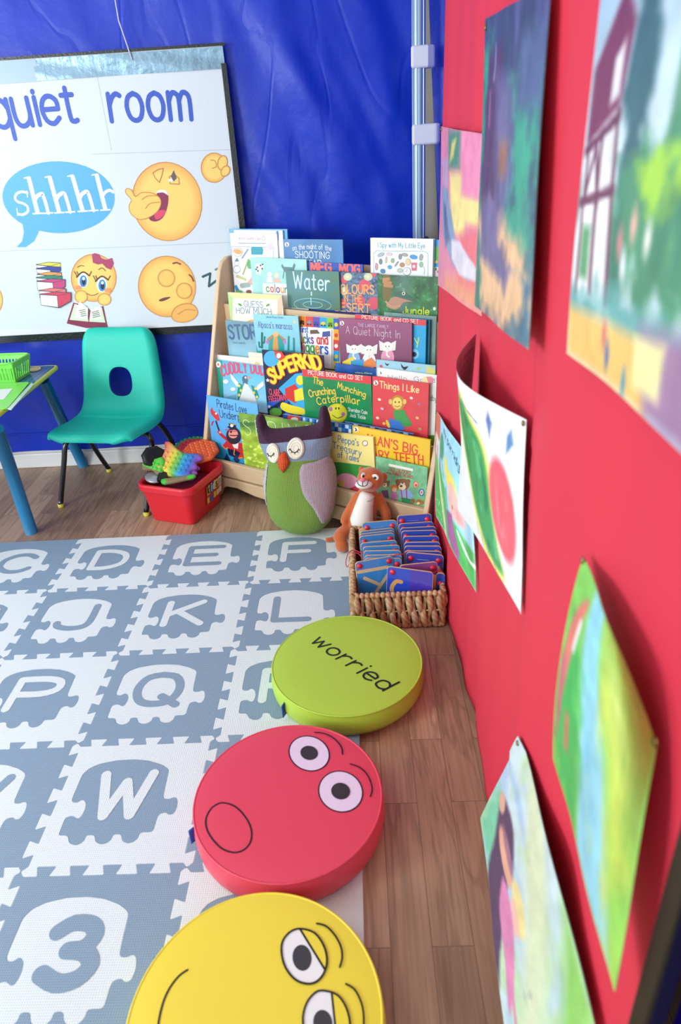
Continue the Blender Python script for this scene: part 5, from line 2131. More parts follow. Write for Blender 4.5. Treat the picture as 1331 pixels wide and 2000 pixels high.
# slatted lime basket: near lower edge, far right corner
q0, q1, q2 = at_z(-60, 757, TZ), at_z(31, 748, TZ), at_z(60, 728, TZ)
en = nrm((at_z(58, 731, TZ) - q1)[:2])
eb = np.array([en[1], -en[0]])
BLn, BWd, BHt = 0.26, float(np.linalg.norm((at_z(57, 731, TZ) - at_z(31, 748, TZ))[:2])) + 0.026, 0.068
bo = np.array([*(q1[:2] - eb * (BLn - 0.012) - en * 0.012), TZ + 0.001])
lb = thing('storage_basket', 'lime green slatted plastic basket standing on the table', 'basket', frame(bo, (*eb, 0), (*en, 0), (0, 0, 1)))
ins = 0.012
MB().box((ins, ins, 0), (BLn - ins, BWd - ins, 0.003)).build('base', M_LGRN, lb)


def slat_wall(p0, p1, t0, t1, n):
    mb = MB()
    P0, P1, T0, T1 = (np.array(q, float) for q in (p0, p1, t0, t1))
    L = np.linalg.norm(P1 - P0)
    d = nrm(P1 - P0)
    nn = nrm(np.cross(d, T0 - P0)) * 0.0011

    def bar(a0, a1, v0, v1):
        c = [(P0 * (1 - a) + P1 * a) * (1 - v) + (T0 * (1 - a) + T1 * a) * v for a, v in ((a0, v0), (a1, v0), (a1, v1), (a0, v1))]
        mb.add([q - nn for q in c] + [q + nn for q in c], [(3, 2, 1, 0), (4, 5, 6, 7), (0, 1, 5, 4), (1, 2, 6, 5), (2, 3, 7, 6), (3, 0, 4, 7)])
    bar(0, 1, 0, 0.14)
    bar(0, 1, 0.76, 1.0)
    for k in range(n):
        c = (k + 0.5) / n
        bar(c - 0.23 / n, c + 0.23 / n, 0.14, 0.76)
    bar(0, 0.05, 0.14, 0.76)
    bar(0.95, 1, 0.14, 0.76)
    mb.build('slatted_wall', M_LGRN, lb)


b4 = [(ins, ins, 0), (BLn - ins, ins, 0), (BLn - ins, BWd - ins, 0), (ins, BWd - ins, 0)]
t4 = [(0, 0, BHt), (BLn, 0, BHt), (BLn, BWd, BHt), (0, BWd, BHt)]
for k, n in enumerate((21, 8, 21, 8)):
    slat_wall(b4[k], b4[(k + 1) % 4], t4[k], t4[(k + 1) % 4], n)
MB().tube([(x, y, BHt) for x, y in rounded([q[:2] for q in t4], 0.02)], 0.004, 8, closed=True).build('rim', M_LGRN, lb)

g0 = at_z(-70, 800, TZ + 0.004)
fo = thing('folder', 'flat green plastic folder with a white label lying on the table edge', 'folder', frame((*at_z(-40, 806, TZ)[:2], TZ + 0.0005), (*(-ew), 0), (*eu, 0), (0, 0, 1)))
cn = [at_z(x, y, TZ + 0.004)[:2] for x, y in ((-60, 800), (15, 797), (58, 746), (-30, 750))]
O_ = np.array(at_z(-40, 806, TZ)[:2])
lc = lambda p: (np.dot(np.array(p) - O_, -ew), np.dot(np.array(p) - O_, eu))
MB().prism(rounded([lc(p) for p in cn], 0.01), 0, 0.004).build('cover', M_LGRN, fo)
cl = [at_z(x, y, TZ + 0.0045)[:2] for x, y in ((-30, 781), (8, 780), (25, 759), (-20, 762))]
wl = MB().prism([lc(p) for p in cl], 0.0042, 0.0047)
wl.build('label', mat('white_label', '#e8ece8', 0.5), fo)
cl = [at_z(x, y, TZ + 0.001)[:2] for x, y in ((15, 799), (62, 748), (66, 752), (22, 801))]
tag(MB().prism([tuple(p) for p in cl], TZ + 0.0003, TZ + 0.003).build('plastic_wallet', mat('pale_wallet', '#bcd8d0', 0.15, trans=0.0)), 'pale plastic wallet edge under the green folder on the table', 'wallet')
dc = at_z(68, 723, TZ)
dd = thing('wooden_disc', 'small round wooden disc with a pale rim beside the lime basket', 'disc', (dc[0], dc[1], TZ + 0.0005))
MB().lathe([(0, 0), (0.021, 0), (0.022, 0.003), (0.021, 0.006), (0.017, 0.0062)], 32).build('rim', mat('pale_wood', '#e9dcb8', 0.5), dd)
MB().lathe([(0.017, 0.0058), (0.0, 0.0064)], 32).build('face', mat('tan_wood', '#d9a765', 0.5), dd)

# ================================================================ red bin of fidget toys
M_BIN = mat('red_plastic', '#dd2634', 0.33, 0.5)
c0, c1, c2 = at_z(310, 1016, 0), at_z(384, 1021, 0), at_z(430, 961, 0)
bu = nrm((c1 - c0)[:2])
bu = nrm(np.array([0.93, -0.34]))
bw = np.array([-bu[1], bu[0]])
borig = np.array([c1[0], c1[1], 0.0]) - np.array([*(bu * 0.165 + bw * 0.02), 0])
LW, LD, LH = 0.165, 0.192, 0.145
bi = thing('toy_bin', 'red plastic tub with a kids sticker, filled with popping toys', 'tub', frame(borig, (*bu, 0), (*bw, 0), (0, 0, 1)))


def rrect(x0, y0, x1, y1, r, n=6):
    out = []
    for cx, cy, g in ((x1 - r, y0 + r, -90), (x1 - r, y1 - r, 0), (x0 + r, y1 - r, 90), (x0 + r, y0 + r, 180)):
        for k in range(n + 1):
            a_ = rad(g + 90 * k / n)
            out.append((cx + r * cos(a_), cy + r * sin(a_)))
    return out


def loft(mb, rings, cap0=True):
    n = len(rings[0])
    vs_ = [p for r in rings for p in r]
    fs_ = [(i * n + j, i * n + (j + 1) % n, (i + 1) * n + (j + 1) % n, (i + 1) * n + j) for i in range(len(rings) - 1) for j in range(n)]
    if cap0:
        fs_.append(tuple(reversed(range(n))))
        fs_.append(tuple(range((len(rings) - 1) * n, len(rings) * n)))
    mb.add(vs_, fs_, smooth=False)


R3 = lambda e, z, r: [(x, y, z) for x, y in rrect(-e, -e, LW + e, LD + e, r)]
mb = MB()
loft(mb, [R3(0, 0, 0.02), R3(0.003, 0.004, 0.022), R3(0.018, LH - 0.02, 0.03), R3(0.019, LH, 0.03), R3(0.016, LH, 0.028), R3(0.015, LH - 0.02, 0.028), R3(0.001, 0.006, 0.02)])
mb.build('body', M_BIN, bi, bevel=0.002)
mb = MB()
loft(mb, [R3(0.018, LH - 0.022, 0.03), R3(0.027, LH - 0.024, 0.04), R3(0.029, LH - 0.02, 0.042), R3(0.029, LH - 0.004, 0.042), R3(0.026, LH + 0.001, 0.04), R3(0.018, LH + 0.001, 0.03)], False)
mb.build('rim', M_BIN, bi)
# sticker on the long side that faces the bookshelf
xs = LW + 0.0105
stk = MB()
A = Art(0.105, 0.075, None, 0.00025)
A.rect(0, 0, 1, 1, '#c8323a')
for i, (c, t) in enumerate((('#f0d23a', 'k'), ('#2f62c0', 'i'), ('#2f62c0', 'd'), ('#f0d23a', 's'))):
    x = 0.02 + i * 0.18
    A.rect(x, 0.5, x + 0.175, 0.96, c)
    A.text(t, x + 0.05, 0.58, x + 0.125, 0.58, 0.32, '#1b1b22' if c[1] == 'f' else '#f4f4f4', 0.22)
A.rect(0.78, 0.5, 0.97, 0.97, '#e6e6e2')
for i in range(6):
    A.rect(0.80 + i * 0.026, 0.56, 0.812 + i * 0.026, 0.9, '#55565a')
for x, y, w__, c in ((0.02, 0.06, 0.14, '#f0c23a'), (0.2, 0.04, 0.2, '#2f62c0'), (0.45, 0.1, 0.16, '#f0d23a'), (0.64, 0.1, 0.16, '#e8e0c0'), (0.82, 0.14, 0.14, '#f0e8d8')):
    A.rect(x, y, x + w__, y + 0.3, c)
A.into(stk, fn=lambda u, v, w__: (xs - 0.0045 + 0.125 * (v + 0.035) * 1.0 + w__, 0.085 + u, 0.035 + v))
stk.build('sticker', M_GLOSS, bi)


def bin_pt(x, y, z):
    q = borig[:2] + bu * x + bw * y
    return V3((q[0], q[1], z))


def cols_by(fn, vs_):
    return [hx(fn(p)) for p in vs_]


def popper(name, label, outline, bubbles, T_, M, colf, grp=None, br=0.006, outcol=None):
    """silicone popping toy: a thick outline with rows of bubbles"""
    t = thing(name, label, 'toy', M, grp)
    vs_, fs_ = inflate(outline, T_, T_ * 1.2, 0.006)
    mb = MB()
    mb.add(vs_, fs_, [hx(colf(p[0], p[1])) for p in vs_], smooth=True)
    mb.build('pad', mat_print(name + '_silicone', 0.5), t)
    mb = MB()
    for x, y in bubbles:
        mb.ball((x, y, T_ * 0.9), (br, br, br * 0.65), 12, hx(colf(x, y)))
    if bubbles:
        mb.build('bubble_rows', mat_print(name + '_bubbles', 0.45), t)
    return t


def rotM(o_, yaw, pitch, roll):
    return Matrix.Translation(o_) @ Matrix.Rotation(rad(yaw), 4, 'Z') @ Matrix.Rotation(rad(pitch), 4, 'X') @ Matrix.Rotation(rad(roll), 4, 'Y')


# filling below, so that the tub is visibly full
og = [(0.069 * cos(rad(45 * k + 22.5)) * 1.0, 0.069 * sin(rad(45 * k + 22.5))) for k in range(8)]
op = at_z(392, 882, LH + 0.035)
oct_ = popper('popping_toy', 'orange octagonal popping toy lying across the tub rim', og, [(0.018 * (i - 2.5) , 0.018 * (j - 2.5)) for i in range(6) for j in range(6) if hypot(i - 2.5, j - 2.5) < 3.1], 0.009, rotM(V3(op), 20, 14, -6), lambda x, y: '#ee6f3c', None, 0.0068)
rib = MB()
for i in range(5):
    x = 0.018 * (i - 2.0)
    rib.box((x - 0.0011, -0.05, 0.006), (x + 0.0011, 0.05, 0.0125))
rib.build('rib', mat('orange_rib', '#e0622f', 0.5), oct_)
rp = at_z(372, 876, LH + 0.012)
popper('popping_toy', 'round green and red popping toy behind the orange octagon', [(0.072 * cos(g), 0.072 * sin(g)) for g in np.linspace(0, 2 * pi, 41)[:-1]], [(0.063 * cos(g), 0.063 * sin(g)) for g in np.linspace(0, 2 * pi, 25)[:-1]] + [(0.042 * cos(g), 0.042 * sin(g)) for g in np.linspace(0, 2 * pi, 17)[:-1]] + [(0.02 * cos(g), 0.02 * sin(g)) for g in np.linspace(0, 2 * pi, 9)[:-1]], 0.007, rotM(V3(rp) + V3((0, 0.02, -0.005)), 0, 10, -4), lambda x, y: '#1f9a5c' if hypot(x, y) > 0.054 else '#c8384a')
RB = ['#e8424c', '#ee6a58', '#f3b06a', '#f2de4a', '#7ac850', '#2fa6d8', '#3f78d0', '#9a5cc0']


def rainbow(t):
    t = min(0.999, max(0, t)) * (len(RB) - 1)
    i = int(t)
    a_, b2 = srgb(RB[i]), srgb(RB[i + 1])
    return tuple(s2l(q) for q in (a_ * (1 - (t - i)) + b2 * (t - i)))


star = [(1.3 * x, 1.3 * y) for x, y in [(-0.075, 0.034), (-0.055, 0.02), (-0.040, 0.006), (-0.052, -0.012), (-0.07, -0.03), (-0.062, -0.042), (-0.03, -0.036), (0.0, -0.04), (0.045, -0.048), (0.066, -0.038), (0.06, -0.02), (0.072, -0.006), (0.062, 0.012), (0.074, 0.026), (0.056, 0.04), (0.02, 0.034), (-0.01, 0.046), (-0.035, 0.062), (-0.052, 0.058), (-0.042, 0.036)]]
sp_ = at_z(340, 903, LH + 0.03)
popper('popping_toy', 'rainbow striped animal shaped popping toy on top of the pile', [tuple(p) for p in smooth_pts(star, True, 3)], [(-0.036 + 0.019 * i, -0.036 + 0.021 * j) for i in range(6) for j in range(4)], 0.012, rotM(V3(sp_), -18, 26, 8), lambda x, y: rainbow((x + 0.078) / 0.162), None, 0.0076)
s2 = at_z(352, 926, LH + 0.006)
popper('popping_toy', 'second rainbow popping toy half buried under the animal shaped one', [(x * 0.65, y * 0.6) for x, y in smooth_pts(star, True, 3)], [], 0.009, rotM(V3(s2) + V3((0.0, 0.02, 0.0)), -10, 20, 4), lambda x, y: rainbow(0.35 + (x + 0.05) / 0.14))
bp_ = at_z(302, 893, LH + 0.05)
popper('popping_toy', 'black octagonal popping toy leaning up at the edge of the tub', [(0.05 * cos(rad(45 * k + 20)), 0.042 * sin(rad(45 * k + 20))) for k in range(8)], [], 0.011, rotM(V3(bp_), 35, 58, 10), lambda x, y: '#12171a')
gp = at_z(303, 909, LH + 0.03)
popper('popping_toy', 'bright green and brown popping toy in front of the black octagon', [tuple(p) for p in smooth_pts([(-0.04, 0.03), (-0.01, 0.024), (0.01, 0.036), (0.03, 0.02), (0.04, -0.02), (0.02, -0.03), (0.0, -0.022), (-0.03, -0.032), (-0.044, -0.01)], True, 3)], [(-0.02 + 0.016 * i, -0.012 + 0.016 * j) for i in range(4) for j in range(2)], 0.008, rotM(V3(gp), -30, 40, 20), lambda x, y: '#55cc3c' if y > -0.016 else '#7a6a4a')
gp2 = at_z(330, 946, LH - 0.002)
popper('popping_toy', 'green and brown long popping toy lying along the near rim of the tub', [tuple(p) for p in smooth_pts([(-0.03, 0.012), (-0.02, -0.014), (0.05, -0.008), (0.085, 0.0), (0.08, 0.016), (0.03, 0.014)], True, 3)], [], 0.008, rotM(V3(gp2) + V3((0.0, 0.025, 0)), 5, 20, -4), lambda x, y: '#4cc43a' if x < -0.012 or x > 0.06 else '#8a7a58')
sl = at_z(300, 938, LH - 0.004)
sdm = thing('spinner_lid', 'silver round lid lying in the tub beside the green toy', 'lid', rotM(V3(sl) + V3((0.0, 0.02, 0)), 0, 12, 8))
MB().lathe([(0, 0), (0.032, 0), (0.034, 0.003), (0.03, 0.007), (0.0, 0.009)], 32).build('disc', mat('silver_plastic', '#b9c0c2', 0.3, metal=0.6), sdm)
MB().box((0.012, -0.03, 0.002), (0.045, 0.02, 0.02)).build('black_grip', M_BLACK, sdm, bevel=0.006)
fp = bin_pt(LW / 2, LD / 2, LH - 0.045)
popper('popping_toy', 'dark red popping pad lying flat low in the tub', rounded([(-0.075, -0.1), (0.075, -0.1), (0.075, 0.1), (-0.075, 0.1)], 0.03), [], 0.012, rotM(fp, math.degrees(math.atan2(bu[1], bu[0])), 0, 0), lambda x, y: '#8f2634')

# ================================================================ crocheted owl
KO = K(500, 790, 0.13997)
OQ = np.array([1.03, 1.462, MZ + 0.003])
oy_ = nrm([0.0, 0.26, 0.965])
ox_ = nrm(np.cross(oy_, np.array([0.06, 1, 0])) * 1.0)
if ox_[0] < 0:
    ox_ = -ox_
on_ = nrm(np.cross(ox_, oy_))                      # towards the viewer
owl = thing('crochet_owl', 'crocheted green owl cushion with purple ears, closed eyes and lilac wings', 'soft toy', frame(OQ, ox_, oy_, on_))


def ouv(x, y):
    p = on_plane(*KO(x, y), OQ, on_) - OQ
    return (float(np.dot(p, ox_)), float(np.dot(p, oy_)))


OUT = [(60, 170), (110, 190), (145, 280), (175, 352), (230, 374), (300, 377), (420, 368), (550, 360), (680, 345), (780, 330), (845, 305), (875, 270), (882, 200), (900, 100), (950, 58), (995, 85), (1045, 230), (1066, 400), (1070, 520), (1058, 640), (1040, 740), (1085, 860), (1122, 1000), (1136, 1150), (1128, 1330), (1095, 1540), (1020, 1690), (890, 1800), (720, 1850), (550, 1846), (400, 1792), (280, 1705), (200, 1590), (155, 1420), (138, 1200), (150, 980), (178, 840), (115, 720), (62, 600), (25, 420), (8, 260), (22, 190)]
ool = [ouv(*p) for p in smooth_pts(OUT, True, 3)]
v0 = min(p[1] for p in ool)
ool = [(p[0], p[1] - v0) for p in ool]
ouv0 = ouv
ouv = lambda x, y: (ouv0(x, y)[0], ouv0(x, y)[1] - v0)
OT = 0.062
vs_, fs_ = inflate(ool, OT, 0.085, 0.006)
M_PUR = mat('purple_yarn', '#47203f', 0.9, bump=('knit', 85, 0.9, 0.002), sheen=0.05)
M_BLU = mat('grey_blue_yarn', '#93a9c4', 0.9, bump=('knit', 85, 0.9, 0.002), sheen=0.1)
M_GRN = mat('green_yarn', '#83a843', 0.9, bump=('knit', 85, 0.9, 0.002), sheen=0.1)
M_LIL = mat('lilac_yarn', '#bfa9b4', 0.9, bump=('knit', 90, 0.9, 0.002), sheen=0.1)
bm = bmesh.new()
bv_ = [bm.verts.new(p) for p in vs_]
for f in fs_:
    try:
        bm.faces.new([bv_[i] for i in f])
    except ValueError:
        pass
LN = [(ouv(0, 585), ouv(1080, 478)), (ouv(60, 830), ouv(1060, 765))]
for a0, a1 in LN:
    d = nrm([a1[0] - a0[0], a1[1] - a0[1]])
    bmesh.ops.bisect_plane(bm, geom=bm.verts[:] + bm.edges[:] + bm.faces[:], plane_co=(a0[0], a0[1], 0), plane_no=(-d[1], d[0], 0))
me = bpy.data.meshes.new('body')
for f in bm.faces:
    c = f.calc_center_median()
    f.smooth = True
    k = 2
    for i, (a0, a1) in enumerate(LN):
        if (a1[0] - a0[0]) * (c.y - a0[1]) - (a1[1] - a0[1]) * (c.x - a0[0]) > 0:
            k = min(k, i)
    f.material_index = k
bm.to_mesh(me)
bm.free()
for q in (M_PUR, M_BLU, M_GRN):
    me.materials.append(q)
ob = bpy.data.objects.new('body', me)
COL.objects.link(ob)
ob.parent = owl
OA = np.array(ool)


def ohgt(u, v):
    d, ins = 9.0, False
    for i in range(len(OA)):
        (x0, y0), (x1, y1) = OA[i - 1], OA[i]
        l2 = (x1 - x0) ** 2 + (y1 - y0) ** 2 + 1e-12
        t = min(1, max(0, ((u - x0) * (x1 - x0) + (v - y0) * (y1 - y0)) / l2))
        d = min(d, hypot(u - x0 - t * (x1 - x0), v - y0 - t * (y1 - y0)))
        if (y0 > v) != (y1 > v) and u < (x1 - x0) * (v - y0) / (y1 - y0) + x0:
            ins = not ins
    e = min(1, d / 0.085) if ins else 0
    return OT * sqrt(max(0, 1 - (1 - e) ** 2))


def on_owl(name, outline, T_, D_, mt, parent=owl, lift=0.002, step=0.005):
    v_, f_ = inflate([ouv(*p) for p in outline], T_, D_, step)
    mb = MB()
    mb.add([(p[0], p[1], ohgt(p[0], p[1]) + lift + max(p[2], -0.002)) for p in v_], f_, smooth=True)
    return mb.build(name, mt, parent)


on_owl('wing', [tuple(p) for p in smooth_pts([(680, 850), (720, 822), (850, 800), (1000, 757), (1045, 772), (1090, 840), (1128, 960), (1140, 1150), (1122, 1350), (1080, 1550), (1005, 1650), (955, 1662), (920, 1600), (850, 1450), (760, 1330), (700, 1230), (665, 1080), (650, 960)], True, 2)], 0.010, 0.014, M_LIL, lift=0.006)
on_owl('wing', [tuple(p) for p in smooth_pts([(172, 860), (190, 900), (175, 1050), (160, 1250), (170, 1400), (150, 1450), (120, 1300), (105, 1150), (125, 980), (150, 880)], True, 2)], 0.006, 0.012, mat('white_yarn', '#d6d2d4', 0.9, bump=('knit', 62, 1.0, 0.003)), lift=0.002)
M_CRM = mat('cream_yarn', '#e9e6d2', 0.9, bump=('noise', 300, 0.6))
M_LASH = mat('black_thread', '#17171a', 0.8)
for cx, cy, rx, ry, lash in ((283, 690, 98, 140, [(205, 690), (222, 718), (255, 728), (288, 705), (298, 680)]), (600, 622, 119, 145, [(525, 620), (550, 655), (590, 670), (625, 652), (642, 622)])):
    e = on_owl('eye', [(cx + rx * cos(g), cy + ry * sin(g)) for g in np.linspace(0, 2 * pi, 33)[:-1]], 0.006, 0.006, M_CRM, step=0.004)
    rg = MB()
    for q in (0.3, 0.55, 0.8):
        rg.tube([(lambda w: (w[0], w[1], ohgt(*w) + 0.0082))(ouv(cx + rx * q * cos(g), cy + ry * q * sin(g))) for g in np.linspace(0, 2 * pi, 25)[:-1]], 0.0011, 6, closed=True)
    rg.build('stitch_ring', M_CRM, e)
    ls = MB()
    P = [ouv(*p) for p in smooth_pts(lash, False, 4)]
    H3 = lambda w: (w[0], w[1], ohgt(*w) + 0.0092)
    ls.tube([H3(p) for p in P], 0.0013, 6)
    for i in range(0, len(P), 4):
        ls.tube([H3(P[i]), H3((P[i][0] + (P[i][0] - P[len(P) // 2][0]) * 0.3, P[i][1] - 0.005))], 0.0009, 5)
    ls.build('eyelash', M_LASH, e)
on_owl('beak', [(435, 655), (472, 682), (520, 800), (482, 890), (425, 950), (365, 890), (345, 800), (382, 702)], 0.016, 0.02, mat('orange_yarn', '#e85a28', 0.9, bump=('knit', 60, 1.0, 0.003)))

# ================================================================ orange plush toy
KY = K(640, 890, 0.16529)
M_ORG = mat('orange_plush', '#c06026', 0.95, bump=('noise', 420, 0.5), sheen=0.6)
M_WPL = mat('white_plush', '#e6e4dc', 0.95, bump=('noise', 420, 0.5), sheen=0.4)
ty = thing('plush_toy', 'orange plush animal with a white muzzle and chest sitting beside the owl', 'soft toy', (1.255, 1.40, MZ))
TO = np.array([1.255, 1.40, MZ])


def tp_(x, y, Y):
    return tuple(at_y(*KY(x, y), Y) - TO)


def fuse(name, mb, mt, parent, vox=0.004, it=6):
    o = mb.build(name, mt, parent)
    r = o.modifiers.new('r', 'REMESH')
    r.mode, r.voxel_size = 'VOXEL', vox
    r.use_smooth_shade = True
    s_ = o.modifiers.new('s', 'SMOOTH')
    s_.iterations, s_.factor = it, 0.5
    dg = bpy.context.evaluated_depsgraph_get()
    dg.update()
    me2 = bpy.data.meshes.new_from_object(o.evaluated_get(dg))
    old = o.data
    o.modifiers.clear()
    o.data = me2
    bpy.data.meshes.remove(old)
    me2.name = name
    return o


mb = MB()
hd = tp_(505, 280, 1.40)
mb.ball(hd, (0.041, 0.037, 0.038), 24)
mb.ball(tp_(445, 335, 1.375), (0.027, 0.022, 0.019), 20)
mb.ball(tp_(675, 250, 1.415), (0.010, 0.007, 0.016), 16)
mb.ball(tp_(400, 168, 1.425), (0.010, 0.007, 0.014), 16)
tn, tm, tb2 = tp_(480, 420, 1.405), tp_(430, 610, 1.40), tp_(400, 860, 1.395)
mb.tube(smooth_pts([tp_(495, 340, 1.405), tn, tm, (tb2[0], tb2[1], 0.035), (tb2[0], tb2[1], 0.012)], False, 6), list(np.interp(range(25), [0, 6, 12, 18, 24], [0.024, 0.026, 0.040, 0.050, 0.026])), 20)
mb.tube(smooth_pts([tp_(585, 455, 1.405), tp_(640, 580, 1.40), tp_(690, 680, 1.39), tp_(695, 800, 1.385)], False, 5), list(np.linspace(0.017, 0.015, 16)), 16)
mb.tube(smooth_pts([tp_(370, 455, 1.405), tp_(285, 590, 1.395), tp_(215, 720, 1.39), tp_(190, 800, 1.385)], False, 5), list(np.linspace(0.014, 0.012, 16)), 16)
for leg in ([tp_(320, 900, 1.39), tp_(200, 900, 1.37), tp_(150, 960, 1.352)], [tp_(430, 950, 1.40), tp_(520, 950, 1.40), tp_(610, 960, 1.405)]):
    L = [(p[0], p[1], max(p[2], 0.019)) for p in leg]
    mb.tube(smooth_pts(L, False, 5), 0.021, 16)
    mb.ball(L[-1], 0.022, 16)
ft = tp_(155, 1010, 1.345)
mb.ball((ft[0] + 0.003, ft[1], 0.026), (0.021, 0.019, 0.026), 18)
mb.tube(smooth_pts([(tb2[0] - 0.03, tb2[1] + 0.02, 0.014), (tb2[0] - 0.075, tb2[1] + 0.02, 0.010), (tb2[0] - 0.115, tb2[1] + 0.012, 0.009)], False, 5), 0.008, 12)
fuse('body', mb, M_ORG, ty)
mb = MB()
c = tp_(425, 640, 1.40)
mb.tube(smooth_pts([tp_(475, 430, 1.385), tp_(452, 520, 1.377), tp_(425, 640, 1.371), tp_(405, 760, 1.362), tp_(400, 830, 1.36)], False, 5), list(np.interp(range(21), [0, 2, 8, 15, 19, 20], [0.014, 0.022, 0.0275, 0.036, 0.030, 0.018])), 24)
fuse('chest_patch', mb, M_WPL, ty, 0.003)
mb = MB()
mb.ball(tp_(432, 338, 1.366), (0.027, 0.019, 0.0135), 20)
fuse('muzzle', mb, M_WPL, ty, 0.003, 3)
mz = tp_(432, 338, 1.366)
n_ = MB().ball(tp_(418, 285, 1.349), (0.009, 0.006, 0.006), 16)
n_.build('nose', mat('pink_felt', '#e8788a', 0.8), ty)
M_DK = mat('dark_thread', '#2a2a2c', 0.7)
mb = MB()
yz = lambda x, y, o_=0.0: (lambda p: (p[0], mz[1] - 0.0195 * sqrt(max(0.02, 1 - ((p[0] - mz[0]) / 0.0275) ** 2 - ((p[2] - mz[2]) / 0.0145) ** 2)) - 0.0008 - o_, p[2]))(tp_(x, y, 1.35))
mb.tube([yz(*p) for p in smooth_pts([(345, 315), (365, 345), (412, 355), (460, 345), (488, 305)], False, 5)], 0.0009, 6)
mb.tube([yz(415, 300), yz(414, 352)], 0.0009, 6)
mb.build('mouth', M_DK, ty)
for x, y, rx, rz in ((424, 198, 0.0085, 0.0105), (560, 208, 0.012, 0.0105)):
    p = tp_(x, y, 1.40)
    dx, dz = (p[0] - hd[0]) / 0.0415, (p[2] - hd[2]) / 0.0385
    yy = hd[1] - 0.0375 * sqrt(max(0.05, 1 - dx * dx - dz * dz))
    Me = Matrix.Rotation(-dx * 0.9, 4, 'Z')
    e = MB().ball((p[0], yy + 0.001, p[2]), (rx, 0.003, rz), 16, M=Me).build('eye_patch', M_WPL, ty)
    MB().ball((p[0] - 0.0005, yy - 0.0016, p[2] - 0.0005), (0.0042, 0.0022, 0.0046), 14, M=Me).build('pupil', M_DK, e)
st_ = MB()
for y in (520, 600, 740):
    pts = [tp_(x, yq, 1.36) for x, yq in ((470, y + 8), (520, y + 4), (560, y - 22))]
    st_.tube([(p[0], 1.3695 - TO[1] - 0.017 + 0.02 * i * i / 4 - (0.006 if y > 700 else 0.0), p[2]) for i, p in enumerate(pts)], 0.0008, 5)
st_.build('chest_stripe', mat('grey_thread', '#8f939a', 0.8), ty)

# ================================================================ woven basket and its letter boards
M_WEAVE = bpy.data.materials.new('water_hyacinth')
M_WEAVE.use_nodes = True
nt = M_WEAVE.node_tree
b_ = nt.nodes['Principled BSDF']
at_ = nt.nodes.new('ShaderNodeAttribute')
at_.attribute_name = 'Col'
tc = nt.nodes.new('ShaderNodeTexCoord')
wv = nt.nodes.new('ShaderNodeTexWave')
wv.bands_direction = 'DIAGONAL'
wv.inputs['Scale'].default_value = 34
wv.inputs['Distortion'].default_value = 3
mx = nt.nodes.new('ShaderNodeMix')
mx.data_type, mx.blend_type = 'RGBA', 'MULTIPLY'
mx.inputs[0].default_value = 0.28
bp = nt.nodes.new('ShaderNodeBump')
bp.inputs['Strength'].default_value = 0.45
bp.inputs['Distance'].default_value = 0.002
nt.links.new(tc.outputs['Object'], wv.inputs['Vector'])
nt.links.new(at_.outputs['Color'], mx.inputs[6])
nt.links.new(wv.outputs['Fac'], mx.inputs[7])
nt.links.new(mx.outputs[2], b_.inputs['Base Color'])
nt.links.new(wv.outputs['Fac'], bp.inputs['Height'])
nt.links.new(bp.outputs['Normal'], b_.inputs['Normal'])
b_.inputs['Roughness'].default_value = 0.6
BX0, BX1, BY0, BY1, BH_ = 1.209, 1.435, 0.978, 1.326, 0.107
ba = thing('wicker_basket', 'rectangular woven wicker basket packed with blue letter boards', 'basket', (0, 0, 0))
rs = random.Random(3)
TAN = ['#b58a60', '#c79e74', '#d2ae80', '#aa8058', '#c09876', '#d0b492', '#ba9470']


def wall(p0, p1, n):
    mb = MB()
    P0_, P1_ = np.array(p0), np.array(p1)
    d = nrm(P1_ - P0_)
    nn = np.array([d[1], -d[0]])
    sp = np.linalg.norm(P1_ - P0_) / n
    for k in range(n):
        q = P0_ + d * sp * (k + 0.5)
        ph = k % 2
        col = rs.choice(TAN)
        path, rr_ = [], []
        tw = rs.uniform(-0.003, 0.003)
        for i in range(13):
            t = i / 12
            off = (0.0045 if ph else -0.0045) * sin(2 * pi * t + 0.2) + 0.002
            s2 = tw * sin(2 * pi * t) + (0.0025 if ph else -0.0025) * cos(2 * pi * t)
            path.append((q[0] + nn[0] * off + d[0] * s2, q[1] + nn[1] * off + d[1] * s2, 0.006 + t * (BH_ - 0.010)))
            rr_.append(sp * (0.53 + 0.13 * sin(2 * pi * t + (0 if ph else pi))))
        mb.tube(path, rr_, 8, col)
        top = (q[0] + nn[0] * 0.002, q[1] + nn[1] * 0.002, BH_ - 0.002)
        mb.ball(top, (sp * 0.62, sp * 0.62, 0.008), 10, rs.choice(TAN))
        mb.ball((top[0], top[1], 0.008), (sp * 0.62, sp * 0.62, 0.008), 10, rs.choice(TAN))
    mb.tube([(*(P0_ + nn * 0.004), BH_ * 0.5), (*(P1_ + nn * 0.004), BH_ * 0.5)], 0.0022, 6, '#c9a06c')
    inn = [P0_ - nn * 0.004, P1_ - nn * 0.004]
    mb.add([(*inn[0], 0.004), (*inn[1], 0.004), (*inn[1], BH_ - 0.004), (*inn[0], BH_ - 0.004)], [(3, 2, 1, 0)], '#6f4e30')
    mb.build('woven_wall', M_WEAVE, ba)


cr = [(BX0, BY0), (BX1, BY0), (BX1, BY1), (BX0, BY1)]
for k, n in enumerate((17, 26, 17, 26)):
    wall(cr[k], cr[(k + 1) % 4], n)
for x, y in cr:
    m_ = MB()
    m_.tube([(x, y, 0.004 + BH_ * i / 10) for i in range(11)], [0.0075 + 0.001 * (i % 2) for i in range(11)], 10, '#b58a5c')
    m_.build('corner_post', M_WEAVE, ba)
MB().box((BX0, BY0, 0.002), (BX1, BY1, 0.008), '#6f4e30').build('base', M_WEAVE, ba)

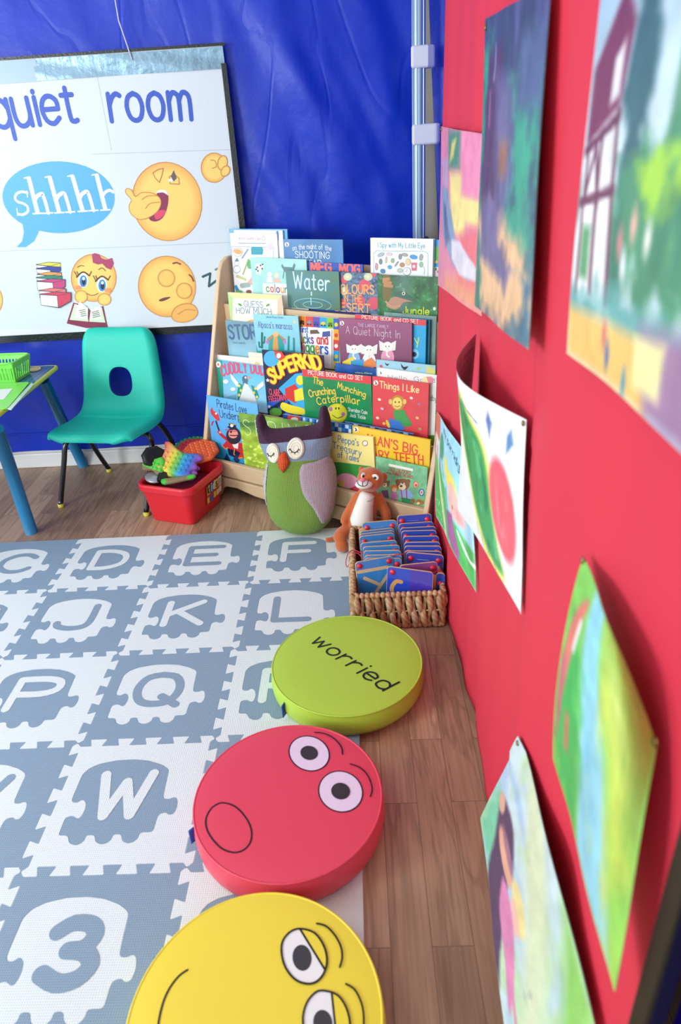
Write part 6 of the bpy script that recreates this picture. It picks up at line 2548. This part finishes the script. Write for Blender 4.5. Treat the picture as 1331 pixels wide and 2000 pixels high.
KC = K(680, 980, 0.16529)
M_PEG = mat('red_peg', '#d42a48', 0.3, 0.6)
M_PLY = mat('pale_ply', '#dcb98a', 0.5)
BOARD_MATS = {}


def board(label, tl, tr, zt, face, art=None, pegs=((0.13, 0.87), (0.87, 0.87)), tilt=14, hgt=0.125, grp='blue letter tracing boards in the basket', wood=False):
    a_, b2 = at_z(*KC(*tl), zt), at_z(*KC(*tr), zt)
    w = np.linalg.norm(b2 - a_)
    ex = (b2 - a_) / w
    side = nrm(np.cross(np.array([0, 0, 1.0]), ex))        # away from the viewer
    ey = nrm(np.array([0, 0, 1.0]) * cos(rad(tilt)) + side * sin(rad(tilt)))
    ez = np.cross(ex, ey)
    o_ = a_ - ey * hgt
    t = thing('letter_board', label, 'letter board', frame(o_, ex, ey, ez), grp)
    mb = MB()
    ol = rrect(0, 0, w, hgt, 0.009, 4)
    mb.prism(ol, -0.0055, 0.0)
    mb.build('board', M_PLY, t)
    if not wood:
        A = Art(w, hgt, None, 0.0003)
        A.clip = False
        A.poly([((x - w / 2) * 0.985 / w + .5, (y - hgt / 2) * 0.985 / hgt + .5) for x, y in ol], face)
        if art:
            art(A)
        else:
            A.rect(0.3, 0.85, 0.62, 0.865, '#7fa4dc' if face[1] in '34' else '#6f78c8')
        fm = MB()
        A.into(fm, z0=0.0001)
        fm.build('cover', mat_card, t)
        for (u, v) in pegs:
            MB().ball((u * w, v * hgt, 0.0008), (0.0078, 0.0078, 0.0046), 14).build('peg', M_PEG, t)
    return t


mat_card = mat_print('glossy_card', 0.16, 0.5)
LFT = [((168, 248), (572, 214), 0.156), ((140, 352), (545, 306), 0.140), ((132, 385), (550, 338), 0.140), ((134, 412), (546, 366), 0.144), ((150, 490), (578, 452), 0.146), ((176, 535), (612, 510), 0.146), ((182, 582), (628, 573), 0.146), ((195, 635), (636, 622), 0.146), ((198, 668), (636, 668), 0.142)]
RGT = [((582, 165), (988, 138), 0.170), ((600, 262), (1010, 232), 0.152), ((618, 312), (1042, 290), 0.146), ((630, 346), (1048, 336), 0.146), ((650, 410), (1078, 404), 0.146), ((662, 480), (1090, 474), 0.146), ((666, 524), (1106, 524), 0.144), ((668, 580), (1110, 586), 0.141)]
ordn = ['hindmost', 'second', 'third', 'fourth', 'fifth', 'sixth', 'seventh', 'eighth', 'ninth']
for i, (a_, b2, z) in enumerate(LFT):
    board(f'light blue letter board, {ordn[i]} from the shelf in the row beside the mat', a_, b2, z, '#3f8fdc', tilt=12)
board('letter board turned to show its bare wood back beside the mat', (130, 322), (532, 266), 0.140, '#fff', wood=True, tilt=12)
for i, (a_, b2, z) in enumerate(RGT):
    board(f'royal blue letter board, {ordn[i]} from the shelf in the row along the red panel', a_, b2, z, '#2a55c8', tilt=12)
board('violet blue letter board leaning in front of the row along the red panel', (688, 594), (1132, 632), 0.143, '#3c49b8', tilt=12)
board('purple letter board sticking up behind the foremost blue boards', (612, 752), (1058, 706), 0.148, '#8a4f9c', tilt=14)


def art_yb(A):
    A.line([(0.05, 0.72), (0.82, 0.72)], 0.09, '#d9c49a')
    A.line([(0.2, 0.52), (0.6, 0.25)], 0.09, '#d9c49a')
    A.line([(0.85, 0.55), (0.6, 0.25), (0.4, 0.0)], 0.09, '#d9c49a')


def art_cb(A):
    A.rect(0.5, 0.02, 0.98, 0.98, '#4636ae')
    A.line([(0.32, 0.62), (0.22, 0.62), (0.14, 0.5), (0.12, 0.35), (0.2, 0.2)], 0.09, '#c9995c', smooth=True)
    A.line([(0.6, 0.3), (0.62, 0.1)], 0.08, '#c9995c')


yb = board('sky blue letter board with a wooden y groove by the basket rim', (86, 718), (532, 640), 0.150, '#3a92e0', art_yb, tilt=14, hgt=0.10, pegs=((0.1, 0.88), (0.88, 0.88)))
cb = board('deep blue and violet letter board with a curved wooden groove, foremost in the basket', (465, 762), (1010, 836), 0.152, '#2747c0', art_cb, tilt=12, hgt=0.10, pegs=((0.12, 0.86),))
nb = board('small blue letter board with a wooden pencil strip wedged by the red panel', (1045, 842), (1148, 850), 0.138, '#2a4fc4', lambda A: A.rect(-0.4, 0.0, -0.02, 0.95, '#e0a04a'), tilt=5, hgt=0.10, pegs=((0.45, 0.7),))
M_LACE = mat('red_lace', '#c8203f', 0.5)


def lace(label, P):
    pts = [at_z(*KC(x, y), z) for x, y, z in P]
    tag(MB().tube(smooth_pts(pts, False, 6), 0.0013, 6).build('lace', M_LACE), label, 'lace')


lace('red lace looping out of the basket over its mat side rim', [(225, 600, 0.135), (150, 600, 0.128), (60, 570, 0.122), (0, 620, 0.112), (-25, 720, 0.07), (-5, 770, 0.06), (30, 700, 0.08), (60, 620, 0.122), (120, 610, 0.128), (180, 680, 0.118)])
lace('red lace lying across the two rows of letter boards', [(520, 640, 0.152), (580, 625, 0.155), (640, 620, 0.155), (680, 605, 0.152)])
lace('short red lace curling from the peg beside the pencil strip', [(1000, 850, 0.128), (1040, 822, 0.130), (1090, 815, 0.131), (1130, 850, 0.130), (1100, 905, 0.120), (1130, 945, 0.112)])

# ================================================================ paintings pinned to the red panel
M_PAINT = mat_print('painted_paper', 0.45)
M_PIN = mat('brass_pin', '#8a7a4a', 0.3, metal=0.8)


def curve_at(P, s):
    L = np.r_[0, np.cumsum([np.linalg.norm(np.array(P[i + 1]) - np.array(P[i])) for i in range(len(P) - 1)])]
    L /= L[-1]
    return np.array([np.interp(s, L, [p[k] for p in P]) for k in range(3)])


def poster(label, rows, cv, pins=(), bulge=0.0, nu=150, nv=170, back='#d8cfd4', backfn=None):
    """rows: [(t, points far to near)], blended down the sheet; cv: the painting"""
    rows = [(t, [np.array(q) for q in (smooth_pts(P, False, 8) if len(P) > 2 else P)]) for t, P in rows]
    S_ = np.linspace(0, 1, nu + 1)
    C = [np.array([curve_at(P, s) for s in S_]) for _, P in rows]
    T_ = [t for t, _ in rows]
    col = cv.linear()
    hh, ww = col.shape[:2]
    G = np.zeros((nv + 1, nu + 1, 3))
    for j in range(nv + 1):
        t = j / nv
        if len(rows) == 2:
            G[j] = C[0] * (1 - t) + C[1] * t
        else:                                     # parabola through three rows
            a, b, c = T_
            G[j] = C[0] * ((t - b) * (t - c)) / ((a - b) * (a - c)) + C[1] * ((t - a) * (t - c)) / ((b - a) * (b - c)) + C[2] * ((t - a) * (t - b)) / ((c - a) * (c - b))
        G[j, :, 0] -= bulge * np.sin(pi * S_) * (0.4 + 0.6 * sin(pi * t)) - 0.0012 * np.sin(9 * S_ + 5 * t)
    for q in G.reshape(-1, 3):                    # nothing dips into the felt
        q[0] = min(q[0], panel_x(q[1], q[2]) - 0.006)
    mid = np.mean(G.reshape(-1, 3), 0)
    t_ = thing('painting', label, 'painting', (float(mid[0]), float(mid[1]), float(mid[2])), 'paintings pinned to the red panel')
    D1, D2 = np.gradient(G, axis=1), np.gradient(G, axis=0)
    N_ = np.cross(D1, D2)
    N_ /= np.linalg.norm(N_, axis=2, keepdims=True) + 1e-12
    if N_[:, :, 0].mean() > 0:
        N_ = -N_
    jj, ii = np.meshgrid(np.arange(nv + 1), np.arange(nu + 1), indexing='ij')
    cc = col[np.clip((jj / nv * (hh - 1)).round().astype(int), 0, hh - 1), np.clip((ii / nu * (ww - 1)).round().astype(int), 0, ww - 1)]
    mb = MB()
    idx = lambda j, i: j * (nu + 1) + i
    fs_ = [(idx(j, i), idx(j, i + 1), idx(j + 1, i + 1), idx(j + 1, i)) for j in range(nv) for i in range(nu)]
    # orient outwards
    a, b, c = G[0, 0], G[0, 1], G[1, 1]
    if np.cross(b - a, c - a)[0] > 0:
        fs_ = [f[::-1] for f in fs_]
    mb.add([tuple(p) for p in (G - mid).reshape(-1, 3)], fs_, [tuple(q) for q in cc.reshape(-1, 3)], smooth=True)
    Bk = G - N_ * 0.0009
    bc = [hx(back)] * ((nu + 1) * (nv + 1))
    if backfn:
        bc = [tuple(q) for q in backfn(ii / nu, jj / nv).reshape(-1, 3)]
    mb.add([tuple(p) for p in (Bk - mid).reshape(-1, 3)], [f[::-1] for f in fs_], bc, smooth=True)
    mb.build('paper', M_PAINT, t_)
    for (j, i) in pins:
        p = G[j, i] + N_[j, i] * 0.001 - mid
        M_ = Matrix.Rotation(rad(90), 4, 'Y')
        MB().ball(tuple(p), (0.002, 0.0042, 0.0042), 12).build('pin', M_PIN, t_)
    return t_


def brush(c, amt=0.12, sx=30, sy=8, seed=3):
    n = vnoise(c.X + 0.4 * c.Y, c.Y * 0.8 - 0.3 * c.X + 1, sx * 0.6, sy * 0.7, seed)[..., None]
    m_ = vnoise(c.X, c.Y, 17, 15, seed + 9)[..., None]
    c.im = c.im * (1 + amt * (n + m_ - 1.0))


# pink picture with a long grey blue animal
c = Cv(120, 200, 0.8, '#e68aa6')
c.poly([(0, 0), (0.55, 0), (0.5, 0.4), (0.55, 0.75), (0.3, 1), (0, 1)], '#d9829c')
c.poly([(0.25, 0.02), (0.6, 0.0), (0.58, 0.22), (0.3, 0.24)], '#4f8a6c', 0.03)
c.poly([(0.38, 0.08), (0.5, 0.05), (0.44, 0.16), (0.34, 0.2)], '#e2cf6a', 0.02)
c.poly([(0.35, 0.26), (0.62, 0.24), (0.62, 0.36), (1.0, 0.34), (1, 0.5), (0.72, 0.52), (0.7, 0.62), (0.4, 0.6)], '#f1dd8a', 0.03)
c.poly([(0.62, 0), (1, 0), (1, 0.34), (0.66, 0.36)], '#f08fb0', 0.03)
c.poly([(0.6, 0.6), (1, 0.5), (1, 0.9), (0.5, 0.95)], '#e56f78', 0.04)
c.poly([(0.06, 0.2), (0.24, 0.18), (0.3, 0.34), (0.1, 0.36)], '#b79cc0', 0.02)
c.poly([(0.06, 0.36), (0.3, 0.36), (0.42, 0.52), (0.52, 0.7), (0.86, 0.78), (0.8, 0.84), (0.4, 0.8), (0.16, 0.66)], '#8797b4', 0.015)
c.poly([(0.16, 0.45), (0.26, 0.48), (0.36, 0.66), (0.24, 0.72)], '#59678c', 0.02)
c.poly([(0.4, 0.66), (0.6, 0.64), (0.95, 0.74), (0.92, 0.82), (0.6, 0.84), (0.4, 0.78)], '#d8d2dc', 0.012)
c.poly([(0.2, 0.9), (1, 0.86), (1, 1), (0.2, 1)], '#e79a78', 0.05)
brush(c)
poster('pink and yellow painting with a long grey animal', [(0, [at_x(862, 247, 1.452), at_x(944, 262, 1.447)]), (1, [at_x(857, 557, 1.432), at_x(940, 618, 1.446)])], c, [(3, 3)], 0.004)

# dark forest picture: a broad purple brown tree trunk on a peach path
c = Cv(140, 240, 0.75, '#3c4766')
c.streak('#5b5c8c', 8, 2, 0.4, 0.7, 0.8)
c.poly([(0, 0.12), (0.16, 0.1), (0.2, 0.7), (0, 0.72)], '#2f8f74', 0.06, rough=0.2)
c.poly([(0.62, 0.25), (0.95, 0.2), (0.98, 0.75), (0.66, 0.75)], '#3f9f82', 0.08, rough=0.25)
c.poly([(0.7, 0.1), (1, 0.08), (1, 0.3), (0.66, 0.3)], '#56648c', 0.05)
c.poly([(0.14, 0.12), (0.4, 0.1), (0.48, 0.3), (0.5, 0.62), (0.42, 0.8), (0.1, 0.72), (0.06, 0.4)], '#563a5c', 0.03, rough=0.08)
c.poly([(0.36, 0.2), (0.6, 0.22), (0.66, 0.5), (0.5, 0.66), (0.4, 0.45)], '#6f6a94', 0.05)
c.poly([(0.46, 0.40), (0.58, 0.4), (0.56, 0.5), (0.46, 0.5)], '#9c6a4c', 0.03)
c.poly([(0, 0.66), (0.3, 0.62), (0.9, 0.7), (1, 0.78), (1, 1), (0, 1)], '#e0b48a', 0.05, rough=0.1)
c.poly([(0.12, 0.6), (0.4, 0.56), (0.5, 0.72), (0.72, 0.78), (0.66, 0.86), (0.3, 0.82), (0.12, 0.78)], '#6d628c', 0.03, rough=0.06)
c.streak('#c98a5a', 6, 3, 0.55, 0.75, 0.5, np.clip((c.Y - 0.72) / 0.05, 0, 1))
c.poly([(0, 0.7), (0.1, 0.76), (0.16, 1), (0, 1)], '#3f7a6c', 0.03, rough=0.1)
c.poly([(0.86, 0.78), (1, 0.74), (1, 1), (0.72, 1), (0.9, 0.9)], '#4a6f86', 0.04, rough=0.12)
c.line([(0.2, 0.24), (0.22, 0.34)], 0.02, '#b06a7c', 0.01)
c.line([(0.28, 0.1), (0.3, 0.16), (0.28, 0.2)], 0.014, '#8fa4c8', 0.01)
brush(c, 0.2)
poster('dark purple and green forest painting beside the pink one', [(0, [at_x(948, 37, 1.450), at_x(1076, -30, 1.448)]), (1, [at_x(929, 597, 1.440), at_x(1031, 684, 1.438)])], c, [(5, 4)], 0.004)

# street with a timbered house
c = Cv(220, 240, 1.0, '#b9cddd')
c.im = np.ones(c.im.shape) * srgb('#8fb0cc') * (1 - np.clip(c.Y * 2, 0, 1))[..., None] + srgb('#c9dde2') * np.clip(c.Y * 2, 0, 1)[..., None]
c.poly([(0.3, 0.24), (0.4, 0.2), (0.44, 0.34), (0.42, 0.62), (0.3, 0.62)], '#3f6670', 0.02, rough=0.08)
for x in (0.55, 0.62, 0.8, 0.9):
    c.poly([(x, 0.3), (x + 0.025, 0.5), (x + 0.03, 0.66), (x - 0.03, 0.66), (x - 0.02, 0.48)], '#5a9474', 0.015)
c.poly([(0.3, 0.56), (0.6, 0.5), (1, 0.54), (1, 0.82), (0.3, 0.8)], '#4f8f6c', 0.04, rough=0.2)
c.poly([(0.42, 0.55), (0.62, 0.54), (0.66, 0.62), (0.44, 0.62)], '#9fd048', 0.03, rough=0.2)
c.streak('#2f6a5c', 9, 5, 0.5, 0.7, 0.6, np.clip((c.Y - 0.55) / 0.05, 0, 1) * np.clip((0.84 - c.Y) / 0.05, 0, 1))
c.poly([(0.02, 0.32), (0.2, 0.2), (0.3, 0.3), (0.26, 0.46), (0.02, 0.5)], '#7c3a56', 0.015)
c.poly([(0.02, 0.5), (0.26, 0.44), (0.3, 0.82), (0.02, 0.84)], '#e6e6e6', 0.012)
for P in ([(0.02, 0.51), (0.27, 0.46)], [(0.02, 0.63), (0.28, 0.6)], [(0.05, 0.5), (0.05, 0.84)], [(0.16, 0.48), (0.17, 0.82)], [(0.05, 0.63), (0.12, 0.5)], [(0.12, 0.5), (0.17, 0.63)], [(0.26, 0.45), (0.29, 0.83)]):
    c.line(P, 0.022, '#6d3a52', 0.006)
c.poly([(0.07, 0.68), (0.14, 0.68), (0.14, 0.8), (0.07, 0.8)], '#5f9c6c', 0.012)
c.poly([(0.19, 0.34), (0.25, 0.32), (0.25, 0.42), (0.19, 0.43)], '#e8e6ea', 0.01)
c.poly([(0, 0.83), (1, 0.78), (1, 0.88), (0, 0.9)], '#6ba8a8', 0.03, rough=0.1)
c.poly([(0, 0.88), (0.55, 0.86), (0.62, 1), (0, 1)], '#edbd6c', 0.02)
c.poly([(0.52, 0.84), (1, 0.76), (1, 1), (0.6, 1)], '#9c7a9c', 0.03)
c.poly([(0.5, 0.86), (0.66, 0.84), (0.66, 0.95), (0.52, 0.96)], '#e6e0a0', 0.015)
for x, y, q in ((0.35, 0.7, '#d8848c'), (0.42, 0.66, '#e8b0a0'), (0.3, 0.9, '#c86a6c'), (0.33, 0.94, '#4f6a9c'), (0.46, 0.97, '#3f94b0'), (0.5, 0.68, '#f0e8e0'), (0.38, 0.74, '#efe8f0')):
    c.ell(x, y, 0.014, 0.03, q, soft=0.01)
brush(c, 0.12, 20, 12)
poster('large village painting with a timbered house and blue sky close to the camera', [(0, [at_x(1187, -120, 1.447), np.array([1.446, -0.02, 1.34]), np.array([1.449, -0.158, 1.335])]), (0.5, [at_x(1140, 290, 1.442), np.array([1.438, 0.0, 1.13]), np.array([1.445, -0.158, 1.13])]), (1, [at_x(1110, 690, 1.441), at_x(1250, 806, 1.438), np.array([1.444, -0.158, 0.945])])], c, [], 0.0)

# white sheet that curls away: green leafy swathe and a red round fruit
c = Cv(260, 220, 1.35, '#eef0f2')
c.poly([(0.40, 0.03), (0.48, 0.14), (0.56, 0.10), (0.65, 0.18), (0.74, 0.26), (0.79, 0.40), (0.80, 0.62), (0.84, 0.84), (0.87, 0.98), (0.72, 1.0), (0.60, 0.85), (0.50, 0.60), (0.42, 0.30)], '#dfe25a', 0.03, True)
c.poly([(0.42, 0.07), (0.49, 0.17), (0.57, 0.14), (0.65, 0.22), (0.73, 0.30), (0.77, 0.44), (0.79, 0.64), (0.83, 0.84), (0.86, 0.95), (0.74, 0.95), (0.62, 0.80), (0.52, 0.57), (0.45, 0.30)], '#3f9c5a', 0.02, True)
c.streak('#1f7a4c', 20, 5, 0.5, 0.62, 0.8, np.clip(-c.sdf([(0.44, 0.1), (0.57, 0.17), (0.72, 0.32), (0.78, 0.6), (0.85, 0.93), (0.74, 0.93), (0.54, 0.58)]) / 0.02, 0, 1))
c.streak('#6cc48a', 16, 6, 0.58, 0.7, 0.7, np.clip(-c.sdf([(0.44, 0.1), (0.57, 0.17), (0.72, 0.32), (0.78, 0.6), (0.85, 0.93), (0.74, 0.93), (0.54, 0.58)]) / 0.02, 0, 1))
c.ell(0.875, 0.56, 0.085, 0.27, '#e2606c', -8, 0.012)
c.streak('#f0949c', 30, 4, 0.55, 0.7, 0.5, np.clip(-c.sdf([(0.81, 0.4), (0.87, 0.34), (0.93, 0.5), (0.94, 0.7), (0.9, 0.82), (0.83, 0.7)]) / 0.03, 0, 1))
c.poly([(0.80, 0.22), (0.785, 0.12), (0.80, 0.06), (0.82, 0.12)], '#5a72b0', 0.008)
c.poly([(0.90, 0.24), (0.905, 0.14), (0.93, 0.08), (0.94, 0.16)], '#5a86b8', 0.008)
for x in (0.6, 0.66, 0.72, 0.78):
    c.line([(x, 0.88 + (x - 0.6) * 0.4), (x + 0.02, 0.95 + (x - 0.6) * 0.25)], 0.008, '#8a6a9c', 0.004)
for k in range(14):
    c.line([(0.44 + k * 0.02, 0.10 + k * 0.006), (0.455 + k * 0.02, 0.105 + k * 0.006)], 0.010, '#5a6a9c', 0.004)
brush(c, 0.05)


def back_text(U, V):
    q = np.ones(U.shape + (3,)) * srgb('#c9aeb8')
    for k in range(5):
        a_ = np.exp(-((V - 0.06 - 0.045 * k) / 0.008) ** 2) * (vnoise(U, V, 60, 1, k, 1) > 0.42) * (U > 0.04) * (U < 0.34)
        q = q * (1 - 0.45 * a_[..., None]) + srgb('#5a4a64') * 0.45 * a_[..., None]
    return np.where(q <= 0.04045, q / 12.92, ((q + 0.055) / 1.055) ** 2.4)


top = [at_x(930, 652, 1.456), at_z(914, 668, 0.818), at_z(899, 688, 0.816), at_z(893, 708, 0.815), at_z(899, 738, 0.813), at_z(925, 764, 0.811), at_z(972, 792, 0.808), at_x(1028, 820, 1.454)]
bot = [np.array([1.440, 0.76, 0.50]), np.array([1.424, 0.69, 0.498]), at_x(938, 1057, 1.425), at_x(974, 1122, 1.434), at_x(1018, 1201, 1.448)]
poster('white painting of a red oval and green leaves, its top curling off the panel', [(0, top), (1, bot)], c, [(4, 148), (4, 2)], 0.0, back='#cdb4bf', backfn=back_text)

# country picture with a yellow haired girl
c = Cv(160, 220, 0.8, '#9fd8ea')
c.poly([(0, 0), (0.2, 0), (0.24, 0.2), (0.14, 0.3), (0, 0.2)], '#d86a58', 0.02)
c.poly([(0, 0.2), (0.22, 0.24), (0.2, 0.44), (0, 0.44)], '#e6dad0', 0.02)
c.ell(0.36, 0.24, 0.10, 0.12, '#2f9a78', 0, 0.012)
c.line([(0.38, 0.34), (0.44, 0.5)], 0.014, '#7a8a6c')
c.poly([(0, 0.4), (0.3, 0.42), (0.5, 0.62), (0.6, 1), (0, 1)], '#4fb45c', 0.02, rough=0.05)
c.poly([(0.66, 0.72), (1, 0.7), (1, 1), (0.6, 1)], '#4cb858', 0.02)
c.poly([(0.18, 0.42), (0.24, 0.42), (0.42, 0.8), (0.5, 1), (0.38, 1), (0.3, 0.76)], '#d6cfa8', 0.012)
c.ell(0.7, 0.46, 0.16, 0.1, '#eedb62', 10, 0.012)
c.poly([(0.48, 0.3), (0.56, 0.28), (0.64, 0.42), (0.5, 0.44)], '#eedb62', 0.015)
c.ell(0.76, 0.56, 0.17, 0.13, '#f0c0b4', 10, 0.012)
c.ell(0.86, 0.6, 0.05, 0.04, '#ea9c9c', 0, 0.02)
c.ell(0.76, 0.61, 0.012, 0.016, '#a8485a')
c.poly([(0.52, 0.74), (0.74, 0.68), (0.84, 0.9), (0.8, 1), (0.56, 0.94)], '#a85f98', 0.012)
c.line([(0.52, 0.56), (0.56, 0.68), (0.6, 0.74)], 0.02, '#2f9c8c', 0.006, True)
c.line([(0.84, 0.74), (0.94, 0.82), (1, 0.8)], 0.03, '#e6f0f0', 0.006, True)
c.poly([(0.06, 0.3), (0.14, 0.3), (0.16, 0.42), (0.08, 0.42)], '#b9a0b4', 0.015)
c.poly([(0.26, 0.34), (0.3, 0.34), (0.33, 0.48), (0.28, 0.48)], '#4f74b8', 0.015)
c.text('my porridge', 0.42, 0.09, 0.92, 0.24, 0.07, 0.010, '#3a5a7c')
c.streak('#e8f4e8', 40, 30, 0.72, 0.8, 0.8, np.clip((c.Y - 0.62) / 0.1, 0, 1) * np.clip((0.45 - c.X) / 0.1, 0, 1))
brush(c, 0.1)
poster('painting of a yellow haired girl on green hills just behind the wicker basket', [(0, [at_x(853, 803, 1.452), at_x(884, 850, 1.440), at_x(919, 900, 1.450)]), (0.5, [at_x(851, 905, 1.424), at_x(884, 965, 1.420), at_x(926, 1032, 1.449)]), (1, [at_x(853, 1008, 1.412), at_x(890, 1085, 1.418), at_x(931, 1160, 1.448)])], c, [(2, 2)], 0.0)

# river picture, bulging
c = Cv(180, 240, 0.75, '#7fc85a')
c.poly([(0.30, 0), (0.5, 0), (0.54, 0.3), (0.70, 0.6), (0.92, 1), (0.45, 1), (0.4, 0.6), (0.34, 0.3)], '#8fcfe0', 0.03)
c.streak('#5aa8d0', 4, 6, 0.45, 0.7, 0.7, np.clip(-c.sdf([(0.36, 0), (0.46, 0), (0.52, 0.35), (0.84, 1), (0.5, 1), (0.42, 0.5)]) / 0.05, 0, 1))
c.poly([(0.5, 0), (1, 0), (1, 0.62), (0.86, 0.7), (0.6, 0.4)], '#a4cc5a', 0.03)
c.streak('#cdd25c', 5, 3, 0.5, 0.75, 0.6, np.clip((c.X - 0.52) / 0.08, 0, 1))
c.poly([(0.12, 0.3), (0.34, 0.34), (0.4, 0.6), (0.42, 1), (0.1, 1), (0.06, 0.6)], '#3fb45a', 0.05, rough=0.1)
c.poly([(0.05, 0.5), (0.1, 0.3), (0.2, 0.16), (0.28, 0.12), (0.26, 0.22), (0.22, 0.34), (0.16, 0.56), (0.08, 0.7)], '#dd7a6c', 0.02, True)
c.poly([(0.04, 0.52), (0.12, 0.48), (0.12, 0.72), (0.05, 0.86)], '#c8607c', 0.03)
c.line([(0.24, 0.26), (0.21, 0.4)], 0.04, '#e4dcd8', 0.012)
c.poly([(0.2, 0.68), (0.26, 0.66), (0.26, 0.8), (0.2, 0.82)], '#cf7a64', 0.02)
brush(c, 0.12, 14, 20)
poster('green painting with a blue river bulging off the panel close to the camera', [(0, [at_x(1140, 1087, 1.4505), at_x(1209, 1262, 1.432), at_x(1283, 1457, 1.449)]), (0.5, [at_x(1097, 1262, 1.425), at_x(1172, 1450, 1.412), at_x(1250, 1668, 1.434)]), (1, [at_x(1083, 1482, 1.424), at_x(1136, 1690, 1.420), at_x(1198, 1938, 1.430)])], c, [(3, 3), (4, 146)], 0.0)

# pale picture with children
c = Cv(180, 240, 0.9, '#c9dfe2')
c.streak('#a9c8e8', 4, 8, 0.4, 0.65, 0.8)
c.streak('#bfe0a8', 7, 4, 0.5, 0.7, 0.8)
c.poly([(0.0, 0.5), (0.2, 0.55), (0.36, 1), (0, 1)], '#7fcfa8', 0.06, rough=0.1)
c.poly([(0.2, 0.0), (0.5, 0.0), (0.9, 0.5), (1, 0.7), (1, 0.86), (0.6, 0.5)], '#d8e4c0', 0.05)
c.poly([(0.7, 0.0), (1, 0.0), (1, 0.4)], '#8fce6a', 0.05)
c.poly([(0.093, 0.5), (0.248, 0.4), (0.372, 0.5), (0.434, 0.72), (0.651, 0.92), (0.775, 1), (0.310, 1), (0.186, 0.74)], '#5d4a66', 0.02, True)
c.ell(0.109, 0.52, 0.045, 0.06, '#e0b098', 0, 0.01)
c.ell(0.310, 0.62, 0.128, 0.075, '#e6ae94', 0, 0.012)
c.ell(0.310, 0.56, 0.105, 0.04, '#a8788c', 0, 0.015)
c.ell(0.527, 0.56, 0.105, 0.08, '#ecdc9a', 0, 0.012)
c.ell(0.542, 0.64, 0.075, 0.05, '#eec0ae', 0, 0.012)
c.poly([(0.372, 0.72), (0.558, 0.68), (0.775, 0.78), (0.868, 0.9), (0.682, 0.86), (0.465, 0.86)], '#dd8ab4', 0.015, True)
c.line([(0.775, 0.8), (0.961, 0.84)], 0.03, '#dd8ab4', 0.01)
c.ell(0.992, 0.845, 0.030, 0.025, '#eec0ae')
c.streak('#6f7a94', 10, 8, 0.6, 0.74, 0.5, np.clip((c.X - 0.6) / 0.1, 0, 1) * np.clip((c.Y - 0.5) / 0.1, 0, 1))
brush(c, 0.1)
poster('pale green painting of children low on the panel nearest the floor', [(0, [at_x(1018, 1437, 1.452), at_x(1080, 1680, 1.438), at_x(1163, 2010, 1.446)]), (0.5, [at_z(976, 1520, 0.20), at_z(1022, 1790, 0.195), at_z(1075, 2090, 0.19)]), (1, [at_z(940, 1598, 0.075), at_z(962, 1800, 0.07), at_z(988, 2040, 0.07)])], c, [(5, 4)], 0.0)
